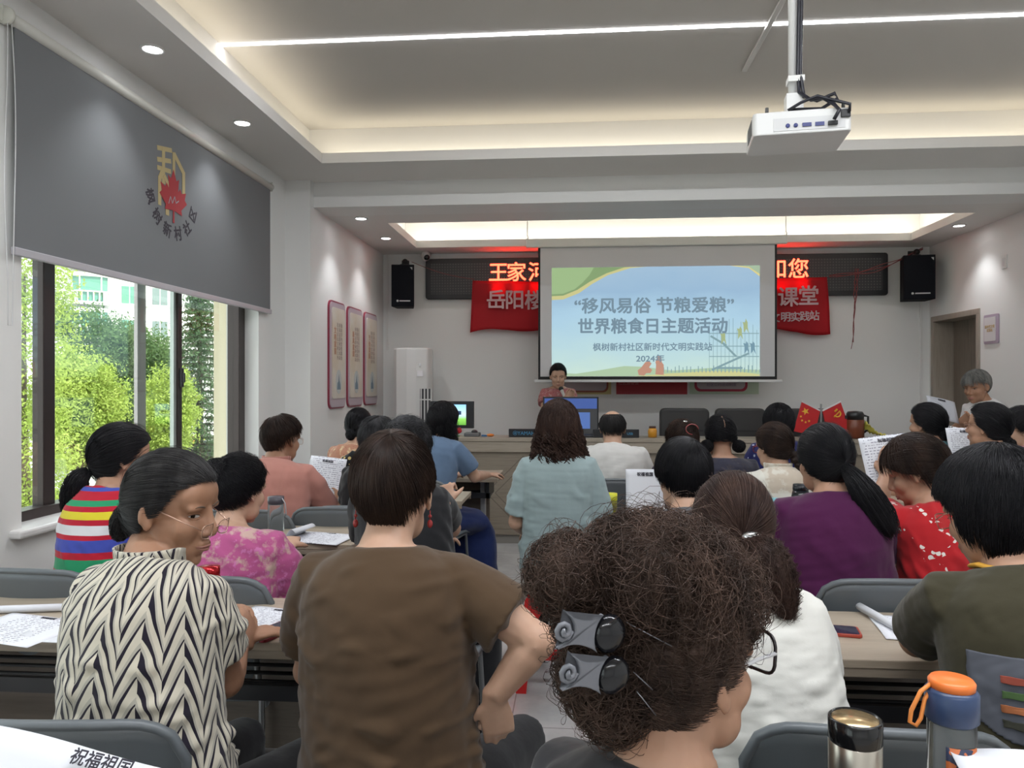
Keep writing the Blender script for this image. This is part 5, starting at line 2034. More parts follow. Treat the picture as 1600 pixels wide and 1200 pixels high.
def style_gather(mat, G=(0, -.85, -.35), n=2200, h=HL, thick=.10, r=.0008, seed=2, bun=None, tail=None, part=None, loose=120, wave=.0, bumps=0.0, extra=None, buns=None):
    """hair drawn back to a point: bun = (centre, radii), tail = (path, radii, wave)"""
    def fn(t, Mh):
        th = (lambda d: thick + .035 * np.clip(d[..., 2], 0, 1) + bumps * np_noise(d.reshape(-1, 3), 6, seed).reshape(d.shape[:-1]))
        H_ = Hair()
        H_.add(cap_mesh(h, lambda d: th(d) - .03, seed=seed, rough=.012))
        H_.strands(merid(n, G, h, th, seg=(.6, 1.3), off=.018, wave=wave, seed=seed), r)
        H_.strands(merid(loose, G, h, th, seg=(.8, 1.6), off=.05, lift=.08, wave=.05 + wave, seed=seed + 1), r * .6)
        for (c, rr_) in ([bun] if bun else []) + (buns or []):
            H_.add(ball_np(c, np.array(rr_) * .93))
            H_.strands(swirl_ball(c, rr_, 420, seed=seed + 2, wave=.05, off=.1), r)
        if tail:
            path, rad, wv, m = tail
            H_.add(tube_np(path, [q * .85 for q in rad]))
            H_.strands(bundle(path, rad, m, wave=wv, seed=seed + 3), r)
        if extra:
            extra(H_)
        H_.build(mat, t, Mh)
    return fn


def style_bob(mat, n=2600, pole=(.1, -.2, .95), h=(-.8, -.5, .1, .45), thick=.2, tail=.06, r=.0009, seed=3, wave=.03, tw=.0, inward=.2, flare=.0, spread=1.0, tn=1200, K=14, extra=None):
    """hair falling free below the hairline for 'tail' metres"""
    def fn(t, Mh):
        th = (lambda d: thick + .04 * np.clip(d[..., 2], 0, 1) + .05 * np.clip(-d[..., 1], 0, 1))
        H_ = Hair()
        H_.add(cap_mesh(h, lambda d: th(d) - .04, seed=seed, rough=.03, sink=.9))
        H_.strands(merid(n, pole, h, th, seg=(.6, 1.2), off=.03, lift=.02, wave=wave, seed=seed), r)
        p = merid(tn, pole, h, th, K=K, full=True, off=.04, wave=wave, seed=seed + 1)
        p = p[:, K // 2:]
        end = p[:, -1]
        ph = np.degrees(np.abs(np.arctan2(end[:, 0] - HC[0], -(end[:, 1] - HC[1]))))
        p = p[ph < 112]
        end = p[:, -1]
        rg = np.random.default_rng(seed + 2)
        g = norm(np.array(Mh.to_3x3().inverted() @ Vector((0, 0, -1))))
        m = 16 if tail > .1 else 8
        s = np.linspace(0, 1, m + 1)[1:]
        L = tail * rg.uniform(.55, 1.1, len(end))
        out = norm((end - HC) * np.array([1, 1, 0]))
        tan = norm(p[:, -1] - p[:, -2])
        ph_ = np.round(rg.uniform(0, 6, len(end)) * 1.2) / 1.2
        w = tw
        q = end[:, None] + g * (L[:, None] * s)[..., None] + tan[:, None] * (np.minimum(L, .05)[:, None] * (1 - np.exp(-3 * s)) * .5)[..., None] + out[:, None] * ((flare * s - inward * s ** 2) * L[:, None])[..., None]
        q[..., 0] += w * np.sin(s * L[:, None] * 75 + ph_[:, None]) + .5 * w * np.sin(s * L[:, None] * 31 + ph_[:, None] * 3)
        q[..., 1] += w * np.cos(s * L[:, None] * 75 + ph_[:, None])
        H_.strands(np.concatenate([p, q], 1), r)
        if extra:
            extra(H_)
        H_.build(mat, t, Mh)
    return fn


def locks(H_, n, length, r=.0011, start_z=-.01, rad=(.098, .112), wave=.010, lock_r=.013, seed=0, phi=100, flare=.05, per=26, freq=5, drop=None):
    """separate ringlets hanging from the back and sides of the head"""
    rg = np.random.default_rng(seed)
    for i in range(n):
        a = math.radians(rg.uniform(-phi, phi))
        z0 = start_z + rg.uniform(-.03, .07)
        L = length * rg.uniform(.7, 1.08)
        k = rg.uniform(.80, 1.06)
        x, y = math.sin(a) * rad[0] * k, -math.cos(a) * rad[1] * k - .012
        f = flare * rg.uniform(.2, 1.2)
        pts = [(x * .9, y * .9, z0 + .02), (x * 1.04, y * 1.02, z0 - L * .25), (x * (1.04 + f * 3), y * (1.0 + f), z0 - L * .6), (x * (1 + f * 4), y * (1 + f * .6), z0 - L)]
        H_.strands(bundle(pts, [lock_r * .7, lock_r, lock_r, lock_r * .5], per, K=34, wave=wave, wfreq=freq * L / .3, seed=seed * 100 + i), r)


def decal(t, shirt_name, name, cx, cz, w, h, mask, mat, off=.004, n=40):
    """a patch lying on the back of a garment, following its surface"""
    o = [c for c in t.children if c.name.startswith(shirt_name)][0]
    bpy.context.view_layer.update()
    b = B()
    pts = {}
    for j in range(n + 1):
        for i in range(n + 1):
            x, z = cx + (i / n - .5) * w, cz + (j / n - .5) * h
            ok, loc, nor, fi = o.ray_cast(Vector((x, -1.5, z)), Vector((0, 1, 0)))
            if ok:
                pts[(i, j)] = len(b.v)
                q = loc + nor * off
                b.v.append(tuple(q))
    for j in range(n):
        for i in range(n):
            c4 = [(i, j), (i + 1, j), (i + 1, j + 1), (i, j + 1)]
            if all(c in pts for c in c4) and mask((i + .5) / n * 2 - 1, (j + .5) / n * 2 - 1):
                b.f.append(tuple(pts[c] for c in c4))
                b.sm.append(True)
    if b.f:
        return b.build(name, mat, t, solid=.001)
# ---- clothes --------------------------------------------------------------------
def mat_zigzag():
    m = cloth('black_cream_zigzag_cloth', (.5, .46, .37), fold=.25)
    x, y, z = m.xyz()
    ang = x.atan2(y * -1 + 0.12)
    warp = m.noise(5, 2)
    u = ang * 0.27 + (warp - .5) * .02
    Pd = .092
    c = (u / Pd + .18).frac()
    A = c.lt(.5)
    p = A * (c * 2) + (1 - A) * ((1 - c) * 2)          # 0 at a ridge, 1 at the V bottom
    S = .050
    v = z / S + p.pw(1.25) * 1.75 + (1 - A) * .42 + (warp - .5) * .9
    fr_ = v.frac()
    th = A * (.46 * (1 - p) + .10) + (1 - A) * (.08 + .34 * p)
    line = fr_.lt(th)
    edge = c.gt(.02) * c.lt(.98)
    shade = fr_.gt(th) * fr_.lt(th + .22)
    col = m.mix(shade, (.50, .46, .375), (.36, .34, .29))
    m.color(m.mix(line, col, (.012, .009, .018)))
    return m.m


def mat_stripes():
    m = cloth('striped_knit', (.5, .05, .06), fold=.2)
    x, y, z = m.xyz()
    red = (.42, .012, .03)
    st = []
    seq = [(.07, (.05, .07, .36)), (.10, red), (.14, (.55, .55, .56)), (.20, red), (.28, (.62, .52, .03)), (.36, red), (.42, (.02, .27, .12)), (.52, red), (.58, (.05, .07, .36)), (.68, red), (.72, (.6, .6, .62)), (.80, red), (.845, (.62, .52, .03)), (.91, red), (.95, (.02, .27, .12))]
    m.color(m.ramp(((z - .62 + (m.noise(4, 2) - .5) * .01) / .40).frac(), [(0, red)] + seq, 'CONSTANT'))
    return m.m


def mat_blotch(name, base, c2, c3, sc=14, t1=.52, t2=.6, fold=.35):
    m = cloth(name, base, fold=fold)
    n1 = m.noise(sc, 4, .6)
    n2 = m.noise(sc * 1.7, 5, .65, (1.3, .8, 1.1))
    c = m.mix(((n1 - t1) * 9).clamp(), base, c2)
    m.color(m.mix(((n2 - t2) * 14).clamp(), c, c3))
    return m.m


def mat_dots(name, base, dot, sc=22, size=.26, fold=.35, rnd=.6, stretch=None):
    m = cloth(name, base, fold=fold)
    d = m.voro(sc, rnd=rnd, stretch=stretch)
    m.color(m.mix(d.lt(size), base, dot))
    return m.m


def mat_tiedye():
    m = cloth('red_white_dye_cloth', (.42, .015, .02), fold=.35)
    x, y, z = m.xyz()
    w = m.noise(3.2, 2)
    d = m.voro(52, rnd=.7)
    b1 = ((x * .8 + z * .6 + (w - .5) * .35) / .11).frac()
    b2 = ((x * -.7 + z * .7 + (w - .5) * .3) / .15).frac()
    band = (b1 - .5).abs().lt(.09).mx((b2 - .5).abs().lt(.06))
    gate = m.noise(4.5, 1).gt(.47)
    m.color(m.mix(d.lt(.42) * band * gate, (.42, .015, .02), (.68, .62, .58)))
    return m.m


def mat_lace():
    m = cloth('cream_lace', (.62, .60, .53), fold=.3)
    x, y, z = m.xyz()
    n = m.noise(18, 4, .6)
    lace = (y * -1).gt(-.02) * z.gt(.88) * (x.abs().lt(.10))
    c = m.mix(((n - .50) * 12).clamp(), (.50, .43, .35), (.60, .57, .50))
    m.color(m.mix(lace, (.63, .61, .55), c))
    return m.m


ZIG, STR = mat_zigzag(), mat_stripes()
PINK = mat_blotch('pink_floral_cloth', (.40, .085, .22), (.50, .34, .30), (.52, .16, .36), 20, .5, .56)
C = cloth_simple
TEAL_N = mat_blotch('teal_floral_cloth', (.02, .10, .12), (.04, .18, .20), (.30, .12, .08), 20, .5, .62)
REDM = mat_blotch('red_mottled_blouse', (.34, .12, .12), (.42, .26, .24), (.20, .04, .06), 40, .52, .58)
FACES = mat_blotch('brown_portrait_print', (.36, .17, .11), (.55, .42, .25), (.22, .08, .05), 26, .52, .6)
NAVYD = mat_dots('navy_dotted_cloth', (.012, .015, .09), (.35, .38, .5), 26, .22)
INK = mat_blotch('slate_brushed_cloth', (.030, .030, .048), (.045, .04, .05), (.22, .18, .15), 30, .55, .68)
STARS = mat_dots('black_cloth_gold_stars', (.010, .010, .011), (.50, .36, .14), 30, .30, rnd=.35)
GOLDW = plain('gold_wire', (.55, .36, .28), .3, .9)
SILV = plain('silver_clip', (.6, .6, .62), .2, 1.0)
DARKF = plain('dark_glasses', (.015, .010, .012), .3)


def eyeglass(mat, **k):
    return lambda t, Mh, q: glasses_obj(t, Mh, q['hs'], mat, **k)


def both(*fs):
    def fn(t, Mh, q):
        for f_ in fs:
            f_(t, Mh, q)
    return fn


def collar(mat, h=.040, r0=.066, r1=.070, fwd=.0):
    def fn(t, Mh, q):
        N_ = q['N']

        def g(u, v):
            a = 2 * PI * u
            rr_ = r0 + (r1 - r0) * v
            return (N_.x + rr_ * math.cos(a), N_.y + fwd + .004 + rr_ * 1.0 * math.sin(a), N_.z - .022 + h * v * (1 - .35 * max(0, math.sin(a))))
        B().grid(g, 40, 5).build('collar', mat, t, solid=.004)
    return fn


def neckrib(mat, r=.066, dz=-.012):
    def fn(t, Mh, q):
        N_ = q['N']
        B().tube([(N_.x + r * 1.05 * math.cos(a), N_.y + .004 + r * .98 * math.sin(a), N_.z + dz - .02 * max(0, math.sin(a))) for a in [i * PI / 18 for i in range(36)]], .0055, 8, closed=True, ry=.010).build('neckband', mat, t)
    return fn


def hairpin(c, mat, r=.012):
    def fn(t, Mh, q):
        B().ball((0, 0, 0), (r * 1.8, r * .7, r), 12, 8, mat=Mh @ T(*c)).build('hair_clip', mat, t)
    return fn


# =========================== row nearest the camera ===========================
# woman with the patterned shirt, turned round to the right
elb = P(352, 1062, 1.62)
wrs = P(372, 1010, 1.80)
person('woman in black and cream zigzag shirt turning round, thin glasses low on her nose', (270, 796, 1.62), hy=93, hp=12, by=14, W=.95, D=1.1, lean=.11, sway=-.05,
       hs=.99, shirt=ZIG, sleeve=.62, sl_r=1.12, skin=SKT, voxel=.0042, wrinkle=.0038, seed=5,
       armR=(elb, wrs), handR=dict(d=(-.2, .6, .35), n=(-1, 0, -.2), curl=.3), neck_len=.0,
       hair=style_gather(hair_mat('hair_greying_black', (.010, .010, .011), (.045, .042, .042)), G=(.05, -.92, -.30), n=5200, h=(-.86, -.40, .33, .58), thick=.055, r=.0006, seed=21, loose=260,
                         bun=((.01, -.100, -.050), (.030, .022, .038))),
       face=dict(look=(.75, .15), lips=(.30, .13, .10), brow=(.10, .065, .045), open_=.7),
       extra=both(eyeglass(GOLDW, style='low', low=.020), collar(ZIG, h=.046), hairpin((-.045, -.112, -.02), plain('clear_clip', (.45, .40, .35), .1), .014)))

# woman in the brown T-shirt, hand on her thigh
el9 = P(838, 1002, 1.50)
wr9 = P(772, 1088, 1.50)
BROWN = C('brown_tee', (.066, .039, .020), fold=.25)


def earrings(t, Mh, q):
    for s in (-1, 1):
        B().ball((0, 0, 0), (.006, .004, .009), 10, 8, mat=Mh @ T(s * .080, -.004, -.062)).ball((0, 0, 0), .004, 8, 6, mat=Mh @ T(s * .080, -.004, -.046)).tube([Mh @ Vector((s * .080, -.004, -.034)), Mh @ Vector((s * .080, -.004, -.055))], .0012, 6).build('earring', plain('red_stone', (.25, .02, .02), .15), t)


person('woman in plain brown T-shirt seen from behind, right hand on her thigh', (615, 772, 1.62), hy=-2, hp=6, by=2, W=1.03, D=1.1, lean=.06, sway=-.02, kn=.10,
       shirt=BROWN, sleeve=.66, sl_r=1.22, skin=SKL, voxel=.0045, wrinkle=.0030, seed=8, hipw=1.03,
       armR=(el9, wr9), handR=dict(d=(.10, .15, -.9), n=(-.2, .9, 0), curl=.45, s=-1, size=.9),
       hair=style_short(HBR, n=7000, pole=(.03, -.42, .90), thick=.11, r=.0007, seed=31, lift=.05, top=.07, h=(-.97, -.12, .1, .4, 28)),
       extra=both(neckrib(BROWN), earrings))

# woman in olive shirt at the right edge
OLIVE = C('olive_shirt', (.040, .035, .019), fold=.4)


def olive_patch(t, Mh, q):
    m = plain('pocket_blue_grey', (.075, .08, .10), .85)
    cx, cz = -.105, q['N'].z - .215
    decal(t, 'shirt', 'patch', cx, cz, .15, .15, lambda u, v: v > -1 + 1.1 * (u + .3) ** 2, m, .003)
    for k, c_ in enumerate(((.25, .05, .03), (.05, .10, .03), (.28, .09, .03), (.03, .03, .02))):
        decal(t, 'shirt', 'patch_bar', cx - .01, cz + .035 - k * .026, .06, .013, lambda u, v: True, plain('patch_%d' % k, c_, .85), .007, 10)


person('woman in olive shirt with orange collar edge at the right edge, elbow on desk', (1552, 802, 1.60), hy=-30, hp=20, by=-8, W=1.04, D=1.1, lean=.13, sway=-.02,
       shirt=OLIVE, sleeve=.66, sl_r=1.12, skin=SK, voxel=.0048, wrinkle=.0036, seed=15,
       armL=(P(1432, 1000, 1.76), P(1520, 985, 1.98)),
       hair=style_bob(HB, n=5600, pole=(.05, -.35, .92), h=(-.86, -.42, .12, .42), thick=.22, tail=.035, r=.0008, seed=41, wave=.05, tn=2600, inward=.35),
       extra=both(eyeglass(GOLDW, low=.0), neckrib(plain('orange_edge', (.55, .28, .03), .7), .068, -.004), olive_patch))

# woman in the white blouse, brown hair with a low curled ponytail
WHITE = C('white_blouse', (.66, .65, .61), fold=.3)
person('woman in white blouse with brown hair tied low in a curly tail', (1147, 832, 1.66), hy=24, hp=14, by=6, W=1.0, D=1.1, lean=.10, sway=-.07,
       shirt=WHITE, sleeve=0.55, sl_r=.95, skin=SKT, voxel=.0055, wrinkle=.0030, seed=18, neckline=.975,
       hair=style_gather(HRB, G=(.45, -.80, -.30), n=5000, h=(-.86, -.40, .25, .5), thick=.11, r=.0007, seed=51, loose=300,
                         tail=([(.05, -.095, -.02), (.085, -.115, -.04), (.11, -.115, -.08), (.12, -.105, -.13), (.135, -.095, -.17)], [.022, .040, .042, .035, .015], .012, 700)),
       extra=hairpin((.060, -.112, -.012), SILV, .012))


# the nearest head: piled-up curly hair with two claw clips, black glasses
def big_curls(t, Mh):
    H_ = Hair()
    h = (-.86, -.35, .15, .48)
    bpy.context.view_layer.update()
    inv = (t.matrix_world @ Mh).inverted()
    H_.add(cap_mesh(h, lambda d: .10 + .15 * np.clip(d[..., 2], 0, 1), seed=3, rough=.06))
    for i, (px, py, w, r_) in enumerate(((1035, 925, .98, .096), (1000, 905, .94, .078), (888, 900, .92, .050), (1108, 935, 1.0, .070), (1085, 912, 1.04, .072), (935, 960, .94, .055),
                                         (945, 1050, .94, .058), (1000, 1020, .955, .072), (1060, 980, .95, .068), (960, 1100, .93, .045)
                                         )):
        c = tuple(inv @ P(px, py, w))
        H_.add(ball_np(c, (r_ * .84,) * 3))
        n = int(26000 * r_ * r_ * 3.0) + 350
        H_.strands(swirl_ball(c, (r_,) * 3, n, K=18, seed=60 + i, arc=2.0, wave=.07, off=.10), .0006)
        H_.strands(swirl_ball(c, (r_ * 1.10,) * 3, n // 6, K=18, seed=80 + i, arc=2.4, wave=.13, off=.16), .00035)
    H_.strands(merid(3000, (-.3, -.9, .1), h, lambda d: .10 + .1 * np.clip(d[..., 2], 0, 1), seg=(.6, 1.2), off=.02, wave=.04, seed=77), .0007)
    H_.build(HCUR, t, Mh)


def claw(t, Mh, q):
    gm = plain('clip_grey_plastic', (.16, .165, .185), .25, bump=(30, .1, .001))
    bm_ = plain('clip_black_plastic', (.008, .008, .010), .15)
    inv = q['inv']
    for (px, py) in ((905, 985), (912, 1050)):
        c = inv @ P(px, py, .842)
        ax = (inv.to_3x3() @ (P(965, py + 6, .872) - P(905, py, .855))).normalized()
        nz = (inv.to_3x3() @ Vector((-.1, -1, 0.1))).normalized()
        up = nz.cross(ax).normalized() * -1
        nz = ax.cross(up).normalized()
        if nz.dot(inv.to_3x3() @ Vector((0, -1, 0))) < 0:
            nz = -nz
        Mx = Matrix((ax, up, nz)).transposed().to_4x4()
        Mx.translation = c
        # grey saddle plate with concave ends, coiled knob on the left, black round grip on the right
        out = []
        for i in range(13):
            u = -.024 + .048 * i / 12
            out.append((u, -.021 + .006 * (1 - (u / .024) ** 2)))
        for i in range(9):
            v_ = -.021 + .042 * i / 8
            out.append((.024 - .006 * (1 - (v_ / .021) ** 2), v_))
        for i in range(13):
            u = .024 - .048 * i / 12
            out.append((u, .021 - .006 * (1 - (u / .024) ** 2)))
        for i in range(9):
            v_ = .021 - .042 * i / 8
            out.append((-.024 + .016 * (1 - (v_ / .021) ** 2), v_))
        o = B().prism(out, -.002, .006, Mx).build('hair_claw', gm, t, bevel=.002)
        B().tube([Mx @ Vector((-.022 + .011 * (1 - k / 16) * math.cos(k * .75), .012 * (1 - k / 16) * math.sin(k * .75), .004 + .0006 * k)) for k in range(15)], .0032, 8).build('coil_knob', gm, o)
        B().ball((0, 0, 0), (.020, .022, .012), 24, 14, mat=Mx @ T(.038, 0, .0)).box(-.004, .028, -.016, .016, -.01, .001, mat=Mx).build('black_grip', bm_, o)


def pins(t, Mh, q):
    inv = q['inv']
    b = B()
    for a, c_ in (((978, 972), (1050, 1010)), ((990, 1050), (1020, 1078)), ((995, 1080), (1025, 1118))):
        b.tube([inv @ P(a[0], a[1], .868), inv @ P(c_[0], c_[1], .868)], .0007, 6)
    b.build('hairpin', plain('pin_steel', (.25, .25, .28), .3, .9), t)


HCUR = hair_mat('hair_curly_brown', (.024, .015, .012), (.105, .064, .048), rough=.5)
person('woman nearest the camera with piled curly hair, two grey claw clips and black glasses', (1066, 1040, .98), hy=52, hp=3, by=30, W=1.0, lean=.10, sway=.02, arms=False,
       shirt=C('black_sheen_shirt', (.022, .021, .024), rough=.5), sleeve=.8, skin=SK, voxel=.0042, wrinkle=.003, seed=22, seat=.30,
       hair=big_curls, extra=both(eyeglass(DARKF, style='wide', low=-.012, temple=plain('white_temple', (.62, .62, .64), .3), r=.0024), claw, pins), neck_r=1.15, legs=True)

# =========================== second row ===========================
person('woman in red, yellow, green and blue striped top with a black ponytail by the window', (192, 718, 2.75), hy=48, hp=6, by=4, W=.86, lean=.10,
       sway=.02, shirt=STR, sleeve=.05, sl_r=.8, skin=SK, voxel=.006, wrinkle=.0025,
       hair=style_gather(HB, G=(-.05, -.88, -.42), n=3000, thick=.13, r=.0009, seed=61,
                         tail=([(0, -.105, -.045), (0, -.135, -.07), (-.01, -.145, -.13), (-.015, -.14, -.19), (-.02, -.125, -.235)], [.018, .038, .044, .036, .014], .004, 500)))
person('woman in pink floral blouse with pinned-up black hair', (374, 768, 2.68), hy=22, hp=10, by=6, W=1.12, D=1.1, lean=.10,
       shirt=PINK, sleeve=.75, sl_r=1.25, skin=SKL, voxel=.006, wrinkle=.005, neckline=.955, neck_len=.01,
       hair=style_gather(HB, G=(-.15, -.70, .45), n=2800, h=(-.80, -.38, .3, .52), thick=.13, r=.0009, seed=63, loose=300, wave=.05, bumps=.05, bun=((-.015, -.105, .06), (.045, .04, .045))))
BLACK = C('black_tee', (.014, .014, .016))


def bag_strap(t, Mh, q):
    N_ = q['N']
    B().tube([(N_.x + .05, N_.y - .07, N_.z - .03), (N_.x + .0, N_.y - .125, N_.z - .14), (N_.x - .06, -.165, .78), (N_.x - .12, -.15, .62)], .010, 8, up=(0, 1, 0), ry=.004).build('bag_strap', plain('tan_strap', (.30, .17, .09), .6), t)


person('woman in black with dark grey updo, tan bag strap and raised right fist', (637, 708, 2.80), hy=15, hp=6, by=14, W=1.05, lean=.10, sway=-.08,
       shirt=BLACK, sleeve=.66, skin=SKL, voxel=.006, armR=(P(705, 825, 2.95), P(698, 790, 3.02)), handR=dict(d=(-.2, .3, .8), n=(0, 1, 0), curl=1.1, size=.95),
       hair=style_gather(HSP, G=(0, -.75, .40), n=3000, thick=.16, r=.0009, seed=65, loose=300, wave=.05, bumps=.06, bun=((0, -.10, .055), (.05, .04, .045))),
       extra=both(bag_strap, hairpin((.0, -.135, .065), plain('pearl_dark', (.05, .05, .06), .1), .012)))
person('black-haired person with short hair holding music sheets, behind the curly-haired woman', (1067, 748, 2.62), hy=-14, hp=8, by=-4, W=1.0, lean=.10,
       shirt=C('grey_top', (.10, .10, .11)), skin=SKL, voxel=.006, armL=(P(1000, 850, 2.75), P(1015, 800, 2.95)),
       hair=style_short(HB, n=4600, pole=(.2, -.45, .86), thick=.17, r=.0009, seed=67, lift=.06, top=.08, h=(-.97, -.30, .1, .4, 34)))
PURP = C('purple_tee', (.062, .007, .048))
person('woman in purple T-shirt with a long black ponytail slanting to the right', (1288, 722, 2.62), hy=-10, hp=6, by=-4, W=1.08, D=1.1, lean=.08,
       shirt=PURP, sleeve=.7, sl_r=1.1, skin=SK, voxel=.006, wrinkle=.0028,
       hair=style_gather(HB, G=(.10, -.90, -.22), n=4000, thick=.14, r=.0009, seed=69, h=(-.80, -.36, .3, .52),
                         tail=([(.01, -.108, -.015), (.03, -.135, -.05), (.06, -.15, -.11), (.10, -.155, -.18), (.135, -.155, -.245)], [.018, .034, .050, .052, .034], .003, 900)))
person('woman in red blouse with white dyed rings, head bent over her sheet', (1432, 738, 2.66), hy=-58, hp=24, by=-22, W=.95, lean=.10, sway=-.03,
       shirt=mat_tiedye(), sleeve=.6, sl_r=1.25, skin=SK, voxel=.0055, wrinkle=.004,
       armL=(P(1370, 800, 2.85), P(1384, 745, 2.95)), handL=dict(d=(.2, .1, .9), n=(.6, .2, 0), curl=.4), face=dict(open_=.3),
       hair=style_gather(HBR, G=(.1, -.85, -.30), n=3600, h=(-.84, -.34, .0, .38), thick=.14, r=.0009, seed=71, loose=200, bun=((.01, -.105, -.05), (.035, .03, .04)),
                         extra=lambda H_: H_.strands(merid(500, (0, .1, .98), (-.9, -.5, -.05, .05), .17, seg=(.8, 1.3), off=.04, seed=5, lift=.05)[:, :], .0008)))

# =========================== third row ===========================
PPOLO = C('salmon_polo', (.42, .19, .155), fold=.3)
person('man in salmon polo shirt with thinning dark hair reading a sheet', (441, 688, 3.90), hy=22, hp=8, by=10, W=1.16, D=1.05, lean=.12, sway=-.02, male=True,
       shirt=PPOLO, sleeve=.75, sl_r=1.15, skin=SKT, armR=(P(520, 812, 3.95), P(524, 792, 4.2)), handR=dict(d=(0, .4, .8), n=(-1, 0, 0), curl=.5),
       hair=style_short(HBR, n=2200, pole=(-.1, -.25, .95), thick=.14, r=.0012, seed=73, h=(-.95, -.15, .3, .55, 34), bald=(-.15, -.35, .92, .10, .35)),
       extra=both(collar(PPOLO, .04), eyeglass(GOLDW)))
person('person with smooth greying black bob beside the brown-shirted woman', (592, 692, 3.95), hy=18, hp=4, by=8, W=.95, lean=.08,
       shirt=C('black_top', (.012, .012, .014)), skin=SK,
       hair=style_short(HSP, n=2400, pole=(.2, -.15, .95), thick=.18, r=.0012, seed=75, h=(-.93, -.45, .15, .45)))
LB = C('pale_teal_blouse', (.29, .37, .38), fold=.35)
person('woman in pale teal blouse with long curly dark hair on a red stool', (873, 672, 3.62), hy=0, hp=2, by=0, W=.98, lean=.03, sway=.0,
       shirt=LB, sleeve=.85, sl_r=1.2, skin=SKL, wrinkle=.004, armL=('rel', (-.06, .02, -.27), (.05, .22, -.10)), armR=('rel', (.06, .02, -.27), (-.05, .22, -.10)),
       hair=style_bob(HRB, n=2600, pole=(.05, -.1, .98), h=(-.80, -.45, .1, .42), thick=.26, tail=.12, r=.0012, seed=77, wave=.12, tw=.016, flare=.2, inward=.0, tn=1500,
                      extra=lambda H_: locks(H_, 120, .42, r=.0022, rad=(.108, .116), wave=.016, lock_r=.010, seed=12, flare=.07, phi=108, per=14, freq=5)))
person('woman with reddish hair clips and pinned-up dark hair', (1065, 693, 4.25), hy=-6, hp=8, by=0, W=.95, lean=.08,
       shirt=C('dark_blouse', (.03, .02, .03)), skin=SKL,
       hair=style_gather(HBR, G=(.25, -.55, .60), n=2200, thick=.14, r=.0012, seed=79, wave=.05, bumps=.05, loose=200, bun=((.03, -.08, .075), (.04, .03, .04))),
       extra=both(hairpin((.0, -.10, .115), SILV, .007), lambda t, Mh, q: B().tube([Mh @ Vector((.03 + .035 * math.cos(a), -.125, .07 + .028 * math.sin(a))) for a in [i * PI / 8 for i in range(13)]], .003, 6).build('hair_ring', plain('red_clip', (.25, .06, .06), .2), t)))
person('woman in slate brushed dress with two low side buns and a centre parting', (1126, 684, 4.30), hy=0, hp=12, by=0, W=1.05, lean=.06,
       shirt=INK, sleeve=.6, sl_r=1.2, skin=SK, neckline=.96, wrinkle=.004,
       hair=style_gather(HB, G=(.9, -.35, -.25), n=0 + 1400, h=(-.55, -.40, .2, .5), thick=.12, r=.0012, seed=81, buns=[((.088, -.055, -.055), (.034, .03, .032)), ((-.088, -.055, -.055), (.034, .03, .032))],
                         extra=lambda H_: H_.strands(merid(1400, (-.9, -.35, -.25), (-.55, -.40, .2, .5), .12, seg=(.6, 1.3), off=.018, seed=4), .0012)),
       extra=lambda t, Mh, q: B().tube([Mh @ Vector((.004 * math.sin(a * 5), -.012 - .108 * math.cos(a), .026 + .1055 * math.sin(a))) for a in [.15 + i * .11 for i in range(13)]], .0035, 6).build('hair_parting', SK, t))
LACE = mat_lace()
person('woman in cream lace blouse with a braid over her right shoulder and red glasses', (1209, 700, 3.92), hy=-26, hp=10, by=-6, W=.98, lean=.08,
       shirt=LACE, sleeve=.6, sl_r=1.3, skin=SKL,
       hair=style_gather(HBR, G=(.45, -.80, -.35), n=2600, thick=.12, r=.0011, seed=83, h=(-.78, -.36, .3, .5),
                         extra=lambda H_: [H_.add(ball_np((.030 + .0065 * k + .004 * (-1) ** k, -.105 - .004 * k, -.045 - .027 * k), (.023 - .0008 * k, .018, .020))).strands(swirl_ball((.030 + .0065 * k + .004 * (-1) ** k, -.105 - .004 * k, -.045 - .027 * k), (.023 - .0008 * k, .018, .020), 60, seed=k), .0012) for k in range(9)] and
                         H_.strands(bundle([(.082, -.135, -.27), (.09, -.135, -.31), (.10, -.13, -.36)], [.012, .022, .012], 150, seed=8), .0011)),
       extra=both(collar(LACE, .045), eyeglass(plain('red_glasses', (.25, .02, .04), .3), r=.002)))
TEALP = TEAL_N
person('woman in dark teal floral top with black bun and silver clip on the right', (1448, 664, 4.55), hy=-36, hp=2, by=-16, W=.98, lean=.08,
       shirt=TEALP, skin=SK, voxel=.0065,
       hair=style_gather(HB, G=(.05, -.85, -.40), n=2400, h=(-.84, -.36, .34, .58), thick=.14, r=.0012, seed=85, bun=((.01, -.105, -.06), (.042, .03, .04))),
       extra=hairpin((.03, -.128, -.015), SILV, .010))
CREAM = C('cream_blouse', (.60, .55, .44))
person('woman in cream collar with low black bun and glasses raising her face', (1543, 668, 4.05), hy=-42, hp=-2, by=-24, W=.98, lean=.06,
       shirt=CREAM, skin=SK, voxel=.006, face=True,
       hair=style_gather(HB, G=(.0, -.85, -.50), n=2800, h=(-.84, -.36, .36, .60), thick=.16, r=.0011, seed=87, bun=((.0, -.10, -.085), (.045, .035, .038))),
       extra=both(collar(CREAM, .03, .068, .075), eyeglass(GOLDW)))
person('woman in grey and pink top with short black hair at the far right edge', (1598, 672, 4.35), hy=-58, hp=10, by=-30, W=.98, lean=.06,
       shirt=C('grey_pink_top', (.13, .14, .15)), skin=SKL, voxel=.0065, face=True,
       hair=style_gather(HB, G=(.1, -.75, .45), n=2000, thick=.16, r=.0012, seed=89, bun=((0, -.06, .10), (.03, .03, .03))), extra=both(collar(C('pink_collar', (.5, .22, .26)), .03), eyeglass(GOLDW)))

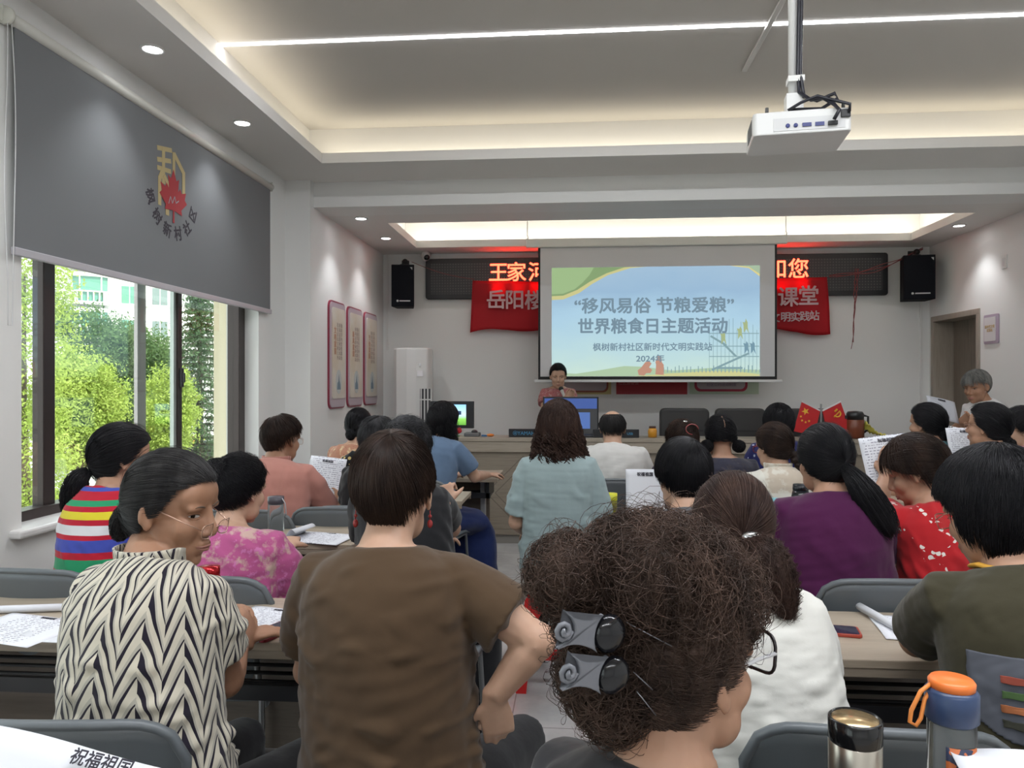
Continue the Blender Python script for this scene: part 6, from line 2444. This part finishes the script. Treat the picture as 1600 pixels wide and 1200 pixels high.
# =========================== fourth row ===========================
person('woman in brown portrait-print top with a low black bun', (561, 668, 5.05), hy=8, hp=6, by=4, W=1.0, lean=.08,
       shirt=FACES, sleeve=.6, skin=SKL, voxel=.0075, neckline=.96,
       hair=style_gather(HB, G=(-.1, -.85, -.40), n=1600, thick=.11, r=.0014, seed=91, loose=60, bun=((-.01, -.105, -.05), (.03, .028, .035))))
BLUE = C('blue_chambray', (.105, .16, .25), fold=.35)
NAVY = C('navy_skirt', (.010, .020, .085), fold=.4)
person('woman in blue blouse and long navy skirt with curly black hair, hand on the desk', (694, 660, 5.00), hy=28, hp=4, by=28, W=1.02, lean=.14, sway=.02,
       shirt=BLUE, sleeve=.72, sl_r=1.15, skin=SKL, pants=NAVY, skirt=.10, voxel=.007, armR=(P(742, 745, 4.95), P(762, 742, 5.30)), handR=dict(d=(.2, .9, 0), n=(0, 0, -1), curl=.35),
       hair=style_bob(HB, n=2000, pole=(.05, -.1, .98), h=(-.80, -.42, .15, .45), thick=.18, tail=.05, r=.0013, seed=93, wave=.05, tw=.009, flare=.25, inward=.1, tn=900,
                      extra=lambda H_: locks(H_, 40, .13, r=.0013, start_z=-.03, rad=(.088, .098), wave=.008, lock_r=.014, seed=15, flare=.04, phi=105, per=24, freq=5)))
person('man in white T-shirt with a bald crown seen from behind', (957, 670, 5.00), hy=0, hp=14, by=2, W=1.22, D=1.05, lean=.10, male=True,
       shirt=C('white_tee', (.56, .55, .53), fold=.25), sleeve=.75, sl_r=1.2, skin=SKL, voxel=.007, wrinkle=.004,
       hair=style_short(hair_mat('hair_thin_black', (.012, .011, .011)), n=1800, pole=(0, -.3, .95), thick=.07, r=.0012, seed=95, h=(-.72, -.20, .5, .75), top=-.02, bald=(0, -.25, .97, .20, .98)))
person('woman in navy dotted top with thick black hair beside the flags', (1216, 664, 5.10), hy=-4, hp=6, by=0, W=1.1, lean=.08,
       shirt=NAVYD, skin=SKL, voxel=.0075, sleeve=.7,
       hair=style_bob(HB, n=1800, pole=(.05, -.1, .98), thick=.26, tail=.05, r=.0014, seed=97, wave=.04, tn=900, inward=.3))

# =========================== standing ===========================
mic_h = P(877, 612, 7.08)


def micro(t, Mh, q):
    inv = q['inv']
    a, c_ = inv @ P(876, 606, 7.36), inv @ P(884, 625, 7.30)
    o = B().tube([a.lerp(c_, .18), c_], [.017, .012], 12).build('microphone', plain('mic_grip', (.55, .53, .50), .35, .2), t)
    B().ball(a.lerp(c_, .08), .024, 14, 10).build('microphone_head', plain('mic_mesh', (.01, .01, .01), .5), o)


person('woman speaker in pinkish red blouse holding a microphone behind the bench', (872, 588, 7.48), hy=176, hp=16, by=178, W=.95, lean=.05, stand=True,
       shirt=REDM, sleeve=.66, sl_r=1.15, skin=SKL, voxel=.006, face=dict(open_=.1, lips=(.30, .07, .06)), neckline=.965,
       armR=(P(851, 640, 7.44), P(868, 655, 7.28)), armL=(P(898, 650, 7.41), P(884, 622, 7.28)), handL=dict(d=(-.6, -.2, .5), n=(-.3, .8, 0), curl=.9, size=.95, s=-1),
       hair=style_gather(HB, G=(0, -.85, -.2), n=1800, h=(-.84, -.36, .34, .56), thick=.10, r=.0013, seed=99, bun=((0, -.10, -.03), (.035, .03, .035))), extra=micro)


def held_sheet(t, Mh, q):
    inv = q['inv']
    a, b_, c_ = inv @ P(1452, 627, 5.35), inv @ P(1494, 628, 5.45), inv @ P(1500, 655, 5.5)
    d_ = a + (c_ - b_)


person('grey-haired woman in white T-shirt standing by the door reading a sheet', (1526, 605, 5.72), hy=-118, hp=15, by=-105, W=.92, lean=.05, stand=True,
       shirt=C('white_knit', (.66, .65, .65)), sleeve=.55, skin=SKT, voxel=.006, face=dict(open_=.25, brow=(.08, .06, .05)),
       armL=(P(1528, 690, 5.60), P(1502, 658, 5.50)), handL=dict(d=(-.6, 0, .3), n=(0, 1, 0), curl=.5), armR=(P(1508, 690, 5.85), P(1492, 668, 5.72)), handR=dict(d=(-.6, 0, .3), n=(0, -1, 0), curl=.5),
       hair=style_short(HG, n=2400, pole=(0, -.3, .95), thick=.11, r=.0016, seed=101, lift=.05, h=(-.90, -.05, .25, .45, 34), fringe=400))
# ================================================================ FOLDING TABLES
m_top = wood('table_laminate', (.40, .335, .26), (.335, .275, .21), 0, .32)
m_edge = wood('table_edge', (.30, .25, .195), (.25, .205, .16), 0, .4)
m_rack = plain('black_rack_metal', (.012, .012, .014), .4)
m_leg = plain('grey_leg_metal', (.34, .35, .36), .35, .3)
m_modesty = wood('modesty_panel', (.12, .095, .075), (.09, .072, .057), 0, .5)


def table(label, x0, x1, y0, y1, group='folding training tables in rows'):
    L, Dp = x1 - x0, y1 - y0
    t = thing('folding_table', label, 'table', ((x0 + x1) / 2, (y0 + y1) / 2, 0), 0, group)
    h = L / 2
    B().box(-h, h, -Dp / 2, Dp / 2, .727, .75).build('tabletop', m_top, t, bevel=.003)
    B().box(-h + .002, h - .002, -Dp / 2 + .002, -Dp / 2 + .02, .705, .728).box(-h + .002, h - .002, Dp / 2 - .02, Dp / 2 - .002, .705, .728).build('edge_rail', m_edge, t, bevel=.002)
    b = B()
    for k in range(5):
        y = -Dp / 2 + .06 + k * .06
        b.tube([(-h + .08, y, .60), (h - .08, y, .60)], .006, 6)
    b.box(-h + .06, h - .06, -Dp / 2 + .03, -Dp / 2 + .045, .585, .625)
    for s in (-1, 1):
        b.box(s * (h - .08) - .012, s * (h - .08) + .012, -Dp / 2 + .03, Dp / 2 - .03, .585, .715)
    b.build('shelf_rack', m_rack, t)
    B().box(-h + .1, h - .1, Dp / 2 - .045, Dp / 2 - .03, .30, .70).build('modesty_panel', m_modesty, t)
    for s in (-1, 1):
        x = s * (h - .13)
        B().prism([(-.05, .705), (.03, .705), (.02, .06), (-.03, .06)], -.018, .018, T(x, 0, 0) @ Matrix(((0, 0, 1, 0), (1, 0, 0, 0), (0, 1, 0, 0), (0, 0, 0, 1)))).box(x - .02, x + .02, -.22, .20, .03, .065).build('leg', m_leg, t, bevel=.006)
        for y in (-.2, .18):
            B().lathe([(.005, -.012), (.03, -.012), (.03, .012), (.005, .012)], 14, mat=T(x, y, .031) @ Matrix.Rotation(PI / 2, 4, 'Y')).build('caster', m_rack, t)
    return t


YA = (1.90, 2.30)
table('folding table under the papers and phones at the left, nearest full row', -2.02, -.56, *YA)
table('folding table with the rolled sheet at the right, nearest full row', .52, 1.92, *YA)
table('folding table by the window in the second row, glass bottle on it', -1.98, -.62, 3.08, 3.48)
table('folding table before the purple and red shirted women', .62, 2.02, 3.08, 3.48)
table('folding table with a black top behind the bald man', .10, .56, 3.10, 3.48) if 0 else None
table('folding table at the left in the third row, by the salmon polo', -1.95, -.64, 4.28, 4.68)
table('folding table at the right in the third row', .62, 1.95, 4.45, 4.80)
table('folding table under the hand of the woman in the navy skirt', -1.85, -.55, 5.45, 5.85)
table('folding table before the bald man in white', .35, 1.60, 5.45, 5.85)
table('folding table at the far right, third row', 2.02, 3.30, 4.72, 5.08)
table('folding table just in front of the camera on the left', -1.25, -.30, .62, 1.0)
table('folding table just in front of the camera under the two bottles', .28, 1.30, .72, 1.14)

# ================================================================ CHAIRS
m_shell = plain('chair_shell_grey', (.105, .118, .128), .38, bump=(120, .1, .001))
m_cfr = plain('chair_frame', (.30, .31, .32), .3, .8)


def chair_proto():
    t = thing('stacking_chair', '', 'chair', (0, 0, 0), 0, None)

    def back(u, v):
        x = (u - .5) * 2
        w_ = .225 - .03 * (1 - v) - .0 * v
        edge = .060 * (1 - math.sqrt(max(0, 1 - (max(0, abs(x) - .62) / .38) ** 2)))
        z = .50 + .318 * v - (edge ** 1.0) * (v > .5) * (2 * v - 1) * 1.1 + .018 * v * (1 - x * x)
        y = -.21 - .05 * v + .055 * x * x
        return (x * w_, y, z)
    o = B().grid(back, 24, 12).build('backrest', m_shell, t, solid=.014, bevel=.0)
    # rolled rim along the top and sides
    pts = [Vector(back(0, v / 8)) for v in range(9)] + [Vector(back(u / 20, 1)) for u in range(1, 20)] + [Vector(back(1, 1 - v / 8)) for v in range(9)]
    B().tube(pts, .010, 8).build('rim', m_shell, o)
    vb = B()
    for k in range(5):
        z = .60 + k * .022
        w_ = .034 * (1 - k / 5.5)
        vb.prism([(-w_, z), (w_, z), (w_ * .85, z + .012), (-w_ * .85, z + .012)], .2625 + k * .0032, .272 + k * .0036, XZ)
    vb.build('vent', plain('vent_dark', (.012, .012, .013), .6), o)
    B().grid(lambda u, v: ((u - .5) * .43, -.20 + .42 * v, .45 + .012 * (2 * u - 1) ** 2 - .02 * max(0, v - .8) * 5 * (v > .8)), 10, 10).build('seat', m_shell, t, solid=.016)
    for s in (-1, 1):
        B().tube([(s * .19, -.24, .60), (s * .20, -.22, .46), (s * .21, -.24, .0)], .010, 8).build('leg', m_cfr, t)
        B().tube([(s * .20, -.20, .44), (s * .20, .18, .44), (s * .215, .22, .0)], .010, 8).build('leg', m_cfr, t)
    return t


chair0 = chair_proto()
_used = [0]


def chair(label, x, y, rz=0.0, group='grey stacking chairs'):
    t = chair0 if not _used[0] else copy_tree(chair0)
    _used[0] = 1
    t.location = (x, y, 0)
    t.rotation_euler = (0, 0, math.radians(rz))
    t['label'] = label
    t['category'] = 'chair'
    t['group'] = group
    return t


def chair_at(label, px, w_back, rz=0.0):
    q = P(px, 900, w_back)
    r = math.radians(rz)
    return chair(label, q.x - .25 * math.sin(r), q.y + .25 * math.cos(r), rz)


chair_at('grey chair at the bottom left corner, behind the zigzag-shirted woman', 70, 1.30, 4)
chair_at('grey chair at the bottom right, behind the two bottles', 1385, 1.27, -2)
# chairs under seated people: label, words that find the person, sideways shift
people = {o['label']: o for o in COL.objects if o.name.startswith('person') and o.get('label')}


def chair_for(label, key, dx=0.0, dy=-.045):
    o = [o for l, o in people.items() if key in l][0]
    rz = math.degrees(o.rotation_euler.z) * .4
    chair(label, o.location.x + dx, o.location.y + dy, rz)


chair_for('grey chair of the woman in the striped top, at the far left', 'green and blue striped', -.06)
chair_for('grey chair of the woman in the pink floral blouse', 'pink floral', .06)
chair_for('grey chair of the woman in the purple T-shirt', 'purple T-shirt', .08)
chair_for('grey chair of the woman in the red dyed blouse', 'red blouse with white dyed')
chair_at('empty grey chair in front of the white song sheets, beside the salmon polo', 522, 3.55)
chair_for('grey chair behind the woman in the blue blouse', 'blue blouse and long navy')
chair_for('grey chair of the woman in black, second row', 'tan bag strap')
chair_for('grey chair of the short-haired person, second row right', 'holding music sheets')
chair_for('grey chair of the woman in the lace blouse', 'cream lace blouse')
chair_for('grey chair of the man in the white T-shirt', 'bald crown')
chair_for('grey chair of the woman with the two low buns', 'two low side buns')
chair_for('grey chair of the man in the salmon polo', 'salmon polo')
chair_for('grey chair of the person with the greying bob', 'greying black bob')
chair_for('grey chair of the woman in dark teal', 'dark teal floral')
chair_for('grey chair of the woman in the cream collar', 'cream collar with low')

# red plastic stool
q = P(873, 900, 3.64)
t = thing('plastic_stool', 'red plastic stool under the woman in the pale teal blouse', 'stool', (q.x, q.y, 0))
mred = plain('red_plastic', (.50, .012, .012), .3)
B().prism(rrect(-.15, .15, -.15, .15, .04), .425, .45).build('seat', mred, t, bevel=.006)
for sx in (-1, 1):
    for sy in (-1, 1):
        b = B()
        z0, z1 = 0, .43
        for (ax, ay) in (((1, 0)), ((0, 1))):
            vs = []
            for z, k, w_ in ((0, .19, .045), (.26, .165, .045), (.35, .158, .075), (.43, .15, .13)):
                if ax:
                    vs += [(sx * k, sy * k, z), (sx * (k - w_), sy * k, z)]
                else:
                    vs += [(sx * k, sy * k, z), (sx * k, sy * (k - w_), z)]
            n0 = len(b.v)
            b.v += vs
            for i in range(3):
                b.f.append((n0 + 2 * i, n0 + 2 * i + 1, n0 + 2 * i + 3, n0 + 2 * i + 2))
                b.sm.append(False)
        b.build('leg', mred, t, solid=.006)
for sy in (-1, 1):
    B().box(-.172, .172, sy * .173 - .004, sy * .173 + .004, .15, .20).build('stretcher', mred, t)
for sx in (-1, 1):
    B().box(sx * .173 - .004, sx * .173 + .004, -.172, .172, .15, .20).build('stretcher', mred, t)
# plain stools under the two women nearest the aisle
def round_stool(label, x, y, h=.44):
    t = thing('round_stool', label, 'stool', (x, y, 0))
    B().lathe([(.01, h - .03), (.15, h - .03), (.155, h - .01), (.15, h), (.01, h)], 28).build('seat', plain('stool_dark', (.03, .03, .032), .5), t)
    for k in range(4):
        a = k * PI / 2 + PI / 4
        B().tube([(.10 * math.cos(a), .10 * math.sin(a), h - .03), (.17 * math.cos(a), .17 * math.sin(a), 0)], .010, 8).build('leg', m_cfr, t)


for o in list(COL.objects):
    if o.name.startswith('person') and o.get('label'):
        if 'brown T-shirt' in o['label']:
            round_stool('dark round stool under the woman in the brown T-shirt', o.location.x, o.location.y)
        elif 'two grey claw clips' in o['label']:
            round_stool('low dark stool under the woman nearest the camera', o.location.x, o.location.y, .30)
        elif 'white blouse' in o['label']:
            round_stool('dark round stool under the woman in the white blouse', o.location.x, o.location.y)
        elif 'olive shirt' in o['label']:
            round_stool('dark round stool under the woman in the olive shirt', o.location.x, o.location.y)
        elif 'zigzag' in o['label']:
            round_stool('dark round stool under the zigzag-shirted woman', o.location.x, o.location.y)

# ================================================================ PAPERS
mp = M('printed_sheet', (.70, .71, .76), .7)
u_, v_, w_ = mp.xyz()
ln = ((v_ / .0115).frac() - .5).abs().lt(.17)
wd = mp.noise(160, 2, .5, (1, .35, 1)).gt(.50)
ins = u_.abs().lt(.088) * v_.abs().lt(.125)
mp.color(mp.mix(ln * wd * ins * .75, (.70, .71, .76), (.09, .08, .14)))
mp = mp.m
mp_plain = plain('blank_sheet', (.62, .63, .67), .7)
mtx = plain('print_ink', (.02, .018, .03), .7)


def paper(label, c, rz, w_=.21, h=.297, mat=None, curl=.0, roll=None, title=True, tilt=None, n=12, group=None, sheets=1):
    """a sheet lying at c; roll = side that is rolled up"""
    t = thing('paper_sheet', label, 'paper', c, math.radians(rz), group)
    if tilt is not None:
        t.rotation_mode = 'QUATERNION'
        t.rotation_quaternion = tilt

    def fn(u, v):
        x, y = (u - .5) * w_, (v - .5) * h
        z = .0015 + curl * ((2 * u - 1) ** 2) + .002 * math.sin(3 * u + 4 * v) ** 2
        return (x, y, z)
    B().grid(fn, n, n).build('sheet', mat or mp, t, solid=.0006 + .0008 * sheets)
    if title:
        text_obj('title_text', '祝福祖国', mtx, .013, t, (0, h * .43, .0045 + curl * .1), (0, 0, 0), bold=.0004, depth=.0002)
    if roll:
        s = roll
        pts = []
        for k in range(22):
            a = k * .5
            r = .012 - .0003 * k
            pts.append((s * w_ / 2 + r * math.cos(a) * s * -1 + 0, .014 + r * math.sin(a)))
        b = B()
        n0 = len(pts)
        vs = [(p[0], -h / 2, p[1]) for p in pts] + [(p[0], h / 2, p[1]) for p in pts]
        b._add(vs, [(i, i + 1, n0 + i + 1, n0 + i) for i in range(n0 - 1)], True)
        b.build('rolled_edge', mp_plain, t, solid=.0008)
    return t


def onA(px, py, z=.7505):
    return PZ(px, py, z)


def on_quad(label, corners, z, mat=None, title=True, sheets=2, lift=0):
    """sheet whose centre and direction come from where its corners stand on the table"""
    q = [PZ(px, py, z) for px, py in corners]
    c = sum(q, Vector()) / 4
    d = (q[1] - q[0] + q[2] - q[3])
    return paper(label, (c.x, c.y, z + lift), math.degrees(math.atan2(d.y, d.x)), mat=mat, title=title, sheets=sheets)


q = onA(30, 985)
paper('song sheet with one rolled edge at the left end of the near table', (q.x, q.y, .752), -12, w_=.30, h=.21, roll=None)
q = onA(55, 962)
b = B().tube([(-.15, 0, .012), (.15, .0, .012)], .011, 14)
o = b.build('paper_roll', mp_plain)
q = onA(20, 958)
o.location = (q.x, q.y, .7505)
o.rotation_euler = (0, 0, math.radians(12))
prop(o, 'white rolled sheet at the far left on the near table', 'paper')
q = onA(135, 986)
paper('blank white sheet in bright light beside the zigzag-shirted woman', (q.x, q.y, .751), -3, w_=.297, h=.21, mat=mp_plain, title=False)
q = onA(400, 975)
paper('song sheet between the zigzag-shirted woman and the red phone', (q.x, q.y, .751), -14, w_=.21, h=.27)
q = onA(365, 985)
paper('second song sheet half under the zigzag-shirted woman', (q.x - .03, q.y - .02, .7507), -4, w_=.21, h=.25)


def phone(label, px, py, rz, col, scr=(.03, .028, .05), cam_=False, z=.7505):
    q = onA(px, py, z)
    t = thing('phone', label, 'phone', (q.x, q.y, z), math.radians(rz))
    B().prism(rrect(-.039, .039, -.08, .08, .010), 0, .009).build('case', plain('phone_case_%s' % label.split()[0], col, .35), t, bevel=.002)
    B().prism(rrect(-.034, .034, -.074, .074, .008), .009, .0096).build('screen', plain('phone_screen', scr, .08), t)


phone('red-cased phone lying on the near table left of the brown shirt', 430, 988, -22, (.30, .015, .03))
phone('gold-edged phone at the edge of the near table beside the brown shirt', 482, 993, 4, (.5, .38, .25), (.06, .05, .09))
phone('orange-red phone near the white blouse on the right-hand table', 1294, 987, 80, (.35, .05, .03))
q = onA(474, 962)
o = B().tube([(-.05, -.02, .008), (.05, .02, .008)], [.005, .004], 8).tube([(-.055, -.02, .007), (-.01, -.045, .007)], .003, 6).build('pen', plain('pen_clear', (.5, .5, .55), .2))
o.location = (q.x, q.y, .7505)
o.rotation_euler = (0, 0, math.radians(120))
prop(o, 'small clear pen beside the gold-edged phone', 'pen')
# rolled sheet on the right table
a, c = onA(1343, 948, .765), onA(1418, 990, .765)
dirv = (c - a).normalized()
b = B()
n_ = dirv.cross(Vector((0, 0, 1))).normalized()
R_ = .0125
prev = []
for k in range(24):
    an = k * .55
    r = R_ - .0002 * k
    prev.append((r * math.cos(an), r * math.sin(an)))
vs = [a + n_ * p[0] + Vector((0, 0, p[1])) for p in prev] + [a + dirv * .30 + n_ * p[0] + Vector((0, 0, p[1])) for p in prev]
b._add(vs, [(i, i + 1, 24 + i + 1, 24 + i) for i in range(23)], True)
prop(b.build('paper_roll', mp_plain, solid=.0008), 'white sheet rolled into a tube on the right-hand near table', 'paper')
q = onA(1450, 985)
paper('song sheet under the elbow of the olive-shirted woman', (q.x, q.y, .751), -8, w_=.26, h=.21)

# second row papers
q = PZ(500, 842, .751)
paper('pair of song sheets on the table behind the pink bottle', (q.x, q.y, .752), -10, w_=.27, h=.22, curl=.0, sheets=3)
b = B().grid(lambda u, v: (-.12 + .05 * u + .02 * v, -.10 + .2 * v, .003 + .05 * math.sin(u * 2.4) * (1 - .2 * v)), 8, 8)
o = b.build('curled_sheet', mp_plain, solid=.0008)
o.location = (q.x - .01, q.y + .02, .752)
prop(o, 'curled white sheet corner standing up on the second-row table', 'paper')


def held(label, px, py, w, wd, ht, yaw, pitch, roll=0.0, mat=None, title=True):
    """sheet held up: faces the reader; the picture sees its printed side from behind a shoulder"""
    c = P(px, py, w)
    from mathutils import Euler
    t = thing('paper_sheet', label, 'paper', c)
    t.rotation_euler = Euler((math.radians(pitch), math.radians(roll), math.radians(yaw)), 'YXZ' if 0 else 'XYZ')
    B().grid(lambda u, v: ((u - .5) * wd, (v - .5) * ht, .006 * math.cos((u - .5) * 3)), 8, 8).build('sheet', mat or mp, t, solid=.001)
    if title:
        text_obj('title_text', '祝福祖国', mtx, .016, t, (0, ht * .40, .0085), (0, 0, 0), bold=.0004, depth=.0002)
    return t


held('song sheet held up by the man in the salmon polo', 507, 748, 4.25, .21, .25, 0, 68, 6)
held('song sheet held by the woman in the red dyed blouse', 1392, 722, 3.0, .20, .22, -8, 70, -8)
held('song sheet held up before the woman with the cream collar', 1512, 700, 4.35, .21, .24, 0, 70)
held('song sheet in front of the woman in teal, upper one', 1500, 690, 4.9, .21, .22, 20, 55, 10)
held('sheet read by the grey-haired woman standing by the door', 1473, 640, 5.50, .24, .18, 15, 62, 12, mat=plain('sheet_back', (.45, .46, .50), .7))
held('sheet held by the short-haired person, folded upright', 1008, 775, 2.98, .15, .21, 0, 80, 0, mat=mp_plain)
held('sheet edge at the bottom right corner, near the orange-lidded bottle', 1590, 1222, .95, .14, .08, 10, 35, 4, mat=mp_plain, title=False)
# sheet at the bottom left corner, propped up close to the camera
c = P(12, 1318, .80)
t = thing('paper_sheet', 'white sheet headed with four black characters at the bottom left corner', 'paper', c)
t.rotation_euler = (math.radians(42), math.radians(8), math.radians(-4))
B().grid(lambda u, v: ((u - .5) * .24, (v - .5) * .21, .010 * math.sin(u * 5) * v), 14, 8).build('sheet', mp_plain, t, solid=.0008)
text_obj('title_text', '祝福祖国', mtx, .019, t, (.055, .090, .012), (0, 0, 0), bold=.0003, depth=.0002)
for k in range(5):
    text_obj('printed_line', '1 2 3 · 5 6 | 5 3 2 1 | 6 1 2 3', mtx, .008, t, (.04, .068 - k * .018, .011), (0, 0, 0), depth=.0001)

# ================================================================ BOTTLES
m_clear = M('clear_bottle', (.85, .88, .88), .05)
m_clear.set('Transmission Weight', .92).set('IOR', 1.15)
m_clear = m_clear.m
steel = M('brushed_steel', (.62, .57, .50), .28, 1.0)
steel.bump(steel.noise(60, 2, .5, (1, 1, .03)), .1, .001)


def bottle(label, px, w, parts, z=.7505, name='bottle', base=None):
    q = base or P(px, 900, w)
    t = thing(name, label, 'bottle', (q.x, q.y, z))
    for nm, prof, mat in parts:
        B().lathe(prof, 32).build(nm, mat, t)
    return t


# steel flask
r = .034
t = bottle('brushed steel flask with black rim and gold lid at the bottom right', 1336, 1.02, [
    ('flask_body', [(.02, 0), (r, .003), (r, .187), (r - .002, .190)], steel.m),
    ('lid_ring', [(r - .001, .187), (r + .0005, .190), (r + .0005, .218), (r - .002, .220), (r - .004, .217)], plain('gloss_black', (.008, .008, .009), .12)),
    ('lid_top', [(.001, .215), (r - .004, .215), (r - .0045, .218), (.001, .2185)], plain('gold_lid', (.62, .45, .24), .25, .8))])
# orange-lidded tumbler
r = .0305
z_ = .058
t = bottle('clear tumbler with navy collar, orange lid and orange loop at the bottom right', 1487, 1.00, [
    ('tumbler_body', [(.02, 0), (r - .003, .003), (r - .001, .165 + z_), (r - .003, .168 + z_)], m_clear),
    ('collar', [(r - .003, .165 + z_), (r + .002, .170 + z_), (r + .002, .205 + z_), (r - .002, .210 + z_)], plain('navy_plastic', (.03, .055, .13), .35)),
    ('lid', [(.001, .208 + z_), (r - .003, .208 + z_), (r - .002, .218 + z_), (r - .005, .222 + z_), (.001, .2225 + z_)], plain('orange_lid', (.80, .19, .035), .35))])
B().tube([(x_ + .004, y_, zz_ + z_) for x_, y_, zz_ in ((-.030, -.0, .214), (-.045, -.004, .205), (-.058, -.006, .180), (-.060, -.006, .165), (-.052, -.006, .160), (-.046, -.006, .170), (-.040, -.004, .195), (-.030, 0, .207))], .0028, 8).build('loop', plain('orange_loop', (.75, .25, .05), .4), t)
mpt = M('orange_print', (.5, .12, .03), .5)
_d = mpt.noise(45, 3)
mpt.color(mpt.mix(_d.gt(.52), (.02, .03, .07), (.55, .14, .04)))
B().grid(lambda u, v: ((r + .0008) * math.sin((u - .5) * 1.3), -(r + .0008) * math.cos((u - .5) * 1.3), .03 + .17 * v), 8, 8).build('printed_pattern', mpt.m, t, solid=.0008)

bottle('pink slim bottle with a grey cap beside the brown shirt', 487, 2.03, [
    ('bottle_body', [(.015, 0), (.0225, .003), (.0225, .15), (.021, .155)], plain('pink_bottle', (.50, .26, .42), .35)),
    ('cap', [(.0215, .156), (.0225, .158), (.0225, .186), (.0215, .1885), (.001, .189)], plain('pink_cap', (.50, .27, .43), .35)),
    ('cap_top', [(.001, .1885), (.019, .1885), (.019, .191), (.001, .1915)], plain('cap_grey', (.2, .2, .2), .4))])
bottle('shiny red flask behind the shoulder of the zigzag-shirted woman', 327, 2.10, [
    ('flask_body', [(.018, 0), (.031, .004), (.031, .13), (.027, .14)], plain('metal_red', (.35, .01, .015), .18, .6)),
    ('cap', [(.0275, .138), (.0285, .14), (.0285, .163), (.001, .165)], plain('metal_red', (.35, .01, .015), .18, .6))])
t = bottle('clear glass bottle with dark cap and tea, behind the pink-bloused woman', 431, 3.22, [
    ('bottle_body', [(.02, 0), (.033, .003), (.033, .155), (.031, .16)], m_clear),
    ('tea', [(.001, .004), (.029, .004), (.029, .045), (.001, .0455)], plain('tea', (.40, .28, .05), .2)),
    ('cap', [(.031, .158), (.034, .162), (.034, .19), (.001, .192)], plain('cap_slate', (.06, .055, .07), .4))])
B().tube([(.030, -.01, .185), (.046, -.014, .165), (.050, -.012, .12), (.044, -.008, .11)], .003, 6).build('strap', plain('strap_grey', (.4, .4, .42), .5), t)
bottle('lilac bottle with grey cap on the window side behind the salmon polo', 389, 4.45, [
    ('bottle_body', [(.02, 0), (.045, .004), (.045, .20), (.03, .225)], plain('lilac_bottle', (.38, .30, .50), .4)),
    ('cap', [(.028, .224), (.032, .226), (.032, .25), (.001, .252)], plain('cap_taupe', (.2, .17, .16), .4))])
bottle('black tumbler between the lace blouse and the purple T-shirt', 1251, 3.1, [
    ('tumbler_body', [(.02, 0), (.036, .004), (.036, .21), (.03, .235)], plain('tumbler_black', (.01, .012, .016), .15)),
    ('cap', [(.030, .234), (.032, .237), (.030, .258), (.001, .260)], plain('tumbler_black', (.01, .012, .016), .15))])
bottle('turquoise slim bottle left of the purple T-shirt', 1212, 3.10, [
    ('bottle_body', [(.015, 0), (.026, .003), (.026, .178), (.022, .182)], plain('turquoise', (.10, .38, .46), .35)),
    ('cap', [(.022, .181), (.024, .184), (.024, .200), (.001, .202)], plain('turquoise_light', (.2, .48, .55), .35))])
# drinks on the third-row table
t = bottle('pink-lidded cup right of the bald man', 1011, 4.42, [
    ('cup_body', [(.02, 0), (.038, .003), (.038, .09), (.036, .095)], plain('pink_cup', (.55, .22, .24), .4)),
    ('lid', [(.036, .094), (.040, .097), (.038, .12), (.001, .123)], plain('pink_lid', (.60, .27, .30), .4))])
t = bottle('yellow-capped bottle beside the pale teal blouse', 955, 3.85, [
    ('bottle_body', [(.02, 0), (.03, .003), (.03, .07), (.028, .075)], plain('olive_bottle', (.25, .24, .02), .3)),
    ('cap', [(.028, .074), (.031, .078), (.031, .113), (.001, .116)], plain('yellow_cap', (.62, .62, .03), .35))], z=.7505)
t = thing('small_black_table', 'small black-topped table behind the bald man, with the yellow-capped bottle', 'table', (.55, 3.93, 0))
B().box(-.24, .33, -.16, .22, .72, .75).build('tabletop', plain('black_top', (.02, .02, .022), .35), t, bevel=.005)
for sx in (-.22, .30):
    for sy in (-.14, .2):
        B().tube([(sx, sy, 0), (sx, sy, .72)], .014, 8).build('leg', m_rack, t)

# black star-print bag with glossy black base on the second-row table, beyond the empty chair
c = P(538, 765, 4.42)
t = thing('handbag', 'black cloth bag with gold stars beside the song sheets, third row', 'bag', (c.x, c.y, .75))
b = B().tube([(.02, 0, .02), (.0, 0, .06), (.02, 0, .14), (.05, 0, .22), (.075, 0, .27)], [.115, .112, .09, .065, .03], 20, up=(1, 0, 0), ry=[.06, .06, .05, .04, .02])
v, nn, f = union_mesh(b, .007, 3)
v = v + nn * (np_noise(v, 25, 4)[:, None] * .006)
np_mesh('bag_body', v, f, STARS, t)
B().tube([(-.10, 0, .025), (.0, 0, .018), (.13, 0, .03)], [.03, .03, .03], 14, up=(0, 0, 1), ry=.055).build('glossy_base', plain('patent_black', (.008, .008, .009), .12), t)
# beige pouch beside it
c = P(482, 795, 4.25)
o = B().ball((0, 0, .02), (.06, .035, .02)).build('pouch', plain('beige_cloth', (.35, .26, .19), .8))
o.location = (c.x, c.y + .1, .7505)
prop(o, 'small beige pouch on the third-row table beside the salmon polo', 'pouch')
